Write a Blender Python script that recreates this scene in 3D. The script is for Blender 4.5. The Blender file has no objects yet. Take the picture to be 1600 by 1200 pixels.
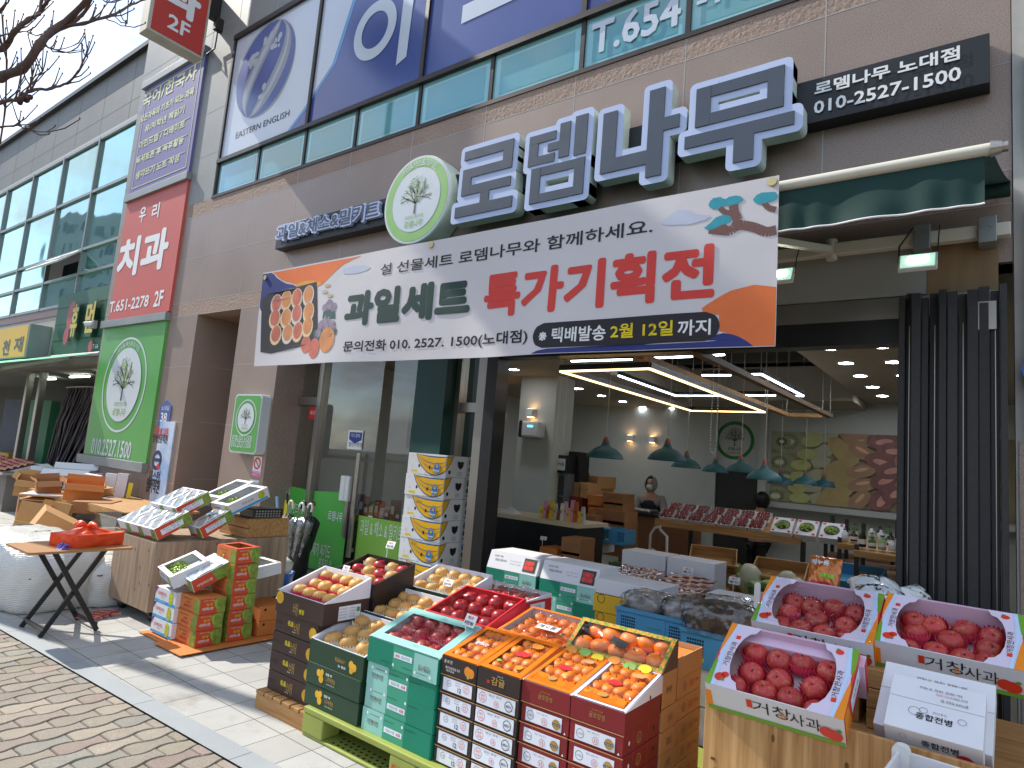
import bpy, math, random
from mathutils import Vector, Matrix
rad = math.radians
SC = bpy.context.scene
COL = SC.collection
random.seed(11)

# ------------------------------------------------------------------ camera, world, sun, exposure
FPX, YAW, PIT, ROL = 1014.36, -0.648953, 0.118157, 0.0823497
CAM = Vector((0, -4.75, 1.55))
FW = Vector((math.sin(YAW) * math.cos(PIT), math.cos(YAW) * math.cos(PIT), math.sin(PIT)))
r0 = Vector((math.cos(YAW), -math.sin(YAW), 0))
u0 = r0.cross(FW)
RT = math.cos(ROL) * r0 + math.sin(ROL) * u0
UP = -math.sin(ROL) * r0 + math.cos(ROL) * u0
cd = bpy.data.cameras.new("camera")
cam = bpy.data.objects.new("camera", cd)
COL.objects.link(cam)
cam.matrix_world = Matrix(((RT.x, UP.x, -FW.x, CAM.x), (RT.y, UP.y, -FW.y, CAM.y), (RT.z, UP.z, -FW.z, CAM.z), (0, 0, 0, 1)))
cd.sensor_width = 36
cd.lens = 36 * FPX / 1600
cd.clip_start = 0.05
cd.clip_end = 1500
SC.camera = cam
SUN = Vector((-0.72, -0.13, 0.65)).normalized()      # towards the sun
w = bpy.data.worlds.new("World")
SC.world = w
w.use_nodes = True
nt = w.node_tree
bg = nt.nodes["Background"]
sky = nt.nodes.new("ShaderNodeTexSky")
sky.sky_type = 'NISHITA'
sky.sun_disc = False; sky.dust_density = .35; sky.air_density = .9; sky.ozone_density = 2
sky.sun_elevation = math.asin(SUN.z)
sky.sun_rotation = math.atan2(SUN.x, SUN.y)
tc = nt.nodes.new("ShaderNodeTexCoord")
mp = nt.nodes.new("ShaderNodeMapping"); mp.inputs['Scale'].default_value = (2.2, 2.2, 5)
nz = nt.nodes.new("ShaderNodeTexNoise"); nz.inputs['Scale'].default_value = 1.7; nz.inputs['Detail'].default_value = 7; nz.inputs['Roughness'].default_value = 0.62
cr = nt.nodes.new("ShaderNodeValToRGB"); cr.color_ramp.elements[0].position = 0.41; cr.color_ramp.elements[1].position = 0.60
mx = nt.nodes.new("ShaderNodeMixRGB"); mx.inputs[2].default_value = (3.9, 4.1, 4.4, 1)
nt.links.new(tc.outputs['Generated'], mp.inputs[0]); nt.links.new(mp.outputs[0], nz.inputs[0]); nt.links.new(nz.outputs[0], cr.inputs[0])
nt.links.new(cr.outputs[0], mx.inputs[0]); nt.links.new(sky.outputs[0], mx.inputs[1]); nt.links.new(mx.outputs[0], bg.inputs[0])
bg.inputs[1].default_value = 0.135
sl = bpy.data.lights.new("sun", 'SUN'); sl.energy = 2.75; sl.angle = rad(0.53); sl.color = (1, 0.95, 0.86)
so = bpy.data.objects.new("sun", sl); COL.objects.link(so)
so.rotation_euler = SUN.to_track_quat('Z', 'Y').to_euler(); so.location = (-20, -10, 25)
SC.view_settings.view_transform = 'Standard'; SC.view_settings.look = 'None'; SC.view_settings.gamma = 1; SC.view_settings.use_curve_mapping = False
SC.view_settings.exposure = 1.28
SC.cycles.max_bounces = 7; SC.cycles.transparent_max_bounces = 14; SC.cycles.caustics_reflective = False; SC.cycles.caustics_refractive = False
SC.cycles.use_denoising = True
SC.cycles.sample_clamp_indirect = 6

# ------------------------------------------------------------------ measuring: a pixel of the 1600x1200 photo to a point on a plane
def ray(x, y): return RT * ((x - 800) / FPX) - UP * ((y - 600) / FPX) + FW
def PY(x, y, Y=0.0): d = ray(x, y); return CAM + d * ((Y - CAM.y) / d.y)
def PZ(x, y, Z=0.0): d = ray(x, y); return CAM + d * ((Z - CAM.z) / d.z)
def PX(x, y, X=0.0): d = ray(x, y); return CAM + d * ((X - CAM.x) / d.x)

# ------------------------------------------------------------------ materials
def hx(s):
    s = s.lstrip('#'); v = [int(s[i:i + 2], 16) / 255 for i in (0, 2, 4)]
    return tuple(x / 12.92 if x <= .04045 else ((x + .055) / 1.055) ** 2.4 for x in v)
MATS = {}
def mat(name, col='#888888', rough=.6, var=.1, scale=6, bump=0, bscale=80, metal=0, spec=.4, speck=0, sscale=180, speckcol=None, stretch=None, col2=None, ramp=(.4, .6), emit=0, coat=0, detail=5, rvar=.06):
    if name in MATS: return MATS[name]
    c = hx(col) if isinstance(col, str) else col
    m = bpy.data.materials.new(name); m.use_nodes = True; n = m.node_tree; L = n.links.new
    b = n.nodes['Principled BSDF']
    b.inputs['Roughness'].default_value = rough; b.inputs['Metallic'].default_value = metal
    b.inputs['Specular IOR Level'].default_value = spec; b.inputs['Coat Weight'].default_value = coat
    t = n.nodes.new('ShaderNodeTexCoord'); src = t.outputs['Object']
    if stretch:
        k = n.nodes.new('ShaderNodeMapping'); k.inputs['Scale'].default_value = stretch; L(src, k.inputs[0]); src = k.outputs[0]
    nz = n.nodes.new('ShaderNodeTexNoise'); nz.inputs['Scale'].default_value = scale; nz.inputs['Detail'].default_value = detail; nz.inputs['Roughness'].default_value = .6
    oi = n.nodes.new('ShaderNodeObjectInfo'); off = n.nodes.new('ShaderNodeVectorMath'); off.operation = 'ADD'
    sc3 = n.nodes.new('ShaderNodeVectorMath'); sc3.operation = 'SCALE'; sc3.inputs[3].default_value = 13
    cmb = n.nodes.new('ShaderNodeCombineXYZ'); L(oi.outputs['Random'], cmb.inputs[0]); L(oi.outputs['Random'], cmb.inputs[1])
    L(cmb.outputs[0], sc3.inputs[0]); L(src, off.inputs[0]); L(sc3.outputs[0], off.inputs[1]); L(off.outputs[0], nz.inputs['Vector'])
    if col2:
        c2 = hx(col2) if isinstance(col2, str) else col2
        cr = n.nodes.new('ShaderNodeValToRGB'); e = cr.color_ramp.elements
        e[0].position, e[1].position = ramp; e[0].color = (*c, 1); e[1].color = (*c2, 1); L(nz.outputs[0], cr.inputs[0]); out = cr.outputs[0]
    else:
        rg = n.nodes.new('ShaderNodeRGB'); rg.outputs[0].default_value = (*c, 1); out = rg.outputs[0]
        if var:
            mr = n.nodes.new('ShaderNodeMapRange'); mr.inputs[1].default_value = .25; mr.inputs[2].default_value = .75
            mr.inputs[3].default_value = 1 - var; mr.inputs[4].default_value = 1 + var; L(nz.outputs[0], mr.inputs[0])
            mu = n.nodes.new('ShaderNodeVectorMath'); mu.operation = 'SCALE'; L(out, mu.inputs[0]); L(mr.outputs[0], mu.inputs[3]); out = mu.outputs[0]
    if rvar:
        m2 = n.nodes.new('ShaderNodeMapRange'); m2.inputs[3].default_value = 1 - rvar; m2.inputs[4].default_value = 1 + rvar; L(oi.outputs['Random'], m2.inputs[0])
        mu = n.nodes.new('ShaderNodeVectorMath'); mu.operation = 'SCALE'; L(out, mu.inputs[0]); L(m2.outputs[0], mu.inputs[3]); out = mu.outputs[0]
    if speck:
        vo = n.nodes.new('ShaderNodeTexNoise'); vo.inputs['Scale'].default_value = sscale; vo.inputs['Detail'].default_value = 2; L(t.outputs['Object'], vo.inputs['Vector'])
        c3 = n.nodes.new('ShaderNodeValToRGB'); c3.color_ramp.elements[0].position = .42; c3.color_ramp.elements[1].position = .62; L(vo.outputs[0], c3.inputs[0])
        mi = n.nodes.new('ShaderNodeMixRGB'); mi.inputs[2].default_value = (*(hx(speckcol) if speckcol else (.02, .02, .02)), 1)
        mm = n.nodes.new('ShaderNodeMath'); mm.operation = 'MULTIPLY'; mm.inputs[1].default_value = speck; L(c3.outputs[0], mm.inputs[0]); L(mm.outputs[0], mi.inputs[0]); L(out, mi.inputs[1]); out = mi.outputs[0]
    L(out, b.inputs['Base Color'])
    if rough > .12:
        rr = n.nodes.new('ShaderNodeMapRange'); rr.inputs[3].default_value = rough * .85; rr.inputs[4].default_value = min(1, rough * 1.15); L(nz.outputs[0], rr.inputs[0]); L(rr.outputs[0], b.inputs['Roughness'])
    if emit: L(out, b.inputs['Emission Color']); b.inputs['Emission Strength'].default_value = emit
    if bump:
        bn = n.nodes.new('ShaderNodeTexNoise'); bn.inputs['Scale'].default_value = bscale; bn.inputs['Detail'].default_value = 4; L(off.outputs[0], bn.inputs['Vector'])
        bp = n.nodes.new('ShaderNodeBump'); bp.inputs['Strength'].default_value = bump; bp.inputs['Distance'].default_value = .01; L(bn.outputs[0], bp.inputs['Height']); L(bp.outputs[0], b.inputs['Normal'])
    MATS[name] = m
    return m
def glass(name, tint=(1, 1, 1), refl=.08, rough=.0, bump=0, bscale=14, facing=.35, stretch=None):
    if name in MATS: return MATS[name]
    m = bpy.data.materials.new(name); m.use_nodes = True; n = m.node_tree; L = n.links.new
    for x in list(n.nodes):
        if x.type != 'OUTPUT_MATERIAL': n.nodes.remove(x)
    o = n.nodes['Material Output']
    t = n.nodes.new('ShaderNodeBsdfTransparent'); t.inputs[0].default_value = (*tint, 1)
    g = n.nodes.new('ShaderNodeBsdfGlossy'); g.inputs['Roughness'].default_value = rough
    lw = n.nodes.new('ShaderNodeLayerWeight'); lw.inputs[0].default_value = .5
    pw = n.nodes.new('ShaderNodeMath'); pw.operation = 'POWER'; pw.inputs[1].default_value = 4; L(lw.outputs['Facing'], pw.inputs[0])
    mr = n.nodes.new('ShaderNodeMapRange'); mr.inputs[3].default_value = refl; mr.inputs[4].default_value = 1; L(pw.outputs[0], mr.inputs[0])
    x = n.nodes.new('ShaderNodeMixShader'); L(mr.outputs[0], x.inputs[0]); L(t.outputs[0], x.inputs[1]); L(g.outputs[0], x.inputs[2]); L(x.outputs[0], o.inputs[0])
    if bump:
        tcn = n.nodes.new('ShaderNodeTexCoord'); src = tcn.outputs['Object']
        if stretch:
            k = n.nodes.new('ShaderNodeMapping'); k.inputs['Scale'].default_value = stretch; L(src, k.inputs[0]); src = k.outputs[0]
        nz = n.nodes.new('ShaderNodeTexNoise'); nz.inputs['Scale'].default_value = bscale; nz.inputs['Detail'].default_value = 3; L(src, nz.inputs['Vector'])
        bp = n.nodes.new('ShaderNodeBump'); bp.inputs['Strength'].default_value = bump; bp.inputs['Distance'].default_value = .02; L(nz.outputs[0], bp.inputs['Height'])
        L(bp.outputs[0], g.inputs['Normal'])
    MATS[name] = m
    return m
def lamp_mat(name, col, s):
    if name in MATS: return MATS[name]
    m = bpy.data.materials.new(name); m.use_nodes = True; b = m.node_tree.nodes['Principled BSDF']
    c = hx(col); b.inputs['Base Color'].default_value = (*c, 1); b.inputs['Emission Color'].default_value = (*c, 1); b.inputs['Emission Strength'].default_value = s
    MATS[name] = m
    return m

# ------------------------------------------------------------------ mesh builder, things, parts, lettering
WM = {}
class MB:
    def __init__(s): s.v = []; s.f = []; s.m = []; s.s = []
    def add(s, vs, fs, mi=0, smooth=False):
        k = len(s.v); s.v += [Vector(q) for q in vs]
        for f in fs: s.f.append([k + i for i in f]); s.m.append(mi); s.s.append(smooth)
        return s
    def box(s, x0, x1, y0, y1, z0, z1, mi=0, M=None):
        vs = [Vector((x, y, z)) for x in (x0, x1) for y in (y0, y1) for z in (z0, z1)]
        if M: vs = [M @ q for q in vs]
        return s.add(vs, [(0, 1, 3, 2), (4, 6, 7, 5), (0, 4, 5, 1), (2, 3, 7, 6), (0, 2, 6, 4), (1, 5, 7, 3)], mi)
    def quad(s, a, b, c, d, mi=0): return s.add([a, b, c, d], [(0, 1, 2, 3)], mi)
    def bar(s, a, b, w, h, mi=0, up=(0, 0, 1)):
        a, b = Vector(a), Vector(b); d = (b - a).normalized(); up = Vector(up)
        if abs(d.dot(up)) > .98: up = Vector((0, 1, 0))
        x = d.cross(up).normalized() * (w / 2); y = x.cross(d).normalized() * (h / 2)
        vs = [p + i * x + j * y for p in (a, b) for i, j in ((-1, -1), (1, -1), (1, 1), (-1, 1))]
        return s.add(vs, [(0, 3, 2, 1), (4, 5, 6, 7), (0, 1, 5, 4), (1, 2, 6, 5), (2, 3, 7, 6), (3, 0, 4, 7)], mi)
    def tube(s, pts, r, n=8, mi=0, cap=True):
        pts = [Vector(p) for p in pts]; k = len(pts); rs = r if isinstance(r, (list, tuple)) else [r] * k
        vs = []; ref = None
        for i, p in enumerate(pts):
            d = (pts[min(i + 1, k - 1)] - pts[max(i - 1, 0)]).normalized()
            if ref is None: ref = d.orthogonal().normalized()
            ref = (ref - d * ref.dot(d)).normalized() if (ref - d * ref.dot(d)).length > 1e-4 else d.orthogonal().normalized()
            y = d.cross(ref)
            vs += [p + (ref * math.cos(2 * math.pi * j / n) + y * math.sin(2 * math.pi * j / n)) * rs[i] for j in range(n)]
        fs = [(i * n + j, i * n + (j + 1) % n, (i + 1) * n + (j + 1) % n, (i + 1) * n + j) for i in range(k - 1) for j in range(n)]
        s.add(vs, fs, mi, True)
        if cap: s.add(vs[:n], [tuple(range(n - 1, -1, -1))], mi); s.add(vs[-n:], [tuple(range(n))], mi)
        return s
    def lathe(s, prof, n=20, c=(0, 0, 0), mi=0, smooth=True, M=None, fn=None):
        vs = []
        for i, (r, z) in enumerate(prof):
            for j in range(n):
                a = 2 * math.pi * j / n; q = Vector((r * math.cos(a), r * math.sin(a), z))
                if fn: q = fn(q, i, j)
                if M: q = M @ q
                vs.append(q + Vector(c))
        fs = [(i * n + j, i * n + (j + 1) % n, (i + 1) * n + (j + 1) % n, (i + 1) * n + j) for i in range(len(prof) - 1) for j in range(n)]
        return s.add(vs, fs, mi, smooth)
    def disc(s, o, r, u, rx, ry, mi=0, n=28, a0=0, a1=2 * math.pi):
        o, r, u = Vector(o), Vector(r), Vector(u)
        vs = [o + r * (rx * math.cos(a0 + (a1 - a0) * i / n)) + u * (ry * math.sin(a0 + (a1 - a0) * i / n)) for i in range(n + 1)]
        return s.add([o] + vs, [(0, i + 1, i + 2) for i in range(n)], mi)
    def ring(s, o, r, u, ro, ri, mi=0, n=40, k=1.0):
        o, r, u = Vector(o), Vector(r), Vector(u); vs = []
        for i in range(n):
            a = 2 * math.pi * i / n; e = r * math.cos(a) + u * math.sin(a) * k; vs += [o + e * ro, o + e * ri]
        return s.add(vs, [(2 * i, 2 * ((i + 1) % n), 2 * ((i + 1) % n) + 1, 2 * i + 1) for i in range(n)], mi)
    def prism(s, poly, y0, y1, mi=0):
        n = len(poly); vs = [(x, y0, z) for x, z in poly] + [(x, y1, z) for x, z in poly]
        return s.add(vs, [tuple(range(n)), tuple(range(2 * n - 1, n - 1, -1))] + [(i, i + n, (i + 1) % n + n, (i + 1) % n) for i in range(n)], mi)
    def grid(s, fn, nu, nv, mi=0, smooth=True):
        vs = [fn(i / nu, j / nv) for i in range(nu + 1) for j in range(nv + 1)]
        return s.add(vs, [(i * (nv + 1) + j, (i + 1) * (nv + 1) + j, (i + 1) * (nv + 1) + j + 1, i * (nv + 1) + j + 1) for i in range(nu) for j in range(nv)], mi, smooth)
    def build(s, name, mats, parent=None, label=None, cat=None, group=None, kind=None, world=False, bevel=0, plabel=None):
        if not isinstance(mats, (list, tuple)): mats = [mats]
        vs = s.v; loc = Vector((0, 0, 0))
        if parent is None and vs:
            lo = [min(q[i] for q in vs) for i in range(3)]; hi = [max(q[i] for q in vs) for i in range(3)]
            loc = Vector(((lo[0] + hi[0]) / 2, (lo[1] + hi[1]) / 2, lo[2])); vs = [q - loc for q in vs]
        me = bpy.data.meshes.new(name); me.from_pydata([tuple(q) for q in vs], [], s.f)
        for m in mats: me.materials.append(m)
        me.polygons.foreach_set('material_index', s.m); me.polygons.foreach_set('use_smooth', s.s); me.update()
        o = bpy.data.objects.new(name, me); COL.objects.link(o); o.location = loc
        if parent is not None:
            o.parent = parent
            if world: o.matrix_parent_inverse = WM[parent.name].inverted(); WM[o.name] = Matrix()
            else: WM[o.name] = WM[parent.name].copy()
        else: WM[o.name] = Matrix.Translation(loc)
        if bevel:
            bv = o.modifiers.new('edge', 'BEVEL'); bv.width = bevel; bv.segments = 2; bv.limit_method = 'ANGLE'
        if label: tag(o, label, cat, group)
        if plabel: o['label'] = plabel
        if kind: o['kind'] = kind
        return o
def tag(o, label, cat, group=None):
    o['label'] = label; o['category'] = cat
    if group: o['group'] = group
    return o
def thing(name, label, cat, loc=(0, 0, 0), rz=0, group=None, rot=None):
    o = bpy.data.objects.new(name, None); COL.objects.link(o); o.empty_display_size = .1
    o.location = loc; o.rotation_euler = rot or (0, 0, rz)
    WM[o.name] = Matrix.Translation(Vector(loc)) @ o.rotation_euler.to_matrix().to_4x4()
    return tag(o, label, cat, group)
def kids(o): return [c for c in bpy.data.objects if c.parent == o]
def copy_tree(o, loc=None, rz=None, label=None, group=None, parent=None, ch=None, rot=None):
    c = o.copy(); COL.objects.link(c); c.parent = parent
    if parent is not None: c.matrix_parent_inverse = o.matrix_parent_inverse.copy()
    if loc is not None: c.location = loc
    if rz is not None: c.rotation_euler = (0, 0, rz)
    if rot is not None: c.rotation_euler = rot
    if label: c['label'] = label
    if group: c['group'] = group
    for k in TREE.get(o.name) or TREE.setdefault(o.name, kids(o)): copy_tree(k, parent=c)
    return c
TREE = {}
TXT = {}
def text_geo(s, bold):
    bold = max(0, bold); k = (s, bold)
    if k not in TXT:
        cu = bpy.data.curves.new('lettering', 'FONT'); cu.body = s; cu.offset = bold; cu.resolution_u = 2; cu.align_x = 'CENTER'
        ob = bpy.data.objects.new('lettering', cu); me = bpy.data.meshes.new_from_object(ob)
        vs = [v.co.copy() for v in me.vertices]; fs = [tuple(p.vertices) for p in me.polygons]
        bpy.data.objects.remove(ob); bpy.data.curves.remove(cu); bpy.data.meshes.remove(me)
        x0, x1 = min(v.x for v in vs), max(v.x for v in vs); y0, y1 = min(v.y for v in vs), max(v.y for v in vs)
        TXT[k] = ([((v.x - x0) / (x1 - x0) - .5, (v.y - y0) / max(1e-6, y1 - y0) - .5) for v in vs], fs, (x1 - x0) / max(1e-6, y1 - y0))
    return TXT[k]
def put_text(mb, s, o, r, u, w, h, mi=0, bold=0.0, lift=.002, depth=0, shear=0):
    vs, fs, asp = text_geo(s, bold if bold < .02 else 0); o, r, u = Vector(o), Vector(r).normalized(), Vector(u).normalized(); n = r.cross(u)
    if w is None: w = h * asp
    if h is None: h = w / asp
    d = bold * h if bold >= .02 else 0
    for q in range(10 if d else 1):
        e = (r * math.cos(q * .628) + u * math.sin(q * .628)) * d
        mb.add([o + e + r * (x * (w - 2 * d) + y * h * shear) + u * (y * (h - 2 * d)) + n * (lift + .00003 * q) for x, y in vs], fs, mi)
    return mb
XR, ZU, YR = Vector((1, 0, 0)), Vector((0, 0, 1)), Vector((0, 1, 0))
def wall_text(mb, s, bl, tr, Y, mi=0, bold=0.0, lift=.002, shear=0):
    a, b = PY(*bl, Y), PY(*tr, Y)
    return put_text(mb, s, (a + b) / 2, XR, ZU, abs(b.x - a.x), abs(b.z - a.z), mi, bold, lift, shear=shear)
def lettering(parent, items, Y, mats, world=True, name='lettering'):
    """items: (string, bottom-left px, top-right px, material index, bold)"""
    mb = MB()
    for s, bl, tr, mi, bold in items: wall_text(mb, s, bl, tr, Y, mi, bold)
    return mb.build(name, mats, parent, world=world)

# ------------------------------------------------------------------ shared materials
GRAN = mat('brown_granite', '#9a877a', .32, .10, 1.2, speck=.38, sscale=120, speckcol='#4c3b34', spec=.45, bump=.02, rvar=0)
GRANR = mat('rough_granite', '#a08a7c', .85, .12, 2, speck=.35, sscale=60, speckcol='#5c4a42', bump=.9, bscale=26, rvar=0)
GREYG = mat('grey_granite', '#8f908d', .5, .12, 1.4, speck=.4, sscale=90, speckcol='#565756', rvar=0)
JOINT = mat('joint_sealant', '#a9a6a0', .8, .1, rvar=0)
STEEL = mat('brushed_steel', '#a9a39b', .32, .1, 4, metal=.85, stretch=(1, 1, .1), rvar=0)
DSTEEL = mat('dark_bronze_frame', '#3a3431', .4, .1, 4, metal=.5, rvar=0)
BLACKM = mat('black_metal', '#201f20', .35, .15, 5, spec=.5, rvar=0)
ALU = mat('grey_aluminium', '#8d918f', .4, .08, 4, metal=.5, rvar=0)
WHITEP = mat('white_paint', '#d8d8d4', .5, .05, 4, rvar=.03)
WALLI = mat('interior_plaster', '#c3c4ba', .7, .04, 2, rvar=0)
TEAL = mat('teal_metal', '#123f3a', .45, .1, 3, rvar=0)
WOOD = mat('pine_wood', '#b98d58', .6, .1, 3, stretch=(14, 14, .8), col2='#8f6336', ramp=(.35, .72))
WOODH = mat('pine_wood_flat', '#b98d58', .6, .1, 3, stretch=(.8, 14, 14), col2='#8f6336', ramp=(.35, .72))
GWOOD = mat('weathered_plywood', '#a89078', .8, .1, 2.2, stretch=(9, 9, .7), col2='#7d6a58', ramp=(.38, .7))
CARD = mat('cardboard', '#b98a58', .8, .08, 5)
CARDD = mat('brown_cardboard', '#9a6a42', .8, .08, 5)
CARDO = mat('orange_cardboard', '#c9783a', .8, .08, 5)
CARDW = mat('white_cardboard', '#d9d8da', .55, .04, 5)
INKB = mat('black_ink', '#1c1b1c', .5, 0, rvar=0)
INKW = mat('white_ink', '#e4e4e2', .5, 0, rvar=0)
INKR = mat('red_ink', '#c92a30', .5, 0, rvar=0)
INKY = mat('yellow_ink', '#e8cf1c', .5, 0, rvar=0)
INKG = mat('green_ink', '#3f8f3f', .5, 0, rvar=0)
INKLG = mat('leaf_green_ink', '#86ad52', .5, .25, 30, rvar=0)
INKBL = mat('blue_ink', '#2f3f8c', .5, 0, rvar=0)
INKO = mat('orange_ink', '#e8702a', .5, .15, 4, rvar=0)
INKGR = mat('grey_ink', '#777a7c', .5, 0, rvar=0)
TREEB = mat('tree_print', '#4a4340', .5, 0, rvar=0)
PANE = glass('clear_glass', (.78, .82, .80), .09, 0, .004, 3)
FILM = glass('cellophane', (.98, .98, .98), .05, .05, 1.0, 13, .3)
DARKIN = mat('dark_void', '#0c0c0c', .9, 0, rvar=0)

# ------------------------------------------------------------------ ground
KA = lambda x: -2.81 + .04 * (x + 2.9)          # street edge of the kerb strip
def tile_mat():
    m = mat('pavement_tile', '#b4b3ae', .75, .1, 3, speck=.45, sscale=260, speckcol='#7d7a72', bump=.12, bscale=300, rvar=0)
    n = m.node_tree; L = n.links.new; b = n.nodes['Principled BSDF']; src = b.inputs['Base Color'].links[0].from_socket
    t = n.nodes.new('ShaderNodeTexCoord'); br = n.nodes.new('ShaderNodeTexBrick'); br.offset = 0
    br.inputs['Color1'].default_value = (1, 1, 1, 1); br.inputs['Color2'].default_value = (.82, .81, .8, 1); br.inputs['Mortar'].default_value = (.2, .19, .18, 1)
    br.inputs['Scale'].default_value = 1; br.inputs['Mortar Size'].default_value = .0028; br.inputs['Brick Width'].default_value = .262; br.inputs['Row Height'].default_value = .262; br.inputs['Bias'].default_value = -.2
    L(t.outputs['Object'], br.inputs['Vector'])
    st = n.nodes.new('ShaderNodeTexNoise'); st.inputs['Scale'].default_value = 1.6; st.inputs['Detail'].default_value = 8; st.inputs['Roughness'].default_value = .7; L(t.outputs['Object'], st.inputs['Vector'])
    cr = n.nodes.new('ShaderNodeValToRGB'); cr.color_ramp.elements[0].position = .56; cr.color_ramp.elements[0].color = (1, 1, 1, 1); cr.color_ramp.elements[1].position = .74; cr.color_ramp.elements[1].color = (.62, .6, .56, 1); L(st.outputs[0], cr.inputs[0])
    for s in (br.outputs['Color'], cr.outputs[0]):
        mu = n.nodes.new('ShaderNodeMixRGB'); mu.blend_type = 'MULTIPLY'; mu.inputs[0].default_value = 1; L(src, mu.inputs[1]); L(s, mu.inputs[2]); src = mu.outputs[0]
    L(src, b.inputs['Base Color'])
    return m
mb = MB(); mb.quad((-60, KA(-60) + .1, 0), (25, KA(25) + .1, 0), (25, .6, 0), (-60, .6, 0))
o = mb.build('pavement', tile_mat(), kind='structure')
ROAD = mat('asphalt', '#4e4d4c', .9, .12, 2, speck=.3, sscale=200, speckcol='#8a8884', rvar=0)
mb = MB(); mb.quad((-400, -400, -.06), (400, -400, -.06), (400, 400, -.06), (-400, 400, -.06)); mb.build('road', ROAD, kind='structure')
KERB = mat('kerb_granite', '#9ba0a2', .6, .08, 3, speck=.4, sscale=220, speckcol='#707475', rvar=0)
mb = MB(); x = -60
while x < 20:
    x2 = x + .95
    mb.quad((x + .002, KA(x), .004), (x2 - .002, KA(x2), .004), (x2 - .002, KA(x2) + .128, .004), (x + .002, KA(x) + .128, .004)); x = x2
mb.build('kerb_strip', KERB, kind='structure')
# interlocking pavers, each stone a bevelled block
def paver_mat():
    m = mat('paver_concrete', '#ffffff', .9, .12, 9, speck=.35, sscale=210, speckcol='#5e574c', bump=.5, bscale=170, rvar=0)
    n = m.node_tree; b = n.nodes['Principled BSDF']; a = n.nodes.new('ShaderNodeVertexColor'); a.layer_name = 'tint'
    src = b.inputs['Base Color'].links[0].from_socket; mu = n.nodes.new('ShaderNodeMixRGB'); mu.blend_type = 'MULTIPLY'; mu.inputs[0].default_value = 1
    n.links.new(src, mu.inputs[1]); n.links.new(a.outputs[0], mu.inputs[2]); n.links.new(mu.outputs[0], b.inputs['Base Color'])
    return m
def tri(t): t = t % 1; return 4 * abs(t - .5) - 1
mb = MB(); PW, PL = .112, .225; tints = []; ca, sa = math.cos(.04), math.sin(.04)
pal = [hx('#9b9183'), hx('#a09586'), hx('#928979'), hx('#9a8d81'), hx('#9c8b80'), hx('#949085'), hx('#9c9385'), hx('#998f82')]
def rot2(x, y, z): return (x * ca - y * sa, -2.815 + 2.9 * .04 + x * sa + y * ca, z)
for i in range(-92, 22):
    for j in range(0, 11):
        y1 = -(j - (.5 if i % 2 else 0)) * PL + .06; y0 = y1 - PL; y1 = min(y1, .004)
        if y1 - y0 < .05: continue
        fx = lambda k, y: k * PW + .017 * max(-.8, min(.8, 1.25 * tri((y + (k % 2) * PL / 2) / PL)))
        g, t0, ns = .0035, random.uniform(-.002, .002), 8
        L_ = [(fx(i, y0 + (y1 - y0) * q / ns), y0 + (y1 - y0) * q / ns) for q in range(ns + 1)]; R_ = [(fx(i + 1, y), y) for _, y in L_]
        out = [(x + g, min(max(y, y0 + g), y1 - g)) for x, y in L_] + [(x - g, min(max(y, y0 + g), y1 - g)) for x, y in reversed(R_)]
        cx_, cy_ = (i + .5) * PW, (y0 + y1) / 2; n_ = len(out)
        ins = [(x + (.006 if x < cx_ else -.006), y + (.003 if y < y0 + .02 else -.003 if y > y1 - .02 else 0)) for x, y in out]
        mb.add([rot2(x, y, -.006 + t0) for x, y in out] + [rot2(x, y, t0) for x, y in ins] + [rot2(x, y, -.03) for x, y in out],
               [tuple(range(n_, 2 * n_))] + [(a, (a + 1) % n_, n_ + (a + 1) % n_, n_ + a) for a in range(n_)] + [(2 * n_ + a, 2 * n_ + (a + 1) % n_, (a + 1) % n_, a) for a in range(n_)])
        c = random.choice(pal); k = random.uniform(.85, 1.12); tints += [tuple(v * k for v in c)] * (2 * n_ + 1)
o = mb.build('paving', paver_mat(), kind='structure')
ca_ = o.data.color_attributes.new('tint', 'FLOAT_COLOR', 'CORNER'); li = 0
for p, c in zip(o.data.polygons, tints):
    for l in p.loop_indices: ca_.data[l].color = (*c, 1)
mb = MB(); mb.quad((-60, -8, -.022), (25, -8, -.022), (25, KA(25) + .11, -.022), (-60, KA(-60) + .11, -.022))
mb.build('bedding_sand', mat('joint_sand', '#5d5347', .95, .2, 40, rvar=0), kind='structure')

# ------------------------------------------------------------------ the shop's building
BL = thing('shop_building', 'brown granite shop building with teal upper windows and an open ground floor shop', 'building', (-5, 0, 0))
def part(mb, name, mats, parent=BL, **k): return mb.build(name, mats, parent, world=True, **k)
XL, XRT = -12.95, .07
mb = MB()
# brown granite skin with openings: stair entrance, door bay, shop front
def gw(x0, x1, z0, z1, mi=0, y=0): mb.box(x0, x1, y, y + .25, z0, z1, mi)
gw(-12.95, -9.6, 0, 3.345); gw(-8.42, -7.38, 0, 3.345)
gw(-12.95, XRT, 3.345, 3.56, 1); gw(-12.95, XRT, 3.56, 4.968); gw(-12.95, XRT, 4.968, 5.19, 1)
gw(-7.38, XRT, 2.98, 3.345)
gw(.075, .14, 0, 2.98)
for z in (.82, 1.72, 2.55): mb.box(-12.95, -9.6, -.0015, .001, z, z + .007, 2); mb.box(-8.42, -7.38, -.0015, .001, z, z + .007, 2)
for z in (3.345, 3.56, 4.26, 4.968): mb.box(-12.95, XRT, -.0015, .001, z - .003, z + .004, 2)
for k in range(12): mb.box(-1.0 - 1.075 * k - .004, -1.0 - 1.075 * k + .004, -.0012, .001, 3.345, 5.19, 2)
for x in (-10.6, -11.7): mb.box(x, x + .006, -.0012, .001, 0, 3.345, 2)
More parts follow.
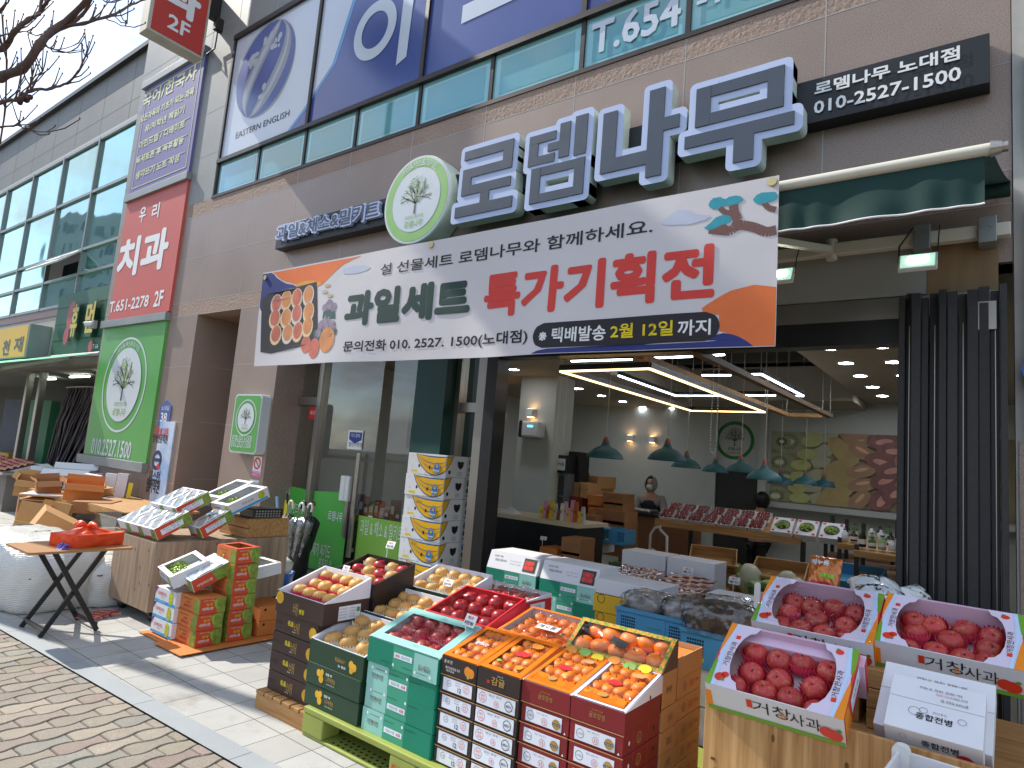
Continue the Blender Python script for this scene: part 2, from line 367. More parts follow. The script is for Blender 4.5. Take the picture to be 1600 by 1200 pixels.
# reveals: stair entrance passage and the door bay jamb
mb.box(-9.85, -9.6, .25, 2.2, 0, 3.345); mb.box(-8.42, -8.2, .25, 2.2, 0, 3.345); mb.box(-9.6, -8.42, 2.2, 2.3, 0, 3.345); mb.box(-9.6, -8.42, .25, 2.2, 3.345, 3.45)
for z in (.9, 1.75, 2.6): mb.box(-9.601, -9.598, .25, 2.2, z, z + .006, 2); mb.box(-9.6, -8.42, 2.197, 2.2, z, z + .006, 2)
mb.box(-7.6, -7.38, .25, .62, 0, 2.98)
part(mb, 'granite_wall', [GRAN, GRANR, JOINT])
mb = MB()
mb.box(-12.95, -9.68, .0, .3, 5.19, 12); mb.box(-9.68, XRT + 4, .0, .3, 7.86, 12); mb.box(XRT, XRT + 4, .0, .3, 5.19, 7.86)
for z in (5.95, 6.7, 7.45, 8.2, 8.95): mb.box(-12.95, -9.68, -.0015, .001, z, z + .006, 1)
for x in (-10.4, -11.6): mb.box(x, x + .006, -.0012, .001, 5.19, 12, 1)
for x in range(0, 10): mb.box(-9.6 + x * 1.07, -9.594 + x * 1.07, -.0012, .001, 7.86, 12, 1)
part(mb, 'grey_cladding', [GREYG, JOINT])
mb = MB(); mb.box(-12.95, XRT + 4, .3, 12, 11.6, 11.9); mb.box(-12.95, -12.7, .25, 12, 0, 11.6); mb.box(-12.95, XRT + 4, 11.7, 12, 0, 11.6); mb.box(XRT + 3.75, XRT + 4, .3, 11.7, 0, 11.6)
mb.box(-12.7, XRT, .3, 11.7, 4.9, 5.15)
part(mb, 'roof', GREYG)
# upper floor windows
UX = [-9.66, -8.54, -7.43, -6.38, -5.28, -4.22, -3.12, -2.08, -1.03, .04]
mb = MB()
for i, x in enumerate(UX):
    mb.box(x - .022, x + .022, .02, .1, 5.19, 5.76)
    if i % 2 == 0: mb.box(x - .028 if i else x - .02, x + .028, .0, .1, 5.76, 7.86)
mb.box(-9.68, .06, -.012, .1, 5.74, 5.80); mb.box(-9.68, .06, -.012, .1, 7.80, 7.88); mb.box(-9.68, .06, -.012, .1, 5.17, 5.215)
part(mb, 'window_frame', DSTEEL)
TGL = mat('teal_window_glass', '#5f9a9c', .04, .1, 1.0, spec=.8, coat=.5, rvar=.1)
TGB = mat('teal_window_border', '#86bdbd', .05, .06, 1.0, spec=.8, coat=.5, rvar=0)
for i in range(len(UX) - 1):
    mb = MB(); a, b = UX[i] + .022, UX[i + 1] - .022; z0, z1 = 5.215, 5.74
    mb.quad((a, .045, z0), (b, .045, z0), (b, .045, z1), (a, .045, z1), 1); mb.quad((a + .08, .043, z0 + .07), (b - .08, .043, z0 + .07), (b - .08, .043, z1 - .07), (a + .08, .043, z1 - .07), 0)
    part(mb, 'window_pane', [TGL, TGB])
# the printed hoarding on the upper windows (behind the mullions)
HO = thing('window_sign', 'large blue and white language school print across the upper windows', 'sign', (-5, .03, 5.8))
WPRT = mat('print_white', '#c6ccd6', .18, .04, 1, spec=.6, rvar=0); BPRT = mat('print_blue', '#44528e', .18, .10, .8, spec=.6, rvar=0); LBPRT = mat('print_sky_blue', '#5f9ad0', .18, .05, rvar=0)
YH = .035
def poly(mb, pts, Y, mi): mb.add([(x, Y, z) for x, z in pts], [tuple(range(len(pts)))], mi)
mb = MB(); poly(mb, [(-9.64, 5.8), (.04, 5.8), (.04, 7.8), (-9.64, 7.8)], YH, 1)
A1, A2, A3 = PY(445, 212, YH), PY(520, 100, YH), PY(552, 0, YH)
edge = [(A1.x, 5.8), (A1.x + .35, 6.05), (A2.x, A2.z), (A3.x, A3.z), (A3.x + .25, 7.8)]
poly(mb, [(-9.64, 5.8)] + [(x + .07, z) for x, z in edge] + [(-9.64, 7.8)], YH - .002, 2)
poly(mb, [(-9.64, 5.8)] + edge + [(-9.64, 7.8)], YH - .004, 0)
part(mb, 'printed_film', [WPRT, BPRT, LBPRT], HO)
mb = MB(); g = PY(414, 108, YH); gr_ = (PY(414, 40, YH).z - PY(414, 178, YH).z) / 2
mb.disc((g.x, YH - .006, g.z), XR, ZU, gr_, gr_, 0, 40)
ct, st_ = math.cos(-.38), math.sin(-.38)
def gp(a, t): x, z = math.sqrt(max(0, 1 - t * t)) * math.sin(a + .25 * t) * .985, t * .985; return (g.x + gr_ * (x * ct - z * st_), g.z + gr_ * (x * st_ + z * ct))
for k, (a, b_, mi) in enumerate(((-1.35, -.55, 1), (-.15, .35, 1), (.8, 1.3, 1), (-.42, -.24, 2), (.5, .62, 2))):
    for q in range(24):
        t0, t1 = -.99 + 1.98 * q / 24, -.99 + 1.98 * (q + 1) / 24
        for j in range(4): f = lambda i: a + (b_ - a) * i / 4; poly(mb, [gp(f(j), t0), gp(f(j + 1), t0), gp(f(j + 1), t1), gp(f(j), t1)], YH - .008, mi)
rg = random.Random(4)
for px_, pz_, s_ in ((-.45, .35, .22), (.0, .62, .2), (.32, .45, .16), (.1, -.5, .18)):
    for q in range(7): mb.disc((g.x + gr_ * (px_ + rg.uniform(-.12, .12)), YH - .010 - .0002 * q, g.z + gr_ * (pz_ + rg.uniform(-.12, .12))), XR, ZU, gr_ * s_ * rg.uniform(.2, .55), gr_ * s_ * rg.uniform(.2, .5), 2, 7)
part(mb, 'globe_print', [mat('globe_grey', '#9a9da4', .3, .15, 3, rvar=0), mat('globe_blue', '#52639c', .3, .2, 2, rvar=0), mat('globe_light', '#b9bdc4', .3, .1, 3, rvar=0)], HO)
mb = MB(); wall_text(mb, 'EASTERN ENGLISH', (368, 217), (453, 171), YH - .006, 0, .0)
c0, rr_ = PY(586, 47, YH), (PY(586, 4, YH).z - PY(586, 90, YH).z) / 2
mb.ring((c0.x, YH - .006, c0.z), XR, ZU, rr_, rr_ * .62, 1, 40, 1.0)
a = PY(619, 103, YH); b_ = PY(643, 0, YH); poly(mb, [(a.x, a.z), (a.x + .17, a.z + .06), (a.x + .22, 7.79), (a.x + .02, 7.79)], YH - .006, 1)
a = PY(721, 38, YH); poly(mb, [(a.x, a.z), (a.x + 1.5, a.z + .02), (a.x + 1.5, a.z + .24), (a.x, a.z + .22)], YH - .006, 1)
part(mb, 'lettering', [INKB, WPRT], HO)
PH = thing('phone_lettering', 'white phone number lettering stuck on the teal upper window', 'lettering', (-2.5, .02, 5.2))
mb = MB(); wall_text(mb, 'T.654', (922, 88), (1066, -16), .03, 0, .03); wall_text(mb, '-1022', (1088, 16), (1235, -70), .03, 0, .03)
part(mb, 'number', WPRT, PH)

# ground floor shop front frames
FY = .42
mb = MB()
for q in ((-7.66, -7.56, .06, 0, 2.75), (-6.98, -6.9, .06, 0, 2.75), (-4.62, -4.56, .06, 0, 2.75), (-7.56, -6.98, .05, 2.06, 2.16), (-4.56, -4.2, .05, 2.02, 2.12), (-4.2, -4.12, .06, 0, 2.98)):
    mb = MB(); mb.box(q[0], q[1], FY - q[2], FY + q[2], q[3], q[4]); part(mb, 'steel_mullion', STEEL)
mb = MB(); mb.box(-4.12, -3.87, FY - .3, FY - .26, 0, 2.98); part(mb, 'steel_panel', STEEL)
mb = MB(); mb.box(-3.87, -3.74, -.06, .12, 0, 2.98); mb.box(-3.74, .0, -.03, .12, 2.5, 2.66)
part(mb, 'folding_track', BLACKM)
mb = MB(); mb.box(-3.74, .0, -.04, .13, 2.66, 2.80); mb.box(-2.1, -2.03, -.03, .05, 2.80, 2.98)
part(mb, 'header', STEEL)
mb = MB(); mb.box(-7.56, -3.74, -.02, FY + .05, 2.75, 2.98); mb.box(-5.06, -4.62, .2, FY + .3, 0, 2.75)
part(mb, 'teal_column', TEAL)
for x0, x1 in ((-7.56, -6.98), (-6.9, -5.06), (-4.56, -4.2)):
    mb = MB(); mb.quad((x0, FY, 0.02), (x1, FY, .02), (x1, FY, 2.75), (x0, FY, 2.75)); part(mb, 'glass_pane', PANE)
LETG = mat('green_film', '#4fae46', .35, .06, 2, rvar=0); LETG2 = mat('light_green_film', '#83b84a', .35, .06, 2, rvar=0)
mb = MB(); mb.quad((-7.55, FY - .004, .05), (-6.99, FY - .004, .05), (-6.99, FY - .004, .98), (-7.55, FY - .004, 1.0), 0)
mb.quad((-6.88, FY - .004, .05), (-6.2, FY - .004, .05), (-6.2, FY - .004, 1.02), (-6.88, FY - .004, .98), 0)
mb.quad((-6.0, FY - .004, .05), (-5.06, FY - .004, .05), (-5.06, FY - .004, .78), (-6.0, FY - .004, .78), 1)
part(mb, 'window_film', [LETG, LETG2])
lettering(BL, [('프리미엄 핸드마켓', (440, 798), (475, 788), 0, 0), ('로뎀나무', (512, 812), (536, 801), 0, .01), ('사재가 사기도', (482, 866), (517, 852), 0, 0), ('혼자지 안', (497, 886), (519, 876), 0, 0), ('과일 & 채소 & 밀키트', (562, 834), (630, 822), 0, 0)], FY - .006, [INKW])
# interior shell
IY = 7.3
mb = MB(); mb.box(-8.2, -7.95, .7, IY, 0, 3.4); mb.box(-8.2, 3, IY, IY + .2, 0, 3.4); mb.box(1.2, 1.4, .25, IY, 0, 3.4)
mb.box(-5.85, -5.2, 3.2, 3.7, 0, 3.2); mb.box(-7.95, -7.0, 3.6, 3.9, 0, 3.2)     # white columns
mb.box(-7.95, 1.2, .05, .25, 2.98, 3.3)
part(mb, 'interior_wall', WALLI)
mb = MB(); mb.box(-8.2, -4.3, .25, IY, 2.86, 3.4); mb.box(-1.75, 1.3, .25, IY, 2.98, 3.4); mb.box(-4.3, -1.75, 6.0, IY, 2.86, 3.4); mb.box(-4.3, -1.75, .25, .9, 2.98, 3.4)
part(mb, 'ceiling', mat('interior_ceiling', '#b0a795', .8, .03, rvar=0))
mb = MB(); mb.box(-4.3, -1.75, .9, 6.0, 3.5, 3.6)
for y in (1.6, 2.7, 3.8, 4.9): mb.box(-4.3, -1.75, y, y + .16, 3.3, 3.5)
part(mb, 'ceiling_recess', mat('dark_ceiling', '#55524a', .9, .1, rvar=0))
mb = MB(); mb.quad((-8.2, .2, .012), (1.3, .2, .012), (1.3, IY, .012), (-8.2, IY, .012)); part(mb, 'shop_floor', mat('shop_floor', '#8d877c', .35, .1, 2, rvar=0))

# neighbour panel at the right edge
NB = thing('neighbouring_building', 'pale metal clad building edge right of the brown granite shop', 'building', (.6, 0, 0))
mb = MB(); mb.box(.14, 3, -.08, .0, 1.9, 12); mb.box(.09, 3, -.03, 0, 0, 1.9, 1); mb.box(.2, 3, -.084, -.08, 3.95, 3.965, 2); mb.box(.075, .14, -.02, .02, 0, 12, 2)
part(mb, 'wall_panel', [mat('pale_panel', '#aeb8b8', .4, .05, 1, rvar=0), GRAN, JOINT], NB)
mb = MB(); mb.prism([(.2 + .1 * math.cos(k * .785), 2.3 + .13 * math.sin(k * .785)) for k in range(8)], -.11, -.085); mb.build('blue_sign', mat('street_sign_blue', '#1e62a8', .4, .1, rvar=0), NB, world=True)

# ------------------------------------------------------------------ left building with the glass curtain wall
GB = thing('glass_building', 'two storey building with teal glass curtain wall and grey stone parapet', 'building', (-18, .3, 0))
GX = [-12.95 - .5 - 1.98 * k for k in range(-1, 14)]; GZ = [4.07, 4.69, 5.23, 6.49, 7.7]; Y0 = .3
mb = MB(); mb.box(-40, -12.95, Y0, Y0 + .3, 7.74, 9.2); mb.box(-40, -12.95, Y0 + .3, 12, 8.6, 9.0)
for z in (8.2, 8.7): mb.box(-40, -12.95, Y0 - .0015, Y0, z, z + .008, 1)
for k in range(14): mb.box(-14.2 - 1.4 * k, -14.19 - 1.4 * k, Y0 - .0015, Y0, 7.74, 9.2, 1)
part(mb, 'parapet', [mat('parapet_granite', '#7d7d7a', .55, .14, 1.3, speck=.4, sscale=70, speckcol='#4f4f4e', rvar=0), mat('dark_joint', '#55534f', .8, 0, rvar=0)], GB)
mb = MB(); mb.box(-40, -12.95, Y0 - .1, Y0 + .35, 9.2, 9.3); part(mb, 'roof_cap', DSTEEL, GB)
mb = MB(); mb.box(-40, -12.95, Y0 - .02, Y0, 7.66, 7.8, 0)
part(mb, 'pale_band', mat('pale_stone', '#b2b0a8', .6, .08, rvar=0), GB)
mb = MB()
for z in GZ: mb.box(-40, -12.95, Y0 - .03, Y0 + .05, z - .03, z + .03)
for x in GX: mb.box(x - .03, x + .03, Y0 - .035, Y0 + .05, 4.04, 7.72)
part(mb, 'curtain_wall_frame', ALU, GB)
CG = mat('curtain_glass', '#8cb8b6', .03, .08, .6, metal=.8, spec=1, rvar=.03)
b_ = CG.node_tree; nz_ = b_.nodes.new('ShaderNodeTexNoise'); nz_.inputs['Scale'].default_value = .5; bp_ = b_.nodes.new('ShaderNodeBump'); bp_.inputs['Strength'].default_value = .12; bp_.inputs['Distance'].default_value = .15
tc_ = b_.nodes.new('ShaderNodeTexCoord'); b_.links.new(tc_.outputs['Object'], nz_.inputs['Vector']); b_.links.new(nz_.outputs[0], bp_.inputs['Height']); b_.links.new(bp_.outputs[0], b_.nodes['Principled BSDF'].inputs['Normal'])
op = None
for i in range(len(GX) - 1):
    for j in range(4):
        x1, x0 = GX[i] - .03, GX[i + 1] + .03
        if x0 > -12.95: continue
        x1 = min(x1, -12.96); z0, z1 = GZ[j] + .03, GZ[j + 1] - .03
        if j == 1 and i == 2: continue
        mb = MB(); mb.quad((x0, Y0 + .02, z0), (x1, Y0 + .02, z0), (x1, Y0 + .02, z1), (x0, Y0 + .02, z1)); part(mb, 'window_pane', CG, GB)
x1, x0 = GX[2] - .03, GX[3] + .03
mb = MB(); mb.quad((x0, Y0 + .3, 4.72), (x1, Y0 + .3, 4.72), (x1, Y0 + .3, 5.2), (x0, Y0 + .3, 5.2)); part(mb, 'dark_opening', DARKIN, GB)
for xa, xb in ((x0, (x0 + x1) / 2 - .01), ((x0 + x1) / 2 + .01, x1)):
    mb = MB(); Mx = Matrix.Translation((0, Y0 - .04, 5.2)) @ Matrix.Rotation(rad(-48), 4, 'X')
    mb.box(xa, xb, -.02, .02, -.5, -.45, 0, Mx); mb.box(xa, xb, -.02, .02, -.05, 0, 0, Mx); mb.box(xa, xa + .05, -.02, .02, -.45, -.05, 0, Mx); mb.box(xb - .05, xb, -.02, .02, -.45, -.05, 0, Mx)
    p_ = part(mb, 'open_window', WHITEP, GB); mb = MB(); mb.box(xa + .05, xb - .05, -.005, .005, -.45, -.05, 0, Mx); part(mb, 'pane', mat('sash_glass', '#a9c2c4', .05, .05, spec=1, metal=.4, rvar=0), p_)
mb = MB(); mb.box(-40, -12.95, Y0, Y0 + .25, 2.75, 4.04, 0); mb.box(-40, -12.95, Y0 - .02, Y0, 3.86, 4.04, 1)
for z in (3.25,): mb.box(-40, -12.95, Y0 - .0015, Y0, z, z + .008, 2)
for k in range(30): mb.box(-13.3 - .75 * k, -13.292 - .75 * k, Y0 - .0015, Y0, 2.75, 3.86, 2)
part(mb, 'stone_fascia', [mat('tan_stone', '#a8a398', .6, .12, 1.5, rvar=0), mat('maroon_band', '#7a6362', .5, .1, rvar=0), JOINT], GB)
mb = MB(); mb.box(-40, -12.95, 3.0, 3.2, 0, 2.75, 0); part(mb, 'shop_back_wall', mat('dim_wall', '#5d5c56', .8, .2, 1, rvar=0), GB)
mb = MB(); mb.box(-40, -12.95, Y0 + .25, 3.0, 2.72, 2.76, 0); part(mb, 'shop_soffit', mat('soffit', '#8d8a82', .8, .1, rvar=0), GB)
for x in (-13.2,):
    mb = MB(); mb.box(x - .2, x + .2, Y0 + .02, Y0 + .4, 0, 2.75); part(mb, 'stone_pier', GRAN if x > -14 else STEEL, GB)

# ------------------------------------------------------------------ logos
def tree_logo(mb, o, r, u, s, mi_t, mi_l, lift=.003, n=150, seed=3):
    rg = random.Random(seed); o, r, u = Vector(o), Vector(r).normalized(), Vector(u).normalized(); nn = r.cross(u) * lift
    tips = []
    def br(x, y, a, l, w_, d):
        x2, y2 = x + math.cos(a) * l, y + math.sin(a) * l; px_, py_ = -math.sin(a), math.cos(a); w2 = w_ * .62
        mb.add([o + nn + r * (s * q[0]) + u * (s * q[1]) for q in ((x + px_ * w_, y + py_ * w_), (x - px_ * w_, y - py_ * w_), (x2 - px_ * w2, y2 - py_ * w2), (x2 + px_ * w2, y2 + py_ * w2))], [(0, 1, 2, 3)], mi_t)
        if d == 0: tips.append((x2, y2)); return
        for k in range(3 if d > 1 else 2): br(x2, y2, a + rg.uniform(-.75, .75), l * rg.uniform(.6, .85), w2, d - 1)
    br(0, -.5, 1.57, .3, .035, 0)
    for a in (.5, .95, 1.4, 1.75, 2.2, 2.65): br(0, -.22, a, .26, .022, 2)
    for k in range(n):
        a = rg.uniform(0, 6.283); q = math.sqrt(rg.random()); x, y = .42 * q * math.cos(a), .12 + .4 * q * math.sin(a)
        if y < -.2: continue
        t = rg.uniform(0, 3.14); e = .022 + .012 * rg.random(); c, d = math.cos(t) * e, math.sin(t) * e
        mb.add([o + nn * 1.3 + r * (s * (x + i)) + u * (s * (y + j)) for i, j in ((c, d), (-d * .5, c * .5), (-c, -d), (d * .5, -c * .5))], [(0, 1, 2, 3)], mi_l)
def arc_text(mb, s, o, r, u, rad_, h, a0, a1, mi, lift=.003, bold=0):
    o, r, u = Vector(o), Vector(r).normalized(), Vector(u).normalized(); k = len(s)
    for i, c in enumerate(s):
        a = a0 + (a1 - a0) * (i + .5) / k; e = r * math.cos(a) + u * math.sin(a); t = r * math.sin(a) - u * math.cos(a)
        put_text(mb, c, o + e * rad_, t, e, h * .95, h, mi, bold, lift)
GREENS = mat('sign_green', '#5a9f4e', .3, .05, 1, spec=.5, rvar=0); GREENL = mat('logo_green', '#8cb86c', .35, .04, rvar=0)
SIGNW = mat('sign_white', '#c9cfd2', .3, .03, spec=.5, rvar=0)
LOGO_TXT = '과일&채소&밀키트'
def logo(mb, o, R_, m_w, m_g, m_t, m_l, m_txt, ring=True, n=150, kx=1.0):
    """white disc, ring, tree and name; material indices given"""
    o = Vector(o)
    mb.disc(o - YR * .001, XR * kx, ZU, R_ * .8, R_ * .8, m_w, 44)
    tree_logo(mb, o + ZU * (R_ * .12), XR, ZU, R_ * .95, m_t, m_l, .004, n)
    put_text(mb, '프리미엄 핸드마켓', o - ZU * (R_ * .43), XR, ZU, R_ * .62, R_ * .1, m_l, 0, .004)
    put_text(mb, '로뎀나무', o - ZU * (R_ * .6), XR, ZU, R_ * .62, R_ * .17, m_l, .01, .004)

# ------------------------------------------------------------------ fascia sign
LF = mat('letter_face', '#bcc6e2', .25, .04, 1, spec=.5, rvar=0); LS = mat('letter_side', '#d0d9d0', .4, .05, rvar=0); LD = mat('letter_dark', '#4a505a', .3, .06, rvar=0)
BOARD = mat('sign_board_black', '#1f2023', .45, .12, 3, rvar=0)
def board(label, x0, x1, z0, z1, y0=-.14):
    t = thing('sign_board', label, 'sign', ((x0 + x1) / 2, 0, z0)); mb = MB(); mb.box(x0, x1, y0, 0, z0, z1); mb.build('panel', BOARD, t, world=True, bevel=.004); return t
bl_ = board('black sign board with pale raised Korean food words beside the round logo', -7.55, -5.35, 4.035, 4.35)
br_ = board('long black sign board with white shop name and phone number', -4.6, -.035, 4.08, 4.41)
mb = MB(); wall_text(mb, '로뎀나무 노대점', (1273, 151), (1500, 72), -.14, 0, .035, .012); wall_text(mb, '010-2527-1500', (1272, 180), (1502, 104), -.14, 0, .03, .012)
mb.build('lettering', INKW, br_, world=True)
def fat_text(parent, s, bl, tr, Y, out, m_out, m_in, b_out=.085, b_in=.02):
    a, b = PY(*bl, Y), PY(*tr, Y); c = (a + b) / 2; n_ = len(s)
    mb = MB()
    for k in range(4): put_text(mb, s, c - YR * (out * k / 3), XR, ZU, b.x - a.x, b.z - a.z, 0, b_out, .001)
    mb.build('letter_body', m_out, parent, world=True)
    mb = MB(); put_text(mb, s, c - YR * (out + .004), XR, ZU, (b.x - a.x) * .965, (b.z - a.z) * .82, 0, b_in, .001); mb.build('letter_face', m_in, parent, world=True)
fat_text(bl_, '과일&채소&밀키트', (433, 381), (601, 312), -.14, .04, LF, LD)
ROUND_C = PY(650, 312, -.25); RR = .485
t = thing('round_sign', 'round white and green illuminated sign with a tree and Korean shop name', 'sign', (ROUND_C.x, 0, ROUND_C.z - RR))
mb = MB(); Mx = Matrix.Rotation(rad(90), 4, 'X')
mb.lathe([(0, .25), (RR * .985, .25), (RR, .235), (RR, .02), (0, .02)], 56, (ROUND_C.x, 0, ROUND_C.z), 0, False, Mx); mb.build('drum', LS, t, world=True)
mb = MB(); o = Vector((ROUND_C.x, -.252, ROUND_C.z)); mb.disc(o, XR, ZU, RR * .97, RR * .97, 0, 56); mb.ring(o - YR * .002, XR, ZU, RR * .93, RR * .73, 1, 56)
logo(mb, o - YR * .003, RR * .9, 0, 1, 2, 3, 0); arc_text(mb, LOGO_TXT, o - YR * .002, XR, ZU, RR * .83, RR * .14, 2.25, .85, 0)
mb.build('face', [SIGNW, GREENL, TREEB, INKLG], t, world=True)
STROKES = {
 '로': [(.13, .93, .82, .94), (.78, .93, .66, .82), (.13, .93, .57, .69), (.13, .28, .44, .57), (.13, .93, .34, .46), (.46, .60, .2, .34), (.05, .98, .06, .2)],
 '뎀': [(.07, .21, .5, .86), (.07, .47, .76, .86), (.07, .47, .5, .6), (.36, .55, .63, .72), (.53, .68, .52, .92), (.75, .92, .5, .95), (.14, .92, .36, .46), (.14, .92, .05, .15), (.14, .28, .05, .46), (.78, .92, .05, .46)],
 '나': [(.08, .27, .2, .87), (.08, .75, .18, .33), (.68, .87, .03, .98), (.87, 1.06, .5, .64)],
 '무': [(.10, .95, .82, .95), (.10, .95, .5, .63), (.10, .25, .5, .95), (.80, .95, .5, .95), (0, 1.05, .28, .42), (.5, .69, .0, .28)]}
def rrect(x0, x1, z0, z1, r):
    pts = []
    for cx, cz, a in ((x1 - r, z1 - r, 0), (x0 + r, z1 - r, 90), (x0 + r, z0 + r, 180), (x1 - r, z0 + r, 270)):
        pts += [(cx + r * math.cos(rad(a + k * 22.5)), cz + r * math.sin(rad(a + k * 22.5))) for k in range(5)]
    return pts
YF = -.25
for ch, bl2, tr2, eng in (('로', (706, 350), (812, 207), 'first'), ('뎀', (813, 330), (930, 168), 'second'), ('나', (927, 300), (1058, 128), 'third'), ('무', (1068, 272), (1236, 92), 'last')):
    a, b = PY(*bl2, YF), PY(*tr2, YF); W, H = b.x - a.x, b.z - a.z
    t = thing('channel_letter', 'big dark Korean letter with pale outline, %s of the four above the banner' % eng, 'sign letter', ((a.x + b.x) / 2, 0, a.z), group='four raised letters of the shop name')
    mb, md = MB(), MB()
    for k, (x0, x1, z0, z1) in enumerate(STROKES[ch]):
        x0, x1, z0, z1 = a.x + W * x0, a.x + W * x1, a.z + H * z0, a.z + H * z1; m_ = .056
        pr = rrect(x0 - m_, x1 + m_, z0 - m_, z1 + m_, .045); y_ = YF - .0008 * k; n_ = len(pr)
        mb.add([(x, y_, z) for x, z in pr], [tuple(range(n_))], 0)
        mb.add([(x, y_, z) for x, z in pr] + [(x, -.13, z) for x, z in pr], [(i, (i + 1) % n_, n_ + (i + 1) % n_, n_ + i) for i in range(n_)], 1)
        md.box(x0, x1, YF - .012 - .0006 * k, YF - .002, z0, z1)
    mb.build('letter_body', [LF, LS], t, world=True); md.build('letter_face', LD, t, world=True)

# ------------------------------------------------------------------ signs on the left column
RAIL = mat('sign_rail', '#8f9190', .45, .1, 3, metal=.3, rvar=0)
def col_sign(label, x0, x1, z0, z1, m, rail=True):
    t = thing('hanging_sign', label, 'sign', ((x0 + x1) / 2, -.06, z0)); mb = MB(); mb.box(x0, x1, -.042, -.0, z0, z1); mb.build('panel', m, t, world=True)
    if rail:
        mb = MB(); mb.box(x0 - .06, x1 + .03, -.09, -.001, z1 + .003, z1 + .13); mb.build('rail', RAIL, t, world=True, bevel=.004)
    return t
SY = -.044
t = col_sign('faded purple sign with pale yellow Korean lessons list on the column', -12.66, -10.48, 5.76, 7.82, mat('sign_purple', '#6d6a9a', .6, .06, 1, rvar=0))
PYEL = mat('pale_yellow_ink', '#cfd2a0', .6, .1, rvar=0)
mb = MB()
for s, a, b in (('국어/한국사', (222, 168), (309, 102)), ('모든과목의 기초가 되는 과목', (219, 190), (304, 138)), ('유/저학년 책읽기', (226, 206), (289, 166)), ('마인드맵 / 디베이트', (217, 232), (290, 188)), ('독서토론 후 독후활동', (212, 256), (288, 213)), ('생각쓰기 노트 작성', (211, 280), (281, 241))):
    a, b = PY(*a, SY), PY(*b, SY); put_text(mb, s, (a + b) / 2, XR, ZU, b.x - a.x, max(.15, (b.z - a.z) * 1.35), 0, .035)
for z in (6.75, 6.45, 6.15): mb.box(-12.4, -10.7, SY - .002, SY, z, z + .012)
for x in (-12.56, -10.6): mb.box(x, x + .015, SY - .002, SY, 5.86, 7.72)
for z in (5.86, 7.72): mb.box(-12.56, -10.585, SY - .0025, SY, z, z + .015)
mb.build('lettering', PYEL, t, world=True)
t = col_sign('coral red dental clinic sign with big white Korean letters on the column', -12.66, -10.45, 3.45, 5.62, mat('sign_coral', '#c2594f', .5, .05, 1, rvar=0))
lettering(t, [('우', (216, 349), (230, 321), 0, .03), ('리', (236, 343), (251, 315), 0, .03), ('치과', (180, 437), (268, 352), 0, .05), ('T.651-2278', (170, 489), (234, 460), 0, .03), ('2F', (239, 480), (257, 452), 0, .03)], SY, [INKW])
t = col_sign('tall green sign with white circle and tree logo on the column', -12.8, -10.47, 1.07, 3.30, GREENS)
mb = MB(); o = PY(191, 608, SY); Rg = .80; o = Vector((-11.66, SY - .002, 2.29)); mb.ring(o, XR, ZU, Rg, Rg * .955, 0, 60)
logo(mb, o - YR * .002, Rg * .97, 0, 0, 1, 2, 0); arc_text(mb, LOGO_TXT, o, XR, ZU, Rg * .865, Rg * .1, 2.2, .95, 0)
wall_text(mb, '010.2527.1500', (141, 709), (207, 690), SY, 0, .02)
mb.build('print', [SIGNW, TREEB, INKLG], t, world=True)
mb = MB(); mb.box(-12.95, -10.45, -.1, -.001, .92, 1.065); mb.build('bottom_rail', RAIL, t, world=True, bevel=.004)
# projecting red sign
t = thing('projecting_sign', 'red and cream projecting box sign high on the column edge', 'sign', (-10.3, -.6, 7.5))
XS = -10.2; mb = MB(); mb.box(XS - .26, XS, -1.07, -.2, 7.53, 11); mb.build('sign_case', mat('cream_case', '#b9b3a2', .6, .12, 3, rvar=0), t, world=True, bevel=.01)
mb = MB(); mb.box(XS, XS + .006, -1.02, -.24, 7.57, 11); mb.build('sign_face', mat('sign_red', '#bf4038', .4, .05, 1, rvar=0), t, world=True)
mb = MB()
put_text(mb, '과', (XS + .008, -.64, 8.32), YR, ZU, .58, .62, 0, .05); put_text(mb, '2F', (XS + .008, -.63, 7.84), YR, ZU, .34, .24, 0, .03); put_text(mb, '치', (XS + .008, -.64, 9.1), YR, ZU, .58, .62, 0, .05)
mb.build('lettering', INKW, t, world=True)
mb = MB(); mb.box(XS - .18, XS - .06, -.2, .0, 8.35, 8.75); mb.box(XS + .0, XS + .1, -.12, .0, 8.1, 8.3); mb.build('bracket', DSTEEL, t, world=True)
mb = MB(); mb.tube([(XS + .05, -.06, 8.12), (XS + .1, -.08, 7.95), (XS + .02, -.05, 7.8), (XS - .12, -.1, 7.72), (XS - .2, -.03, 7.8)], .012); mb.build('cable', BLACKM, t, world=True)
# cctv camera
t = thing('security_camera', 'small white bullet camera fixed between the red and green column signs', 'camera', (-12.95, -.2, 3.35))
mb = MB(); mb.box(-13.0, -12.8, -.22, -.16, 3.28, 3.42); mb.build('bracket', RAIL, t, world=True)
mb = MB(); mb.tube([(-12.9, -.2, 3.36), (-12.98, -.29, 3.345)], .045, 12); mb.tube([(-12.98, -.29, 3.345), (-13.0, -.31, 3.342)], .036, 12, 1); mb.build('body', [WHITEP, BLACKM], t, world=True)
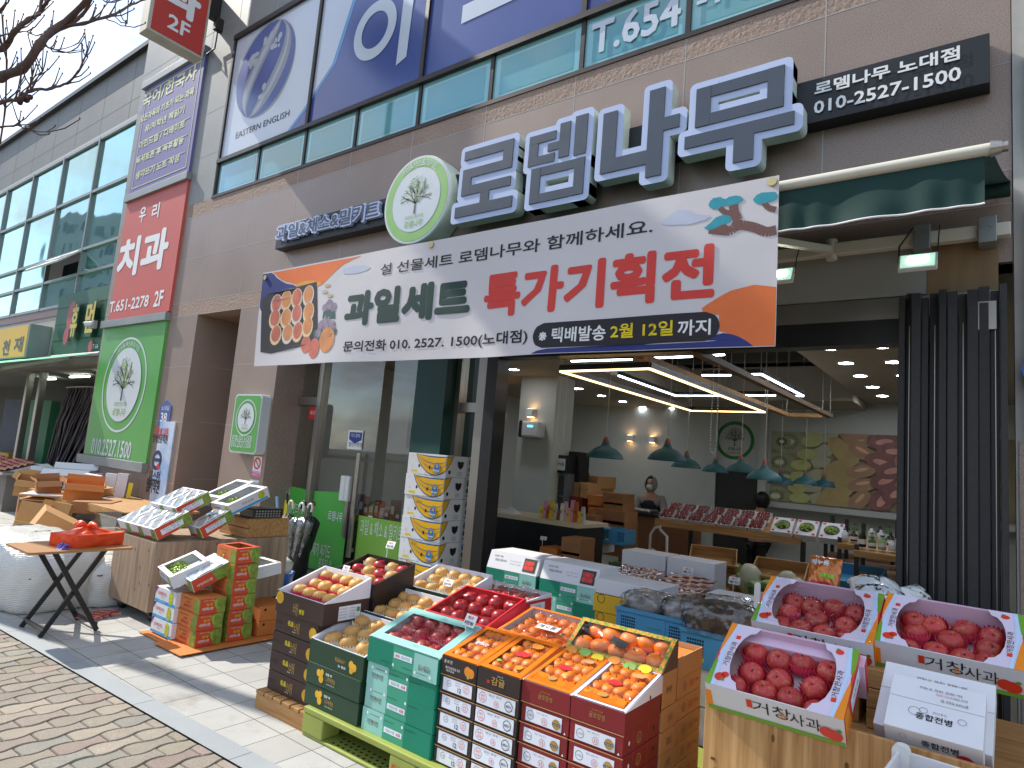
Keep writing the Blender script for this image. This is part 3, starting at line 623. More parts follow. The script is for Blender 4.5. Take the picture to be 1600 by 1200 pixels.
# address plate, academy strip, light box, stickers
a, b = PY(247, 664, -.01), PY(269, 628, -.01)
t = thing('address_plate', 'small blue house number plate reading 38 on the stone', 'sign', ((a.x + b.x) / 2, -.01, a.z))
mb = MB(); mb.prism([(a.x, a.z), (b.x, a.z), (b.x, b.z - .06), ((a.x + b.x) / 2, b.z + .03), (a.x, b.z - .06)], -.012, -.001); mb.build('plate', mat('plate_blue', '#4a5f9c', .4, .05, rvar=0), t, world=True)
lettering(t, [('38', (250, 659), (262, 645), 0, .02), ('노대길', (252, 641), (265, 634), 0, 0)], -.013, [INKW])
t = thing('strip_sign', 'narrow pale blue vertical language school sign beside the stair entrance', 'sign', (-10.0, -.01, .2))
mb = MB(); x0, x1 = -10.24, -9.78; mb.box(x0, x1, -.02, -.001, .15, 1.72)
mb.build('panel', mat('sky_print', '#c6d2e2', .5, 0, 1.6, col2='#7fa3cf', ramp=(.4, .65), rvar=0), t, world=True)
mb = MB(); wall_text(mb, '창업에 다른', (240, 681), (264, 669), -.021, 1, .02); wall_text(mb, '영어전문학원', (238, 691), (263, 679), -.021, 0, .02)
wall_text(mb, '이스턴', (232, 752), (251, 736), -.021, 0, .02); wall_text(mb, '영어학원', (227, 768), (251, 749), -.021, 0, .02)
o = PY(245, 719, -.022); mb.ring(o, XR, ZU, .15, .09, 2, 24); mb.box(o.x - .1, o.x + .12, -.024, -.022, o.z - .02, o.z + .03, 2); mb.disc(o + Vector((.07, -.003, -.09)), XR, ZU, .05, .04, 1, 10)
mb.build('print', [INKB, INKR, mat('navy_ink', '#2a3552', .5, 0, rvar=0)], t, world=True)
a, b = PY(357, 706, -.13), PY(411, 616, -.13)
t = thing('light_box_sign', 'small green rounded light box with white tree circle on the stone pillar', 'sign', ((a.x + b.x) / 2, 0, a.z))
mb = MB(); pr = rrect(a.x, b.x, a.z, b.z, .06); mb.prism(pr, -.13, -.001); mb.build('case', SIGNW, t, world=True)
mb = MB(); pr = rrect(a.x + .02, b.x - .02, a.z + .02, b.z - .02, .05); mb.add([(x, -.133, z) for x, z in pr], [tuple(range(len(pr)))], 0)
o = Vector(((a.x + b.x) / 2, -.135, a.z + (b.z - a.z) * .6)); mb.ring(o, XR, ZU, .235, .22, 1, 40); logo(mb, o - YR * .001, .23, 1, 0, 2, 3, 1, n=70)
wall_text(mb, '로뎀나무 노대점', (362, 690), (394, 681), -.134, 1, .01); wall_text(mb, '010.2527.1500', (361, 698), (393, 690), -.134, 1, .01); mb.build('face', [GREENS, SIGNW, TREEB, INKLG], t, world=True)
def sticker(name, label, bl, tr, Y, m, items, mats):
    a, b = PY(*bl, Y), PY(*tr, Y); t = thing(name, label, 'sticker', ((a.x + b.x) / 2, Y, a.z)); mb = MB(); mb.box(a.x, b.x, Y - .003, Y, a.z, b.z); mb.build('sheet', m, t, world=True)
    lettering(t, items, Y - .0035, mats) ; return t
t = sticker('no_smoking_sticker', 'pink and white no smoking sticker on the stone pillar', (393, 744), (411, 716), -.001, mat('pink_print', '#d9779f', .5, .05, rvar=0), [('금연구역', (395, 742), (408, 734), 0, 0)], [INKW])
o = PY(402, 724, -.006); mb = MB(); mb.box(o.x - .09, o.x + .09, -.005, -.0045, o.z - .1, o.z + .09, 0); mb.ring(o - YR * .002, XR, ZU, .075, .055, 1, 24); mb.bar(o + Vector((-.04, -.003, .04)), o + Vector((.04, -.003, -.04)), .012, .002, 1, (0, 1, 0)); mb.build('symbol', [INKW, INKR], t, world=True)
sticker('notice_sticker', 'small white notice sticker below the no smoking sticker', (390, 761), (405, 751), -.001, INKW, [('금연구역', (394, 759), (404, 754), 0, 0)], [INKB])
sticker('red_sticker', 'small red square sticker on the left door glass', (482, 654), (496, 636), FY - .006, INKR, [('테스트', (485, 648), (494, 642), 0, 0)], [INKW])
t = sticker('card_notice', 'white and blue payment notice on the glass door edge', (542, 701), (568, 673), FY - .01, INKW, [('할인가맹점', (545, 697), (566, 692), 1, 0)], [INKW, INKB])
a, b = PY(545, 690, FY - .015), PY(566, 676, FY - .015); mb = MB(); mb.prism([(a.x, b.z), (b.x, b.z), (b.x, a.z + .03), ((a.x + b.x) / 2, a.z - .02), (a.x, a.z + .03)], FY - .016, FY - .014); wall_text(mb, '카드결제', (548, 683), (563, 678), FY - .018, 1); mb.build('badge', [INKBL, INKW], t, world=True)
sticker('security_sticker', 'dark blue security shield sticker on the glass by the steel frame', (692, 658), (706, 638), FY - .006, mat('dark_navy', '#1d2438', .4, 0, rvar=0), [('안심', (695, 656), (703, 651), 0, 0)], [INKW])

# neighbour shop signs and awning on the left
GY = .2
a, b = PY(96, 551, GY), PY(168, 456, GY)
t = thing('neighbour_sign', 'dark green shop sign with raised yellow Korean letters and red emblem', 'sign', (-14.5, GY, 2.9))
mb = MB(); mb.box(-16.0, -12.96, GY, Y0 - .001, 2.95, 4.25)
for z in (3.25, 3.6, 3.95): mb.box(-16.0, -12.96, GY - .003, GY, z, z + .015, 1)
mb.build('panel', [mat('deep_green_panel', '#2d5c45', .5, .08, rvar=0), INKB], t, world=True)
fat_text(t, '휴', (113, 534), (134, 470), GY - .02, .08, mat('deep_green_letter', '#21573a', .5, .1, rvar=0), mat('gold_ink', '#c8a94f', .5, .1, rvar=0), .12, .03)
fat_text(t, '먼', (136, 528), (160, 466), GY - .02, .08, MATS['deep_green_letter'], MATS['gold_ink'], .12, .03)
mb = MB(); o = PY(111, 493, GY - .08); mb.disc(o, XR, ZU, .2, .3, 0, 20); mb.disc(o + Vector((-.1, -.002, -.42)), XR, ZU, .13, .18, 0, 20); o2 = PY(141, 541, GY - .03); mb.disc(o2, XR, ZU, .1, .12, 0, 16); wall_text(mb, 'T.66', (144, 545), (154, 537), GY - .02, 1)
mb.build('emblem', [mat('emblem_red', '#b04a52', .5, .1, rvar=0), INKW], t, world=True)
a, b = PY(-40, 570, -.2), PY(46, 508, -.2)
t = thing('yellow_sign', 'yellow shop sign box with brushed dark Korean letters at the left edge', 'sign', (a.x, -.2, a.z))
mb = MB(); mb.box(-24, -16.45, -.1, Y0 - .002, 2.88, 3.62); mb.build('sign_case', RAIL, t, world=True, bevel=.01)
mb = MB(); mb.box(-24, -16.52, -.106, -.1, 2.91, 3.59); mb.build('sign_face', mat('sign_yellow', '#d9a63c', .5, .05, rvar=0), t, world=True)
lettering(t, [('천', (2, 556), (17, 530), 0, .04), ('재', (20, 551), (38, 525), 0, .04), ('한', (-20, 560), (-2, 534), 0, .04)], -.108, [mat('brush_ink', '#4a4d58', .5, .1, rvar=0)])
t = thing('neighbour_awning', 'pale green striped awning over the neighbouring shop with folding arms', 'awning', (-17, -.5, 2.6))
mb = MB(); mb.grid(lambda u_, v: Vector((-27 + 13.4 * u_, .2 - 1.5 * v, 2.93 - .45 * v + .012 * math.sin(u_ * 60))), 60, 4, 0); mb.build('canopy', mat('mint_canvas', '#4fb58c', .8, .1, 2, rvar=0), t, world=True)
mb = MB(); mb.tube([(-27, -1.3, 2.47), (-13.6, -1.3, 2.47)], .03); mb.tube([(-27, .15, 2.9), (-13.3, .15, 2.9)], .045); mb.build('bar', ALU, t, world=True)
for x in (-14.6, -19.5):
    mb = MB(); mb.bar((x, .1, 2.85), (x - 1.4, -.6, 2.55), .05, .05); mb.bar((x - 1.4, -.6, 2.55), (x - .2, -1.28, 2.46), .04, .04); mb.build('arm', WHITEP, t, world=True)
for k, x in enumerate((-15.2, -17.4, -20.0)):
    mb = MB(); mb.tube([(x, .9 + .2 * k, 2.66), (x + 1.1, .9 + .2 * k, 2.66)], .02, 8); mb.build('tube_lamp', lamp_mat('tube_light', '#f2fff2', 5), label='glowing white tube lamp under the soffit, %s from the stone pier' % ('nearest', 'second', 'third')[k], cat='lamp', group='tube lamps under the soffit')

# ------------------------------------------------------------------ banner
BY = -1.6; KB = .7855                    # the cloth hangs from the awning's front bar
NBX, NBZ = 160, 36
def bwave(i, j):
    x, d = i / NBX * 4.44, j / NBZ
    return .014 * math.sin(x * 2.9 + d * 1.3) * (.25 + d) + .008 * math.sin(x * 6.5 - d * 3.0) * (.3 + d * .7) + .012 * d
def bsurf(x, z):                  # the same facets as the cloth mesh, so that the print lies flat on it
    fx = min(max((x - BX0) / (BX1 - BX0), 0), .99999) * NBX; fz = min(max((BZ1 - z) / (BZ1 - BZ0), 0), .99999) * NBZ; i, j = int(fx), int(fz); a, b = fx - i, fz - j
    return BY + (bwave(i, j) * (1 - a) + bwave(i + 1, j) * a) * (1 - b) + (bwave(i, j + 1) * (1 - a) + bwave(i + 1, j + 1) * a) * b
BX0, BX1, BZ0, BZ1 = -5.294, -.856, 2.198, 3.046
BN = thing('banner', 'long white cloth banner with green and red Korean letters over the shop front', 'banner', (-3.1, BY, BZ0))
CLOTH = mat('banner_cloth', '#c9c5c6', .7, .03, 1.5, bump=.25, bscale=5, rvar=0)
n_ = CLOTH.node_tree; p_ = n_.nodes['Principled BSDF']
mb = MB(); mb.grid(lambda a, b: Vector((BX0 + (BX1 - BX0) * a, BY + bwave(round(a * NBX), round(b * NBZ)), BZ1 - (BZ1 - BZ0) * b)), NBX, NBZ)
mb.build('cloth', CLOTH, BN, world=True)
def drape(mb, lift):
    for i, q in enumerate(mb.v): mb.v[i] = Vector((q.x, bsurf(q.x, q.z) - lift - (q.y - BY) * -1 * 0, q.z))
    return mb
def fine(mb, pts, mi, step=.045):
    """fill a closed XZ outline with small cells by scan lines so that it can follow the cloth"""
    z0, z1 = min(p[1] for p in pts), max(p[1] for p in pts); n_ = max(8, int((z1 - z0) / .02)); 
    for k in range(n_):
        za, zb = z0 + (z1 - z0) * k / n_, z0 + (z1 - z0) * (k + 1) / n_
        def xs(z):
            z = min(max(z, z0 + 1e-5), z1 - 1e-5); r_ = []
            for i in range(len(pts)):
                (xa, ya), (xb, yb) = pts[i], pts[(i + 1) % len(pts)]
                if (ya <= z < yb) or (yb <= z < ya): r_.append(xa + (z - ya) / (yb - ya) * (xb - xa))
            return sorted(r_)
        A, B_ = xs(za), xs(zb)
        if len(A) != len(B_): A = B_ = xs((za + zb) / 2)
        for i in range(0, len(A) - 1, 2):
            m_ = max(1, int(max(A[i + 1] - A[i], B_[i + 1] - B_[i]) / step))
            for q in range(m_):
                f = lambda S, t: S[i] + (S[i + 1] - S[i]) * t / m_
                mb.add([(f(A, q), BY, za), (f(A, q + 1), BY, za), (f(B_, q + 1), BY, zb), (f(B_, q), BY, zb)], [(0, 1, 2, 3)], mi)
def px_poly(pts): return [(max(BX0 + .003, min(BX1 - .003, PY(x, y, BY).x)), max(BZ0 + .004, min(BZ1 - .012, PY(x, y, BY).z))) for x, y in pts]
def smooth(pts, k=4):
    """Catmull-Rom through an open run of points"""
    out = []
    for i in range(len(pts) - 1):
        p0, p1, p2, p3 = pts[max(i - 1, 0)], pts[i], pts[i + 1], pts[min(i + 2, len(pts) - 1)]
        for j in range(k):
            t = j / k; out.append(tuple(.5 * (2 * p1[a] + (p2[a] - p0[a]) * t + (2 * p0[a] - 5 * p1[a] + 4 * p2[a] - p3[a]) * t * t + (3 * p1[a] - p0[a] - 3 * p2[a] + p3[a]) * t ** 3) for a in (0, 1)))
    return out + [pts[-1]]
BORNG = mat('banner_orange', '#d9703a', .7, .14, 1.6, rvar=0); BNAVY = mat('banner_navy', '#2b3573', .7, .1, 2, rvar=0); BYEL = mat('banner_yellow', '#dc9a3c', .7, .1, rvar=0); BDG = mat('banner_green', '#26403a', .7, .05, rvar=0); BRED = mat('banner_red', '#cc4038', .7, .05, rvar=0); BBLK = mat('banner_black', '#262428', .7, .05, rvar=0); BTEAL = mat('banner_teal', '#2f93a3', .7, .15, 14, rvar=0); BBRN = mat('banner_brown', '#6f4f49', .7, .1, rvar=0); BPALE = mat('banner_cloud', '#b4bacb', .7, .08, 3, rvar=0)
mb = MB()
fine(mb, px_poly(smooth([(426, 423), (437, 436), (455, 442), (478, 448), (498, 448), (512, 436), (528, 420), (545, 408), (566, 402)]) + [(566, 396), (426, 418)]), 0)
fine(mb, px_poly(smooth([(1089, 486), (1110, 471), (1140, 453), (1170, 444), (1195, 443), (1216, 446)]) + [(1216, 545), (1178, 545)] + smooth([(1178, 545), (1160, 528), (1140, 521), (1122, 519)]) + [(1122, 490)]), 0)
drape(mb, 0.0011)
m2 = MB()
fine(m2, px_poly(smooth([(408, 422), (424, 424), (432, 434), (447, 443), (462, 445)]) + [(460, 462), (418, 470), (409, 490), (405, 480)]), 1)
fine(m2, px_poly(smooth([(826, 557), (838, 549), (858, 545), (900, 543), (1000, 538), (1090, 533), (1122, 520), (1145, 522), (1165, 532), (1182, 546)])), 1)
fine(m2, px_poly(smooth([(460, 445), (470, 440), (486, 438), (500, 441), (499, 447), (480, 448), (462, 447)])), 2)
fine(m2, px_poly(smooth([(536, 421), (550, 416), (566, 415), (580, 418), (570, 424), (552, 428), (536, 428)])), 3)
fine(m2, px_poly(smooth([(1030, 350), (1045, 340), (1060, 328), (1080, 330), (1092, 336), (1110, 336), (1098, 346), (1070, 352), (1045, 353)])), 3)
drape(m2, 0.0017); mb.add(m2.v, m2.f, 0); mb.m[-len(m2.f):] = m2.m
m3 = MB()
for pts in ([(1107, 319), (1113, 311), (1125, 308), (1133, 311), (1142, 306), (1155, 306), (1161, 312), (1150, 319), (1135, 321), (1120, 326), (1110, 325)], [(1100, 356), (1110, 348), (1118, 340), (1130, 335), (1141, 338), (1142, 346), (1130, 349), (1118, 356), (1108, 360)], [(1176, 312), (1184, 303), (1196, 300), (1212, 300), (1214, 310), (1200, 316), (1184, 319)]):
    fine(m3, px_poly(smooth(pts + pts[:1])), 4)
for pts, w_ in (([(1212, 358), (1196, 361), (1180, 355), (1160, 351), (1148, 354), (1140, 360), (1122, 359), (1108, 358)], .03), ([(1148, 354), (1152, 343), (1147, 332), (1146, 320)], .03), ([(1147, 333), (1132, 331), (1125, 324)], .018), ([(1140, 359), (1132, 354), (1128, 349)], .016), ([(1212, 327), (1200, 324), (1194, 316)], .018)):
    q = px_poly(smooth(pts)); 
    for i in range(len(q) - 1):
        (xa, za), (xb, zb) = q[i], q[i + 1]; d = math.hypot(xb - xa, zb - za) or 1; nx, nz_ = -(zb - za) / d * w_ * KB, (xb - xa) / d * w_ * KB
        m3.add([(xa + nx, BY, za + nz_), (xa - nx, BY, za - nz_), (xb - nx, BY, zb - nz_), (xb + nx, BY, zb + nz_)], [(0, 1, 2, 3)], 5)
zt, zb = (PY(850, 505, BY).z + PY(1100, 487, BY).z) / 2, (PY(842, 543, BY).z + PY(1102, 534, BY).z) / 2; pr = rrect(PY(833, 530, BY).x, PY(1123, 512, BY).x, zb, zt, (zt - zb) / 2 - .002); fine(m3, pr, 6)
drape(m3, 0.0022); mb.add(m3.v, m3.f, 0); mb.m[-len(m3.f):] = m3.m
mb.build('printed_shapes', [BORNG, BNAVY, BYEL, BPALE, BTEAL, BBRN, BBLK], BN, world=True)
mb = MB()
wall_text(mb, '설 선물세트 로뎀나무와 함께하세요.', (595, 431), (1022, 341), BY, 0, .012)
wall_text(mb, '과일세트', (537, 511), (735, 431), BY, 1, .06); wall_text(mb, '특가기획전', (751, 497), (1119, 378), BY, 2, .044)
wall_text(mb, '문의전화 010. 2527. 1500(노대점)', (537, 553), (826, 514), BY, 0, .022)
wall_text(mb, '※ 택배발송', (842, 537), (947, 507), BY, 3, .022); wall_text(mb, '2월 12일', (953, 529), (1052, 500), BY, 4, .022); wall_text(mb, '까지', (1058, 525), (1110, 497), BY, 3, .022)
drape(mb, 0.0029); mb.build('lettering', [BBLK, BDG, BRED, INKW, INKY], BN, world=True)
# printed fruit box photo
mb = MB(); fine(mb, px_poly([(404, 552), (409, 466), (418, 459), (495, 440), (497, 533), (420, 552)]), 0); drape(mb, 0.0024)
m2 = MB(); rg = random.Random(5)
for k, (x, y) in enumerate([(430, 475), (445, 469), (462, 466), (481, 462), (427, 498), (444, 497), (461, 491), (481, 488), (428, 523), (446, 521), (462, 518), (479, 511)]):
    p = PY(x, y, BY); m2.disc(p, XR, ZU, .082, .09, 3 if k % 3 else 4, 14); q = p + Vector((.0, -.002, .012)); m2.disc(q, XR, ZU, .064, .072, 1 + k % 2, 14)
for x, y, r_, mi in ((476, 537, .09, 1), (490, 544, .1, 1), (512, 531, .125, 2)): m2.disc(PY(x, y, BY), XR, ZU, r_ * KB, r_ * KB * 1.05, mi, 18)
for i, q in enumerate(m2.v): m2.v[i] = Vector((q.x, bsurf(q.x, q.z) - .003 + (q.y - BY) * .4, q.z))
mb.add(m2.v, m2.f, 0); mb.m[-len(m2.f):] = m2.m
m3 = MB()
fine(m3, px_poly([(504, 500), (506, 486), (524, 482), (525, 498)]), 5); fine(m3, px_poly([(490, 528), (490, 517), (500, 512), (515, 510), (528, 514), (528, 522), (516, 528), (500, 533)]), 5)
for x, y, r_ in ((515, 476, .06), (522, 480, .05), (508, 481, .045), (510, 505, .08), (520, 509, .06), (502, 508, .05), (498, 520, .05)): m3.disc(PY(x, y, BY), XR, ZU, r_ * KB, r_ * KB, 6, 7)
for x, y in ((512, 446), (508, 456), (516, 462)): m3.disc(PY(x, y, BY), XR, ZU, .04, .016, 7, 8)
drape(m3, 0.0027); mb.add(m3.v, m3.f, 0); mb.m[-len(m3.f):] = m3.m
mb.build('printed_fruit', [mat('print_dark_box', '#2b2a30', .7, .2, 8, rvar=0), mat('print_peach', '#c06a58', .7, .35, 9, rvar=0), mat('print_pearskin', '#c98655', .7, .25, 9, rvar=0), mat('print_net', '#d9bf96', .7, .2, 40, rvar=0), mat('print_net_white', '#cfc6bd', .7, .2, 40, rvar=0), mat('print_bottle', '#3f5f5c', .7, .3, 8, rvar=0), mat('print_blossom', '#8d7f90', .7, .4, 20, rvar=0), mat('print_gold', '#b9a98a', .7, .1, rvar=0)], BN, world=True)
mb = MB()
for x, z in ((BX0 + .05, BZ1 - .05), (BX1 - .03, BZ1 - .03), (-3.2, BZ1 - .03)):
    mb.lathe([(.0, -.012), (.022, -.012), (.022, .0), (.0, .0)], 12, (x, bsurf(x, z) - .012, z), 0, False, Matrix.Rotation(rad(90), 4, 'X'))
mb.build('eyelet', mat('brass', '#c8b27a', .3, .1, metal=.9, rvar=0), BN, world=True)

# ------------------------------------------------------------------ awning over the shop front
AW = thing('awning', 'dark green retractable awning with cream front bar and hanging valance', 'awning', (-3.5, -.4, 3.1))
CREAM = mat('cream_bar', '#c6c2b2', .4, .04, rvar=0); CANV = mat('green_canvas', '#0b332e', .75, .12, 2, bump=.12, bscale=8, rvar=0)
AX0, AX1, AY, AZ = -5.35, -.024, -1.52, 3.021
mb = MB(); mb.tube([(AX0, AY, AZ), (AX1, AY, AZ)], .027, 14); mb.build('front_bar', CREAM, AW, world=True)
mb = MB(); mb.tube([(AX1, AY, AZ), (AX1 + .04, AY, AZ)], [.035, .026], 14); mb.tube([(AX1 + .04, AY, AZ), (AX1 + .06, AY, AZ)], .022, 10); mb.build('end_cap', STEEL, AW, world=True)
vw = lambda a, b: .006 * b * math.sin(a * 95 + 1.6 * math.sin(a * 33)) + .005 * b * math.sin(a * 37 + b * 3 + 2 * math.sin(a * 13)) + .005 * b * math.sin(a * 190 + 2 * math.sin(a * 51))
mb = MB(); mb.grid(lambda a, b: Vector((AX0 + (AX1 - .02 - AX0) * a, AY - .012 * b + vw(a, b), AZ - .02 - .217 * b)), 280, 8); mb.build('valance', CANV, AW, world=True)
mb = MB(); mb.tube([(AX0 + (AX1 - .02 - AX0) * k / 280, AY - .014 + vw(k / 280, 1), AZ - .238) for k in range(281)], .005, 6); mb.build('hem', INKW, AW, world=True)
mb = MB(); mb.grid(lambda a, b: Vector((AX0 + (AX1 + .09 * b - AX0) * a, AY + 1.43 * b, AZ + .02 + .40 * b - .03 * math.sin(b * 3.14))), 60, 10); mb.build('canopy', CANV, AW, world=True)
mb = MB(); mb.tube([(AX0, -.1, 3.40), (.06, -.1, 3.40)], .05, 12); mb.build('roller', CANV, AW, world=True)
mb = MB(); mb.box(-5.6, .06, -.15, -.08, 3.10, 3.18); mb.build('torsion_bar', CREAM, AW, world=True, bevel=.006)
for x in (-4.9, -.9):
    mb = MB(); mb.bar((x, -.12, 3.14), (x - .45, -.80, 3.09), .045, .045); mb.bar((x - .45, -.80, 3.09), (x - .1, AY + .02, AZ), .04, .04); mb.tube([(x, -.12, 3.07), (x, -.12, 3.21)], .035, 10); mb.build('arm', CREAM, AW, world=True)
for x in (-.38, -.05, -3.6):
    mb = MB(); mb.box(x - .045, x + .045, -.18, -.0, 3.06, 3.22); mb.tube([(x - .02, -.185, 3.16), (x - .02, -.18, 3.16)], .014, 8); mb.tube([(x + .02, -.185, 3.16), (x + .02, -.18, 3.16)], .014, 8); mb.build('bracket', ALU, AW, world=True, bevel=.004)
# fascia behind the awning
mb = MB(); mb.box(-3.8, -.36, -.03, -.004, 2.81, 3.16); mb.build('fascia_panel', mat('fascia_grey', '#8f918a', .5, .08, 1.2, rvar=0), BL, world=True)
mb = MB(); mb.box(-.36, -.0, -.034, -.004, 2.6, 3.16); mb.build('fascia_board', mat('brown_board', '#7d6748', .6, .18, 2, stretch=(6, 6, .8), rvar=0), BL, world=True)
for k, x in enumerate((-.385, -1.18)):
    t = thing('flood_light', 'small lit flood light under the awning %s' % ('by the folded black doors' if k == 0 else 'beside the banner end'), 'lamp', (x, -.33, 2.84), group='flood lights under the awning')
    Mx = Matrix.Translation((x, -.36, 2.93)) @ Matrix.Rotation(rad(-28), 4, 'X')
    mb = MB(); mb.box(-.1, .1, 0, .03, -.06, .06, 0, Mx); mb.build('housing', WHITEP, t, world=True, bevel=.004)
    mb = MB(); mb.box(-.088, .088, -.004, -.001, -.05, .05, 0, Mx); mb.build('lens', lamp_mat('flood_lens', '#b9e8cf', .35), t, world=True)
    mb = MB(); mb.box(-.05, .05, -.008, -.0045, -.022, .03, 0, Mx); mb.build('led_chip', lamp_mat('flood_led', '#f4fff4', 14), t, world=True)
    mb = MB(); mb.tube([(x - .1, -.34, 2.93), (x - .1, -.3, 3.05), (x - .04, -.2, 3.19)], .006, 6); mb.tube([(x + .1, -.34, 2.93), (x + .1, -.3, 3.05), (x + .1, -.2, 3.19)], .004, 6); mb.build('cable', BLACKM, t, world=True)
# folded doors at the right
FD = thing('folding_door', 'black folding shop doors pushed together at the right of the opening', 'door', (-.25, .1, 0))
rg = random.Random(4); x = -.505; k = 0
DGLASS = mat('door_dark_glass', '#1b1b1d', .08, .15, 3, spec=.6, rvar=.1)
while x < .03:
    wd = rg.uniform(.03, .055); y0 = -.10 + .05 * math.sin(k * 2.1) + rg.uniform(-.015, .015); zt = 2.80 + rg.uniform(-.05, .02)
    mb = MB(); mb.box(x, x + wd, y0, .75, .03, zt, 0); mb.box(x + .004, x + wd - .004, y0 - .008, y0, .06, zt - .1, 1)
    if k % 3 == 1: mb.box(x + wd * .5, x + wd * .5 + .004, y0 - .012, y0 - .008, .15, 2.6, 2)
    mb.build('door_leaf', [mat('door_grey', '#343334', .4, .15, 4, rvar=.2), mat('black_gasket', '#3a3838', .5, .2, 30, rvar=.2), STEEL], FD, world=True); x += wd + rg.uniform(.001, .004); k += 1
mb = MB(); mb.box(-.1, -.01, -.1, .1, 2.55, 2.72); mb.build('top_bracket', STEEL, FD, world=True)

# ------------------------------------------------------------------ fruit
PEARM = mat('pear_skin', '#cd9c56', .5, .14, 9, speck=.3, sscale=220, speckcol='#8a5f2c', rvar=.08)
APPM = mat('apple_skin', '#b02e33', .36, .2, 5, stretch=(14, 14, 5), col2='#bb7a48', ramp=(.52, .74), spec=.4, speck=.12, sscale=260, speckcol='#c08a6a', rvar=.2)
APPR = mat('apple_skin_red', '#a8222c', .3, .2, 5, stretch=(7, 7, 1.2), col2='#c04a44', ramp=(.45, .7), spec=.5, rvar=.12)
CITM = mat('citrus_skin', '#ee7c14', .4, .08, 6, bump=.25, bscale=220, spec=.5, rvar=.08)
NETR = mat('pink_foam_net', '#d43a58', .6, .1, 20, rvar=.05); NETW = mat('white_foam_net', '#e6dfc9', .6, .08, 20, rvar=.05); STALK = mat('fruit_stalk', '#4a3520', .8, .1, rvar=0); LEAF = mat('leaf_green', '#4d8a2c', .5, .2, 20, rvar=.1)
GRAPE = mat('grape_skin', '#8fa43e', .25, .12, 12, spec=.5, coat=.2, rvar=.08)
FR = {}
def fruit_prof(r, sq, dim, n=12):
    out = []
    for i in range(n + 1):
        t = math.pi * i / n; rr_ = r * math.sin(t) * (1 + .06 * math.cos(t)); z = r * sq * math.cos(t)
        k = max(0, 1 - rr_ / (r * .55)); z -= math.copysign(r * dim * k * k, math.cos(t)) if t < 1.2 or t > 2.2 else 0
        out.append((max(rr_, .0004), r * sq + z))
    return out[::-1]
def net(mb, r, h, mi, n=22):
    prof = [(r * .55, .0), (r * .88, h * .2), (r * 1.10, h * .5), (r * 1.19, h * .8), (r * 1.24, h)]
    def fn(q, i, j): k = (1 if j % 2 else .9); q = Vector((q.x * k, q.y * k, q.z)); q.z += (.0 if i < 4 else (.10 * h if j % 2 else -.32 * h)); return q
    mb.lathe(prof, n * 2, mi=mi, smooth=False, fn=fn)
def fruit(kind, loc, label, group, rot=None, cat=None, s=1.0):
    rg = random
    if rot is None: rot = (rg.uniform(-.3, .15), rg.uniform(-.2, .2), rg.uniform(0, 6.28))
    names = {'pear': 'pear', 'pearw': 'pear', 'pearr': 'pear', 'apple': 'apple', 'appler': 'apple', 'citrus': 'mandarin', 'grape': 'grape_bunch'}
    if kind not in FR:
        t = thing(names[kind], label, names[kind].replace('_', ' '), loc, group=group, rot=rot); FR[kind] = t
        mb = MB()
        if kind.startswith('pear'): mb.lathe(fruit_prof(.047, .88, .34), 20); mb.build('flesh', PEARM, t)
        elif kind.startswith('apple'): mb.lathe(fruit_prof(.044, .9, .3), 20); mb.build('flesh', APPM if kind == 'apple' else APPR, t)
        elif kind == 'citrus':
            mb.lathe(fruit_prof(.040, .8, .12), 18); mb.build('flesh', CITM, t)
        elif kind == 'grape':
            q = random.Random(2)
            for _ in range(46):
                a, b = q.uniform(0, 6.28), q.random() ** .5; x, y = .085 * b * math.cos(a), .06 * b * math.sin(a)
                mb.lathe(fruit_prof(.0125, 1.1, 0, 5), 8, (x, y, q.uniform(0, .03 * (1.2 - b))))
            mb.build('grapes', GRAPE, t)
        if kind in ('pear', 'pearw', 'pearr', 'apple'):
            mb = MB(); r = .047 if kind.startswith('pear') else .044; net(mb, r, r * (.95 if kind != 'apple' else 1.15), 0); mb.build('foam_net', NETW if kind in ('pear', 'pearw') else NETR, t)
        if kind in ('citrus', 'apple', 'appler'):
            mb = MB(); z = .063 if kind == 'citrus' else .068; mb.tube([(0, 0, z - .012), (.002, 0, z + .006)], .0022, 5); mb.build('stalk', STALK, t)
        t.scale = (s, s, s); return t
    c = copy_tree(FR[kind], loc, None, label, group, rot=rot); c.scale = (s, s, s); return c
def fruit_rows(kind, org, ax, ay, nz, cols, rows, label, group, jit=.006, skip=(), s=1.0, stag=0):
    for j in range(rows):
        for i in range(cols):
            if (i, j) in skip: continue
            u_ = (i + .5 + (stag if j % 2 else 0)) / (cols + stag); v = (j + .5) / rows
            fruit(kind, org + ax * u_ + ay * v + nz * random.uniform(0, .006) + Vector((random.uniform(-jit, jit), random.uniform(-jit, jit), 0)), '%s, %s row, %s from left' % (label, ROWN[rows][j], ORDN[i]), group, s=s)
ROWN = {2: ('front', 'back'), 3: ('front', 'middle', 'back'), 4: ('front', 'second', 'third', 'back')}; ORDN = ('first', 'second', 'third', 'fourth', 'fifth')

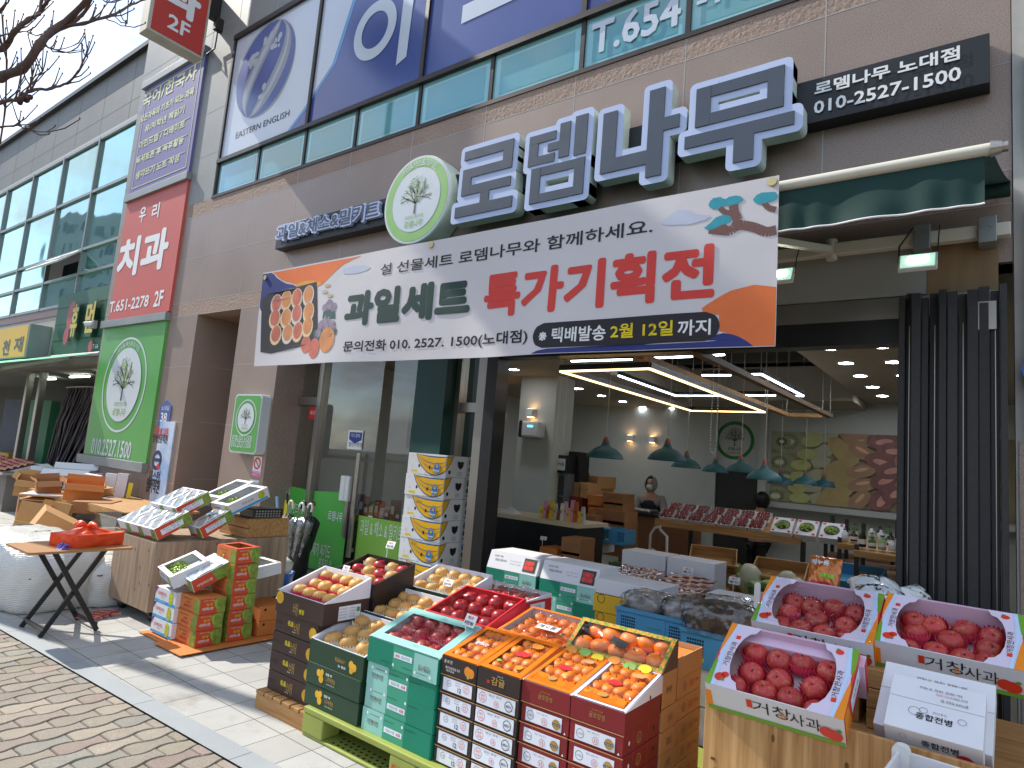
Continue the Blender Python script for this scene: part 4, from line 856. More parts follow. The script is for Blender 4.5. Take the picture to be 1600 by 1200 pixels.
# ------------------------------------------------------------------ cartons
def carton(name, label, loc, w_, d, h, body, front=(), right=(), mats=(), group=None, rz=0, cat='box', top=None):
    """closed carton; prints on its front (-Y) and right (+X) face: ('r',u0,v0,u1,v1,mi) ('t',str,u,v,w,h,mi[,bold,flip]) ('d',u,v,rx,ry,mi) in metres from the face centre"""
    t = thing(name, label, cat, loc, rz, group)
    mb = MB(); mb.box(-w_ / 2, w_ / 2, 0, d, .001, h - .0015); mb.build('carton_body', body, t, bevel=.002)
    if top is not None: mb = MB(); mb.box(-w_ / 2 + .004, w_ / 2 - .004, d / 2 - .025, d / 2 + .025, h - .0012, h - .0004); mb.build('packing_tape', top, t)
    mb = MB(); lab = MB()
    for items, o, r in ((front, Vector((0, 0, h / 2)), XR), (right, Vector((w_ / 2, d / 2, h / 2)), YR)):
        draw(mb, lab, items, o, r, ZU)
    if mb.v: mb.build('print', list(mats), t)
    if lab.v: lab.build('paper_label', list(mats), t)
    return t
def draw(mb, lab, items, o, r, u, lift0=.0012):
    nn = r.cross(u)
    for k, it in enumerate(items):
        L_ = lift0 + .0003 * k; b_ = lab if it[0].isupper() else mb; c = it[0].lower()
        if c == 'r': _, x0, y0, x1, y1, mi = it; b_.add([o + r * x + u * y + nn * L_ for x, y in ((x0, y0), (x1, y0), (x1, y1), (x0, y1))], [(0, 1, 2, 3)], mi)
        elif c == 't':
            s, x, y, w_, h, mi = it[1:7]; bold = it[7] if len(it) > 7 else 0; fl = it[8] if len(it) > 8 else 0
            put_text(b_, s, o + r * x + u * y, -r if fl == 1 else (u if fl == 2 else r), -u if fl == 1 else (-r if fl == 2 else u), w_, h, mi, bold, L_)
        elif c == 'd': _, x, y, rx, ry, mi = it; b_.disc(o + r * x + u * y + nn * L_, r, u, rx, ry, mi, 20)
        elif c == 'o': _, x, y, ro, ri, mi = it; b_.ring(o + r * x + u * y + nn * L_, r, u, ro, ri, mi, 20)
        elif c == 'p': b_.add([o + r * x + u * y + nn * L_ for x, y in it[1]], [tuple(range(len(it[1])))], it[2])
ORD = ['lowest', 'second lowest', 'third lowest', 'fourth lowest', 'fifth lowest', 'sixth lowest', 'topmost']
def stack(first, n, dz, lab, group, jit=.004):
    for k in range(1, n):
        c = copy_tree(first, Vector(first.location) + Vector((random.uniform(-jit, jit), random.uniform(-jit, jit), dz * k)), first.rotation_euler.z + random.uniform(-.006, .006), lab % ORD[k], group)
def display_box(label, x0, x1, y0, y1, z0, zf, zr, body, liner, front=(), right=(), mats=(), film=None, frame=None, name='fruit_box', fw=.03, depth=.098, lid=None, side=None, zs=None):
    t = thing(name, label, 'fruit box', ((x0 + x1) / 2, y0, z0)); th = .006; zb = zf - depth
    mb = MB(); mb.box(x0, x1, y0, y1, z0, zb); zs = zf if zs is None else zs
    mb.box(x0, x1, y0, y0 + th, zb, zf)
    for xa in (x0, x1 - th): mb.add([(x, y, z) for x in (xa, xa + th) for y, z in ((y0 + th, zb), (y1, zb), (y1, zs), (y0 + th, zs))], [(0, 1, 2, 3), (7, 6, 5, 4), (0, 4, 5, 1), (1, 5, 6, 2), (2, 6, 7, 3), (3, 7, 4, 0)])
    mb.build('carton_body', body, t, world=True)
    mb = MB(); i = .0015
    for xa, xb in ((x0 + th, x0 + 2 * th), (x1 - 2 * th, x1 - th)):
        mb.add([(x, y, z) for x in (xa, xb) for y, z in ((y0 + th, zb), (y1 - th, zb), (y1 - th, zr), (y0 + th, zf + .003))], [(0, 1, 2, 3), (7, 6, 5, 4), (0, 4, 5, 1), (1, 5, 6, 2), (2, 6, 7, 3), (3, 7, 4, 0)])
    for xa in (x0 - .001, x1 - th + .001): mb.add([(x, y, z) for x in (xa, xa + th) for y, z in ((y0 + .001, zs + .001), (y1, zs + .001), (y1, zr + .001), (y0 + .001, zf + .004))], [(0, 1, 2, 3), (7, 6, 5, 4), (0, 4, 5, 1), (1, 5, 6, 2), (2, 6, 7, 3), (3, 7, 4, 0)])
    mb.box(x0, x1, y1 - th, y1 + .001, zs + .001, zr + .002); mb.box(x0 + th, x1 - th, y0 + th, y0 + 2 * th, zb, zf + .002)
    mb.quad((x0 + th, y0 + th, zb + .004), (x1 - th, y0 + th, zb + .004), (x1 - th, y1 - th, zr - depth - .015), (x0 + th, y1 - th, zr - depth - .015))
    mb.build('liner', liner, t, world=True)
    pm, lab = MB(), MB(); draw(pm, lab, front, Vector(((x0 + x1) / 2, y0, (z0 + zf) / 2)), XR, ZU); draw(pm, lab, right, Vector((x1 + .001, (y0 + y1) / 2, (z0 + zf) / 2)), YR, ZU)
    if pm.v: pm.build('print', list(mats), t, world=True)
    if lab.v: lab.build('paper_label', list(mats), t, world=True)
    A = Vector((x0 + .003, y0 + .003, zf + .004)); ux = XR * (x1 - x0 - .006); uy = Vector((0, y1 - y0 - .006, zr - zf)); nn = ux.cross(uy).normalized()
    if frame is not None:
        mb = MB()
        P_ = lambda a, b: A + ux * a + uy * b + nn * .002
        fx, fy = fw / ux.length, fw / uy.length
        for a0, b0, a1, b1 in ((0, 0, 1, fy), (0, 1 - fy, 1, 1), (0, fy, fx, 1 - fy), (1 - fx, fy, 1, 1 - fy)): mb.quad(P_(a0, b0), P_(a1, b0), P_(a1, b1), P_(a0, b1))
        mb.build('lid_frame', frame, t, world=True)
    if lid:
        pm, lab = MB(), MB(); draw(pm, lab, lid, A + ux * .5 + uy * .5 + nn * .004, ux.normalized(), uy.normalized()); (pm if pm.v else lab).build('lid_print', list(mats), t, world=True)
    if film:
        mb = MB(); rg = random.Random(hash(label) % 999); ph = [rg.uniform(0, 6) for _ in range(4)]
        mb.grid(lambda a, b: A + ux * a + uy * b + nn * (.001 + .0035 * math.sin(a * 17 + b * 9 + ph[0]) * math.sin(math.pi * a) * math.sin(math.pi * b) + .003 * math.sin(b * 21 - a * 6 + ph[1]) * math.sin(math.pi * a) * math.sin(math.pi * b)), 24, 18); mb.build('film', FILM, t, world=True)
    if frame is OFR or frame is LINW:
        rg = random.Random(len(label)); mb = MB(); k1 = {}
        def wrap_pt(a, b):
            z = k1.setdefault((round(a * 26), round(b * 20)), rg.uniform(-.011, .004)); return A + ux * (.03 + .94 * a) + uy * (.04 + .92 * b) + nn * (z - .004)
        mb.grid(wrap_pt, 26, 20, 0, False); mb.build('inner_wrap', FILM, t, world=True)
    org = A + uy * .06 - nn * (depth - .012) + Vector((.012, .012, 0)); return t, org, ux * (1 - .03 / ux.length), uy * .90, Vector(nn)

# ---- the front row of fruit boxes
BROWNP = mat('brown_printed_card', '#43312a', .55, .05, 4); DGRN = mat('dark_green_card', '#24402c', .5, .05, 4); TEALB = mat('teal_card', '#0f7d62', .5, .06, 4); MINT = mat('mint_card', '#8fc4b8', .5, .04, 4); TEAL2 = mat('mid_teal_card', '#3f9a7c', .5, .04, 4)
DBRN = mat('dark_choc_card', '#332a27', .55, .06, 4); MAROON = mat('maroon_card', '#7e2326', .5, .06, 4); REDC = mat('red_card', '#c8222e', .45, .05, 4); OFR = mat('orange_lid', '#e8761c', .35, .08, 5, rvar=0); LINW = mat('liner_white', '#dcdbe2', .6, .04, 4, rvar=0); LABW = mat('label_paper', '#dde1ea', .6, .03, 5)
GOLD = mat('gold_print', '#a8874a', .45, .1, 9, rvar=0); PEARP = mat('pear_print', '#dca92a', .5, .25, 18, rvar=0); ORP = mat('orange_print', '#e08a2c', .5, .2, 18, rvar=0); PALEP = mat('pale_print', '#a9b9b0', .5, .1, rvar=0); INKM = mat('mid_ink', '#6a5f58', .5, 0, rvar=0)
# wooden and plastic pallets
t = thing('wooden_pallet', 'small slatted wooden pallet under the brown pear cartons', 'pallet', (-3.2, -2.3, 0)); mb = MB()
for k in range(7): mb.box(-3.5 + .085 * k, -3.5 + .085 * k + .072, -2.37, -1.5, .085, .104)
mb.build('slats', WOOD, t, world=True, bevel=.003); mb = MB()
for y in (-2.365, -1.95, -1.56): mb = MB(); mb.box(-3.5, -2.92, y, y + .05, .0, .083); mb.build('runner', WOODH, t, world=True)
YG = mat('yellow_green_plastic', '#8f9848', .45, .12, 5, rvar=0)
t = thing('plastic_pallet', 'yellow green plastic pallet carrying the front row of fruit boxes', 'pallet', (-2.0, -2.3, 0))
mb = MB(); mb.box(-3.02, -.93, -2.39, -1.2, .118, .149); mb.box(-3.02, -.93, -2.385, -1.2, .002, .018)
for x in (-3.02, -2.34, -1.66, -1.05):
    for y in (-2.388, -1.85, -1.3): mb.box(x, x + .17, y, y + .12, .018, .118)
mb.build('deck', YG, t, world=True, bevel=.006)
mb = MB()
for i in range(24):
    for j in range(3): x, y = -2.8 + .04 * i + (0.02 if j % 2 else 0), -2.36 + .035 * j; mb.box(x, x + .018, y, y + .012, .0182, .0188)
mb.build('drain_holes', DARKIN, t, world=True)
mb = MB(); put_text(mb, 'RJ 농산물', (-2.25, -2.392, .07), XR, ZU, .13, .035, 0, .02, .002); mb.build('lettering', INKR, t, world=True)
# A: brown pear cartons
pm_ = [INKY, GOLD, PEARP, INKW, LABW, INKB, INKR, INKG]
fa = [('t', '名品', -.05, .01, .055, .03, 0, .03), ('t', '배', .012, -.004, .05, .062, 1, .0), ('r', -.19, .004, -.13, .007, 5), ('r', -.19, -.008, -.12, -.005, 5), ('t', '명품배', -.01, -.03, .03, .008, 3)]
A0 = carton('pear_carton', 'brown pear carton with yellow and gold lettering, lowest in the stack on the wooden pallet', (-3.275, -2.315, .105), .405, .33, .1105, BROWNP, fa + [('d', .165, -.002, .034, .034, 2)], (), pm_, 'brown pear cartons on the wooden pallet')
stack(A0, 4, .111, 'brown pear carton with yellow and gold lettering, %s on the wooden pallet', 'brown pear cartons on the wooden pallet')
t, o, ax, ay, nn = display_box('open brown carton with white liner and tan pears on the brown pear stack', -3.478, -3.03, -2.32, -1.99, .55, .668, .785, BROWNP, LINW, [('d', -.19, .025, .036, .036, 2), ('t', '배', -.03, -.015, .045, .07, 1), ('t', '명장', .03, -.02, .05, .028, 0, .03)],
    [('R', -.06, -.045, .10, .035, 4)] + [('T', '생산자 표시 사항', -.03, .02 - .016 * k, .05, .008, 5) for k in range(4)] + [('T', '무게 5kg', .04, .02 - .016 * k, .04, .008, 5) for k in range(4)] + [('R', .07, -.005, .092, .02, 7)], pm_)
fruit_rows('pearr', o, ax, ay, nn, 4, 3, 'tan pear in a pink net, open brown carton', 'pears in the open brown carton', stag=.2)
# A2: black box with pears and dark apples
t, o, ax, ay, nn = display_box('open black box mixing tan pears and dark red apples behind the brown cartons', -3.46, -3.0, -1.985, -1.66, .1, .745, .845, mat('black_card', '#1d1a1a', .35, .08, 4), mat('black_liner', '#231d1d', .35, .08, 4), name='fruit_box')
for j in range(3):
    for i in range(4): fruit('appler' if (i + j) % 2 else 'pearw', o + ax * ((i + .5) / 4) + ay * ((j + .5) / 3) + nn * .004, '%s in the open black box, %s row, %s from left' % ('dark red apple' if (i + j) % 2 else 'tan pear', ROWN[3][j], ORDN[i]), 'fruit in the open black box ' + ('apples' if (i + j) % 2 else 'pears'))
# B: dark green pear boxes
fb = [('d', -.115, .015, .017, .019, 2), ('d', -.088, .022, .015, .017, 2), ('d', -.09, -.012, .019, .021, 2), ('t', '명품 배', -.03, .022, .05, .014, 3, .02), ('t', '나주배영농', -.01, -.002, .075, .026, 1, .01), ('t', '세계에서 제일 좋은 배', -.01, -.026, .065, .007, 3)]
B0 = carton('pear_carton', 'dark green pear carton with gold lettering, lower one on the plastic pallet', (-2.84, -2.362, .15), .44, .32, .111, DGRN, fb, (), pm_, 'dark green pear cartons on the pallet')
stack(B0, 2, .112, 'dark green pear carton with gold lettering, upper closed one on the pallet %s', 'dark green pear cartons on the pallet')
fbf = [('d', .13, .0, .019, .021, 2), ('d', .155, -.01, .018, .02, 2), ('d', .135, -.028, .015, .016, 2), ('t', '나주배영농', .04, .0, .085, .024, 1, .01, 1), ('t', '명품 배', .06, -.028, .06, .014, 3, .02, 1)]
t, o, ax, ay, nn = display_box('open dark green carton with white liner and large tan pears in the front row', -3.06, -2.615, -2.362, -2.045, .374, .488, .592, DGRN, LINW, fbf, (), pm_)
fruit_rows('pear', o, ax, ay, nn, 3, 3, 'large tan pear in the nearest dark green carton', 'pears in the front dark green carton', s=1.12, stag=.3)
t, o, ax, ay, nn = display_box('open dark green carton of tan pears in white nets behind the front green carton', -3.06, -2.6, -2.03, -1.72, .15, .60, .70, DGRN, LINW, (), (), pm_)
fruit_rows('pear', o, ax, ay, nn, 4, 3, 'tan pear in the second row green carton', 'pears in the second row green carton', stag=.2)
t, o, ax, ay, nn = display_box('open green carton of pears in white nets farthest back by the banana boxes', -3.14, -2.66, -1.62, -1.28, .1, .695, .80, DGRN, LINW, (), (), pm_)
fruit_rows('pearw', o, ax, ay, nn, 4, 3, 'tan pear in the farthest green carton', 'pears in the farthest green carton', stag=.2)
# C: teal apple gift boxes
pc = [MINT, TEALB, TEAL2, INKB, INKR, LABW, INKW]
def teal_front(fl, W=.475, H=.112):
    s = -1 if fl else 1; h2 = H / 2 - .001; q = lambda a, b: (min(a * s, b * s), max(a * s, b * s))
    out = []
    for (a, b), mi in ((q(-W / 2, -.085), 0), (q(-.085, .06), 2), (q(.06, W / 2), 1)): out.append(('r', a, -h2, b, h2, mi))
    out += [('t', '거창한 거창', s * -.16, -.005, .085, .028, 3, .0, fl), ('t', '한', s * -.155, -.003, .014, .016, 4, .02, fl), ('r', *q(-.075, .05)[:1], -.022 if not fl else .0, q(-.075, .05)[1], .004 if not fl else .026, 5), ('t', '맛있는거창', s * -.03, -.009 if not fl else .013, .06, .014, 2, .01, fl), ('t', '사과', s * .025, -.009 if not fl else .013, .03, .016, 4, .02, fl)]
    for x in (-.16, -.06, .09): out += [('d', s * x - .04 * s, .034 * (-1 if fl else 1), .006, .0075, 6), ('r', *q(x - .02, x + .05)[:1], .031 * (-1 if fl else 1), q(x - .02, x + .05)[1], .033 * (-1 if fl else 1), 3)]
    return out
C0 = carton('apple_gift_box', 'teal and mint apple gift box, lowest in the front teal stack', (-2.357, -2.352, .15), .485, .335, .1095, TEALB, teal_front(0), (), pc, 'teal apple gift boxes in the front row')
stack(C0, 3, .11, 'teal and mint apple gift box, %s in the front teal stack', 'teal apple gift boxes in the front row')
TPRINT = mat('teal_lid_print', '#1f9a78', .4, .05, 3, rvar=0)
t, o, ax, ay, nn = display_box('open teal gift box of red apples under cellophane with a paper price tag', -2.602, -2.112, -2.355, -2.05, .482, .598, .70, TEALB, LINW, teal_front(1, .485, .114), (), pc, film=True, frame=MINT, fw=.05)
mb = MB(); mb.quad(o + ax * .98 - nn * -.062 + Vector((-.03, 0, .0)), o + ax * 1.02 + nn * .062, o + ax * 1.02 + ay * 1.06 + nn * .062, o + ax * .94 + ay * 1.06 + nn * .062); mb.build('lid_print', TPRINT, t, world=True)
fruit_rows('apple', o + ax * .04, ax * .9, ay, nn, 4, 3, 'red apple inside the front teal gift box', 'apples in the teal gift box', stag=.2)
t, o, ax, ay, nn = display_box('open red box of red apples under cellophane behind the teal gift box', -2.56, -2.12, -2.0, -1.66, .15, .685, .79, REDC, REDC, (), (), pc, film=True, frame=REDC, fw=.012)
fruit_rows('appler', o, ax, ay, nn, 4, 3, 'red apple inside the open red box', 'apples in the red box', stag=.2)
lidp = MB()
for a, b in ((.12, .75), (.55, .95), (.9, .8)): lidp.disc(o + ax * a + ay * b + nn * .075, XR, ay.normalized(), .02, .017, 0, 16); lidp.disc(o + ax * a + ay * b + nn * .0755, XR, ay.normalized(), .012, .01, 1, 12)
lidp.build('seal_print', [INKR, INKW], t, world=True)
# C3: pink apple box
pk = [INKB, INKR, mat('pale_pink_card', '#d9bcd0', .5, .06, 4, rvar=0), INKO, INKG, LABW]
t, o, ax, ay, nn = display_box('pale pink and red apple box under film behind the red box', -2.77, -2.265, -1.50, -1.17, .63, .722, .745, pk[2], LINW, [('t', '거창한 사과', -.03, -.01, .25, .045, 0, .01), ('r', -.17, .005, -.15, .035, 1), ('d', .16, -.012, .027, .022, 1), ('d', .19, -.014, .025, .021, 1)], [('r', -.165, -.046, .165, .046, 1), ('R', -.07, -.03, .09, .03, 5), ('T', '생산지 거창', 0, .01, .09, .012, 0), ('T', '사과 5kg', 0, -.012, .07, .012, 0)], pk, film=True, depth=.088)
fruit_rows('appler', o, ax, ay, nn, 5, 3, 'red apple inside the pale pink apple box', 'apples in the pale pink box', stag=.2, s=.85)
R0 = carton('apple_gift_box', 'red apple carton just under the pale pink apple box', (-2.517, -1.5, .525), .5, .34, .1, REDC, (), [('R', -.07, -.03, .09, .03, 5)], pk, 'red apple cartons behind'); stack(R0, 1, .1, '%s', 'red apple cartons behind')
for k in range(4): copy_tree(R0, (-2.517, -1.5, .525 - .101 * (k + 1)), 0, 'red apple carton, %s below the pale pink apple box' % ('second', 'third', 'fourth', 'fifth')[k], 'red apple cartons behind')
# D: dark brown mandarin cartons with paper labels
pd = [INKW, ORP, LABW, INKB, INKR, GOLD, INKLG, INKM, CARD]
def lab12(num, W):
    return [('R', -W * .42, -.030, W * .40, .026, 2), ('O', -W * .25, .004, .014, .012, 7), ('T', '감귤', -W * .25, .004, .014, .008, 7), ('T', num, .012, -.012, .02, .02, 3, .02), ('O', W * .24, .002, .018, .0165, 4), ('T', '품질', W * .24, .006, .018, .008, 4), ('T', '확인', W * .24, -.006, .018, .008, 4), ('T', '생산자', -.0, .016, .03, .006, 7), ('T', '제주감귤', .0, .006, .03, .006, 7), ('r', -W * .5 + .001, .0345, W * .5 - .001, .0385, 8)]
D0 = carton('mandarin_carton', 'dark brown mandarin carton with white label, lowest in the stack beside the teal boxes', (-1.993, -2.343, .15), .214, .33, .0785, DBRN, lab12('12', .214), (), pd, 'dark mandarin cartons beside the teal boxes')
stack(D0, 5, .0787, 'dark brown mandarin carton with white label, %s beside the teal boxes', 'dark mandarin cartons beside the teal boxes', .0015)
D20 = carton('mandarin_carton', 'dark brown mandarin carton with red stamped label, lowest in the stack beside maroon cartons', (-1.765, -2.343, .15), .232, .33, .0785, DBRN, [('R', -.112, -.032, .10, .028, 2), ('O', -.08, -.002, .022, .02, 4), ('T', '제주', -.08, .005, .024, .011, 4), ('T', '감귤', -.08, -.009, .024, .011, 4), ('O', -.002, -.012, .014, .0125, 4), ('T', '13', -.002, -.012, .012, .012, 4, .02), ('T', '확인', -.03, .016, .03, .008, 3), ('O', .066, -.003, .022, .019, 3), ('T', '품질검사', .066, -.003, .03, .01, 3, .02), ('T', '품종', .01, .018, .03, .007, 7), ('r', -.115, .0345, .115, .0385, 8)], (), pd, 'dark mandarin cartons beside the maroon cartons')
stack(D20, 5, .0787, 'dark brown mandarin carton with red stamped label, %s beside the maroon cartons', 'dark mandarin cartons beside the maroon cartons', .0015)
ORL = mat('orange_liner', '#e07a2c', .5, .15, 6, rvar=0)
lidD = [('d', .03, .1, .028, .022, 1), ('p', [(-.02, -.02), (.03, -.01), (.05, .02), (.0, .03), (-.03, .01)], 4), ('d', .06, -.1, .02, .018, 1), ('d', -.06, -.09, .012, .01, 6)]
t, o, ax, ay, nn = display_box('open dark brown box of mandarins with orange lid frame and white script', -2.102, -1.888, -2.345, -2.02, .545, .622, .70, DBRN, ORL, [('t', '올 바 른', -.065, .018, .05, .016, 0), ('t', '좋은감귤만을 담은', -.035, -.008, .09, .012, 0), ('t', '제주감귤', -.05, -.022, .05, .009, 0), ('d', .055, .002, .02, .022, 1), ('d', .075, -.002, .02, .021, 1), ('d', .06, -.024, .008, .005, 6)], (), pd, film=True, frame=OFR, fw=.028, lid=[('t', '꿀맛나는', 0, 0, .08, .03, 0, .02)], depth=.074)
fruit_rows('citrus', o + ax * .05, ax * .9, ay, nn, 3, 4, 'mandarin in the orange framed box with white script', 'mandarins in the white script box', s=1.0)
t, o, ax, ay, nn = display_box('open dark brown box of mandarins with orange lid frame and red bow print', -1.882, -1.648, -2.345, -2.02, .545, .625, .705, DBRN, ORL, [('t', '감귤', 0, .0, .075, .034, 5, .02), ('t', '자연이 키운', .01, .024, .03, .006, 0), ('r', -.06, -.016, -.046, -.002, 4)], (), pd, film=True, frame=OFR, fw=.028, lid=lidD, depth=.074)
fruit_rows('citrus', o + ax * .05, ax * .9, ay, nn, 3, 4, 'mandarin in the orange framed box with red bow', 'mandarins in the red bow box')
t, o, ax, ay, nn = display_box('second row box of mandarins under film with orange rim and black script', -2.06, -1.62, -1.99, -1.68, .15, .69, .765, CARD, LINW, (), (), pd, film=True, frame=OFR, fw=.016, lid=[('r', -.06, -.05, .07, .0, 0), ('t', '해오름', .0, -.022, .1, .035, 3, .02)])
fruit_rows('citrus', o, ax, ay, nn, 5, 4, 'mandarin in the second row box with black script', 'mandarins in the second row box', s=1.1)
# E: maroon cartons
pe = [GOLD, LABW, INKB, INKR, INKW, CARD, INKM]
fe = [('R', -.095, -.033, .085, .022, 1), ('O', -.07, -.006, .018, .016, 6), ('T', '노지감귤', -.07, -.006, .024, .008, 6), ('T', '당도', -.03, .012, .018, .006, 6), ('O', .0, -.014, .014, .0125, 3), ('T', '11', .0, -.014, .01, .014, 3, .02), ('T', '등급 크기', .0, .012, .03, .006, 2), ('D', .06, -.008, .02, .02, 0), ('R', .04, -.013, .08, -.004, 2), ('T', '감귤농협', .06, -.0085, .034, .006, 4), ('r', -.122, .0365, .122, .0405, 5), ('p', [(.098, -.034), (.108, -.034), (.103, -.024)], 4)]
re_ = [('o', -.03, 0, .022, .018, 0), ('t', '감', -.03, 0, .02, .022, 0), ('r', -.085, -.04, -.084, .04, 0), ('r', .05, -.04, .051, .04, 0), ('d', -.12, .0, .007, .009, 1), ('d', .11, .0, .007, .009, 2)]
E0 = carton('mandarin_carton', 'maroon mandarin carton with white stamp label, lowest in the left maroon stack', (-1.523, -2.333, .13), .238, .335, .0825, MAROON, fe, re_, pe, 'maroon mandarin cartons of the left stack')
stack(E0, 5, .0828, 'maroon mandarin carton with white stamp label, %s in the left maroon stack', 'maroon mandarin cartons of the left stack', .0015)
for k in range(5): copy_tree(E0, (-1.277 + random.uniform(-.0015, .0015), -2.333, .13 + .0828 * k), 0, 'maroon mandarin carton with gold side circle, %s in the right maroon stack' % ORD[k], 'maroon mandarin cartons of the right stack')
fe2 = [('t', '귤로장생', 0, -.002, .07, .022, 0), ('t', '프리미엄 감귤', 0, .018, .05, .007, 0)]
lidE = [('p', [(-.05, -.015), (-.0, -.025), (.02, .0), (.0, .02), (-.035, .02)], 3), ('d', .05, .1, .026, .018, 5), ('d', -.01, -.11, .02, .016, 0)]
for k, (xa, xb, nm) in enumerate(((-1.643, -1.402, 'left'), (-1.398, -1.155, 'right'))):
    t, o, ax, ay, nn = display_box('open maroon box of mandarins under film with white rim, %s of the pair' % nm, xa, xb, -2.336, -1.995, .545, .625, .698, MAROON, LINW, fe2, [('d', .05, .05, .007, .009, 2)], pe, film=True, frame=LINW if k else OFR, fw=.012 if k else .02, lid=lidE, depth=.074)
    mb = MB(); mb.quad(o + nn * .064 + ay * -.04, o + ax + nn * .064 + ay * -.04, o + ax * .96 + ay * .14 + nn * .066, o + ax * .02 + ay * .2 + nn * .066); mb.quad(o + nn * .064 + ay * .92, o + ax + nn * .064 + ay * .88, o + ax + ay * 1.04 + nn * .066, o + ay * 1.04 + nn * .066); mb.build('orange_print', OFR, t, world=True)
    fruit_rows('citrus', o, ax, ay, nn, 4, 4, 'mandarin in the %s open maroon box' % nm, 'mandarins in the %s maroon box' % nm)
# F: brown boxes behind the maroon stack
px_ = [INKB, INKR, INKM, CARDO]
F0 = carton('cardboard_box', 'plain brown carton, lowest in the stack right behind the maroon cartons', (-1.40, -1.985, .09), .49, .155, .092, CARD, (), [('t', '감귤', -.0, .0, .05, .03, 2), ('r', .03, -.02, .032, .02, 2)], px_, 'brown cartons behind the maroon stack'); stack(F0, 5, .0925, 'plain brown carton, %s in the stack right behind the maroon cartons', 'brown cartons behind the maroon stack')
t, o, ax, ay, nn = display_box('brown box of large mandarins with striped orange film on the brown cartons', -1.65, -1.155, -2.005, -1.84, .555, .70, .815, CARD, mat('brown_liner', '#5a4436', .6, .1, rvar=0), (), [('t', '한라봉', .0, -.0, .06, .025, 0)], px_ + [ORP, INKLG, INKY, DBRN], film=True, frame=mat('striped_film', '#e88a2c', .35, 0, 60, stretch=(1, 1, .001), col2='#6a8a2c', ramp=(.46, .52), rvar=0), fw=.022, lid=[('p', [(-.05, -.01), (.04, -.03), (.05, .01), (-.04, .03)], 7), ('t', '제주감귤', .0, .0, .06, .012, 0)] + [('d', x, -.11 + .01 * (k % 2), .03, .022, 4 + k % 3) for k, x in enumerate((-.2, -.13, -.06, .02, .1, .17))])
fruit_rows('citrus', o, ax, ay, nn, 5, 2, 'large mandarin under the striped orange film', 'mandarins under the striped film', s=1.35, stag=.2)
G0 = carton('cardboard_box', 'brown carton with stamped side, lowest in the stack beside the blue crates', (-1.40, -1.825, .09), .49, .295, .092, CARD, (), [('o', -.06, 0, .02, .017, 2), ('t', '귤', -.06, 0, .018, .018, 2), ('t', '감귤', .02, 0, .05, .028, 1), ('t', '10kg', .09, 0, .04, .02, 2)], px_, 'brown stamped cartons beside the crates'); stack(G0, 6, .0925, 'brown carton with stamped side, %s in the stack beside the blue crates', 'brown stamped cartons beside the crates')
t = thing('cardboard_box', 'open topped brown carton with an orange flap beside the blue crates', 'box', (-1.4, -1.825, .645)); mb = MB()
for a in ((-1.645, -1.155, -1.825, -1.82), (-1.645, -1.155, -1.535, -1.53), (-1.645, -1.64, -1.82, -1.535), (-1.16, -1.155, -1.82, -1.535)): mb.box(*a, .645, .735)
mb.box(-1.64, -1.16, -1.82, -1.535, .645, .65); mb.build('carton_body', CARD, t, world=True)
mb = MB(); mb.quad((-1.64, -1.815, .69), (-1.165, -1.815, .69), (-1.165, -1.54, .71), (-1.64, -1.54, .71)); mb.build('flap', CARDO, t, world=True)
def price_card(label, p, w_=.06, h=.045, txt='1만원', tilt=.2, hgt=.06):
    t = thing('price_card', label, 'price tag', p, tilt); mb = MB(); mb.box(-w_ / 2, w_ / 2, -.001, .001, hgt, hgt + h, 0, Matrix.Rotation(rad(-25), 4, 'X')); mb.build('card', INKW, t)
    mb = MB(); Mx = Matrix.Rotation(rad(-25), 4, 'X'); put_text(mb, txt, Mx @ Vector((0, -.002, hgt + h * .3)), XR, Mx @ ZU, w_ * .8, h * .3, 0, .03); put_text(mb, '특가', Mx @ Vector((0, -.002, hgt + h * .72)), XR, Mx @ ZU, w_ * .5, h * .25, 1, .03); mb.build('lettering', [INKB, INKR], t)
    mb = MB(); mb.tube([(0, .003, -.01), (.004, .006, hgt * .5), (0, .004, hgt + .01)], .003, 5); mb.build('clip', INKW, t)
price_card('white price card clipped to the open black box rim, lower one', (-3.30, -1.99, .74), .055, .05, '3만원', .1, .03)
price_card('white price card on a tall clip above the open black box', (-3.28, -1.66, .84), .07, .05, '특상품', .1, .07)
price_card('white price card standing in the farthest pear carton', (-2.78, -1.62, .68), .08, .045, '2만9천', -.1, .07)
price_card('white price card on the teal gift box film', (-2.16, -2.13, .66), .085, .06, '5만원', -.2, .05)

# ------------------------------------------------------------------ pine crate with tilted apple gift boxes (right)
PINE = mat('knotty_pine', '#c39a66', .6, .1, 2.0, stretch=(16, 16, .7), col2='#8f602f', ramp=(.36, .68)); KNOT = mat('pine_knot', '#5f4020', .6, .2, 30)
CR = thing('wooden_crate', 'large pine display crate under the tilted apple gift boxes', 'crate', (-.3, -1.8, 0))
mb = MB(); mb.box(-.895, .6, -2.205, -2.185, .05, .757); mb.box(-.895, -.875, -2.185, -1.15, .05, .757); mb.box(.58, .6, -2.185, -1.15, .05, .757); mb.build('side_boards', PINE, CR, world=True, bevel=.003)
mb = MB(); rg = random.Random(9)
for k in range(16): mb.disc((rg.uniform(-.86, -.1), -2.2062 - .0001 * k, rg.uniform(.3, .74)), XR, ZU, rg.uniform(.004, .011), rg.uniform(.005, .015), 0, 9)
mb.build('knots', KNOT, CR, world=True)
mb = MB()
for k in range(4): mb.box(-.875, .58, -2.185 + .26 * k, -2.185 + .26 * k + .255, .62, .64)
mb.build('shelf', WOODH, CR, world=True)
t = thing('wooden_crate', 'smaller stacked pine box behind the white cookie cartons', 'crate', (-.2, -1.7, .64)); mb = MB()
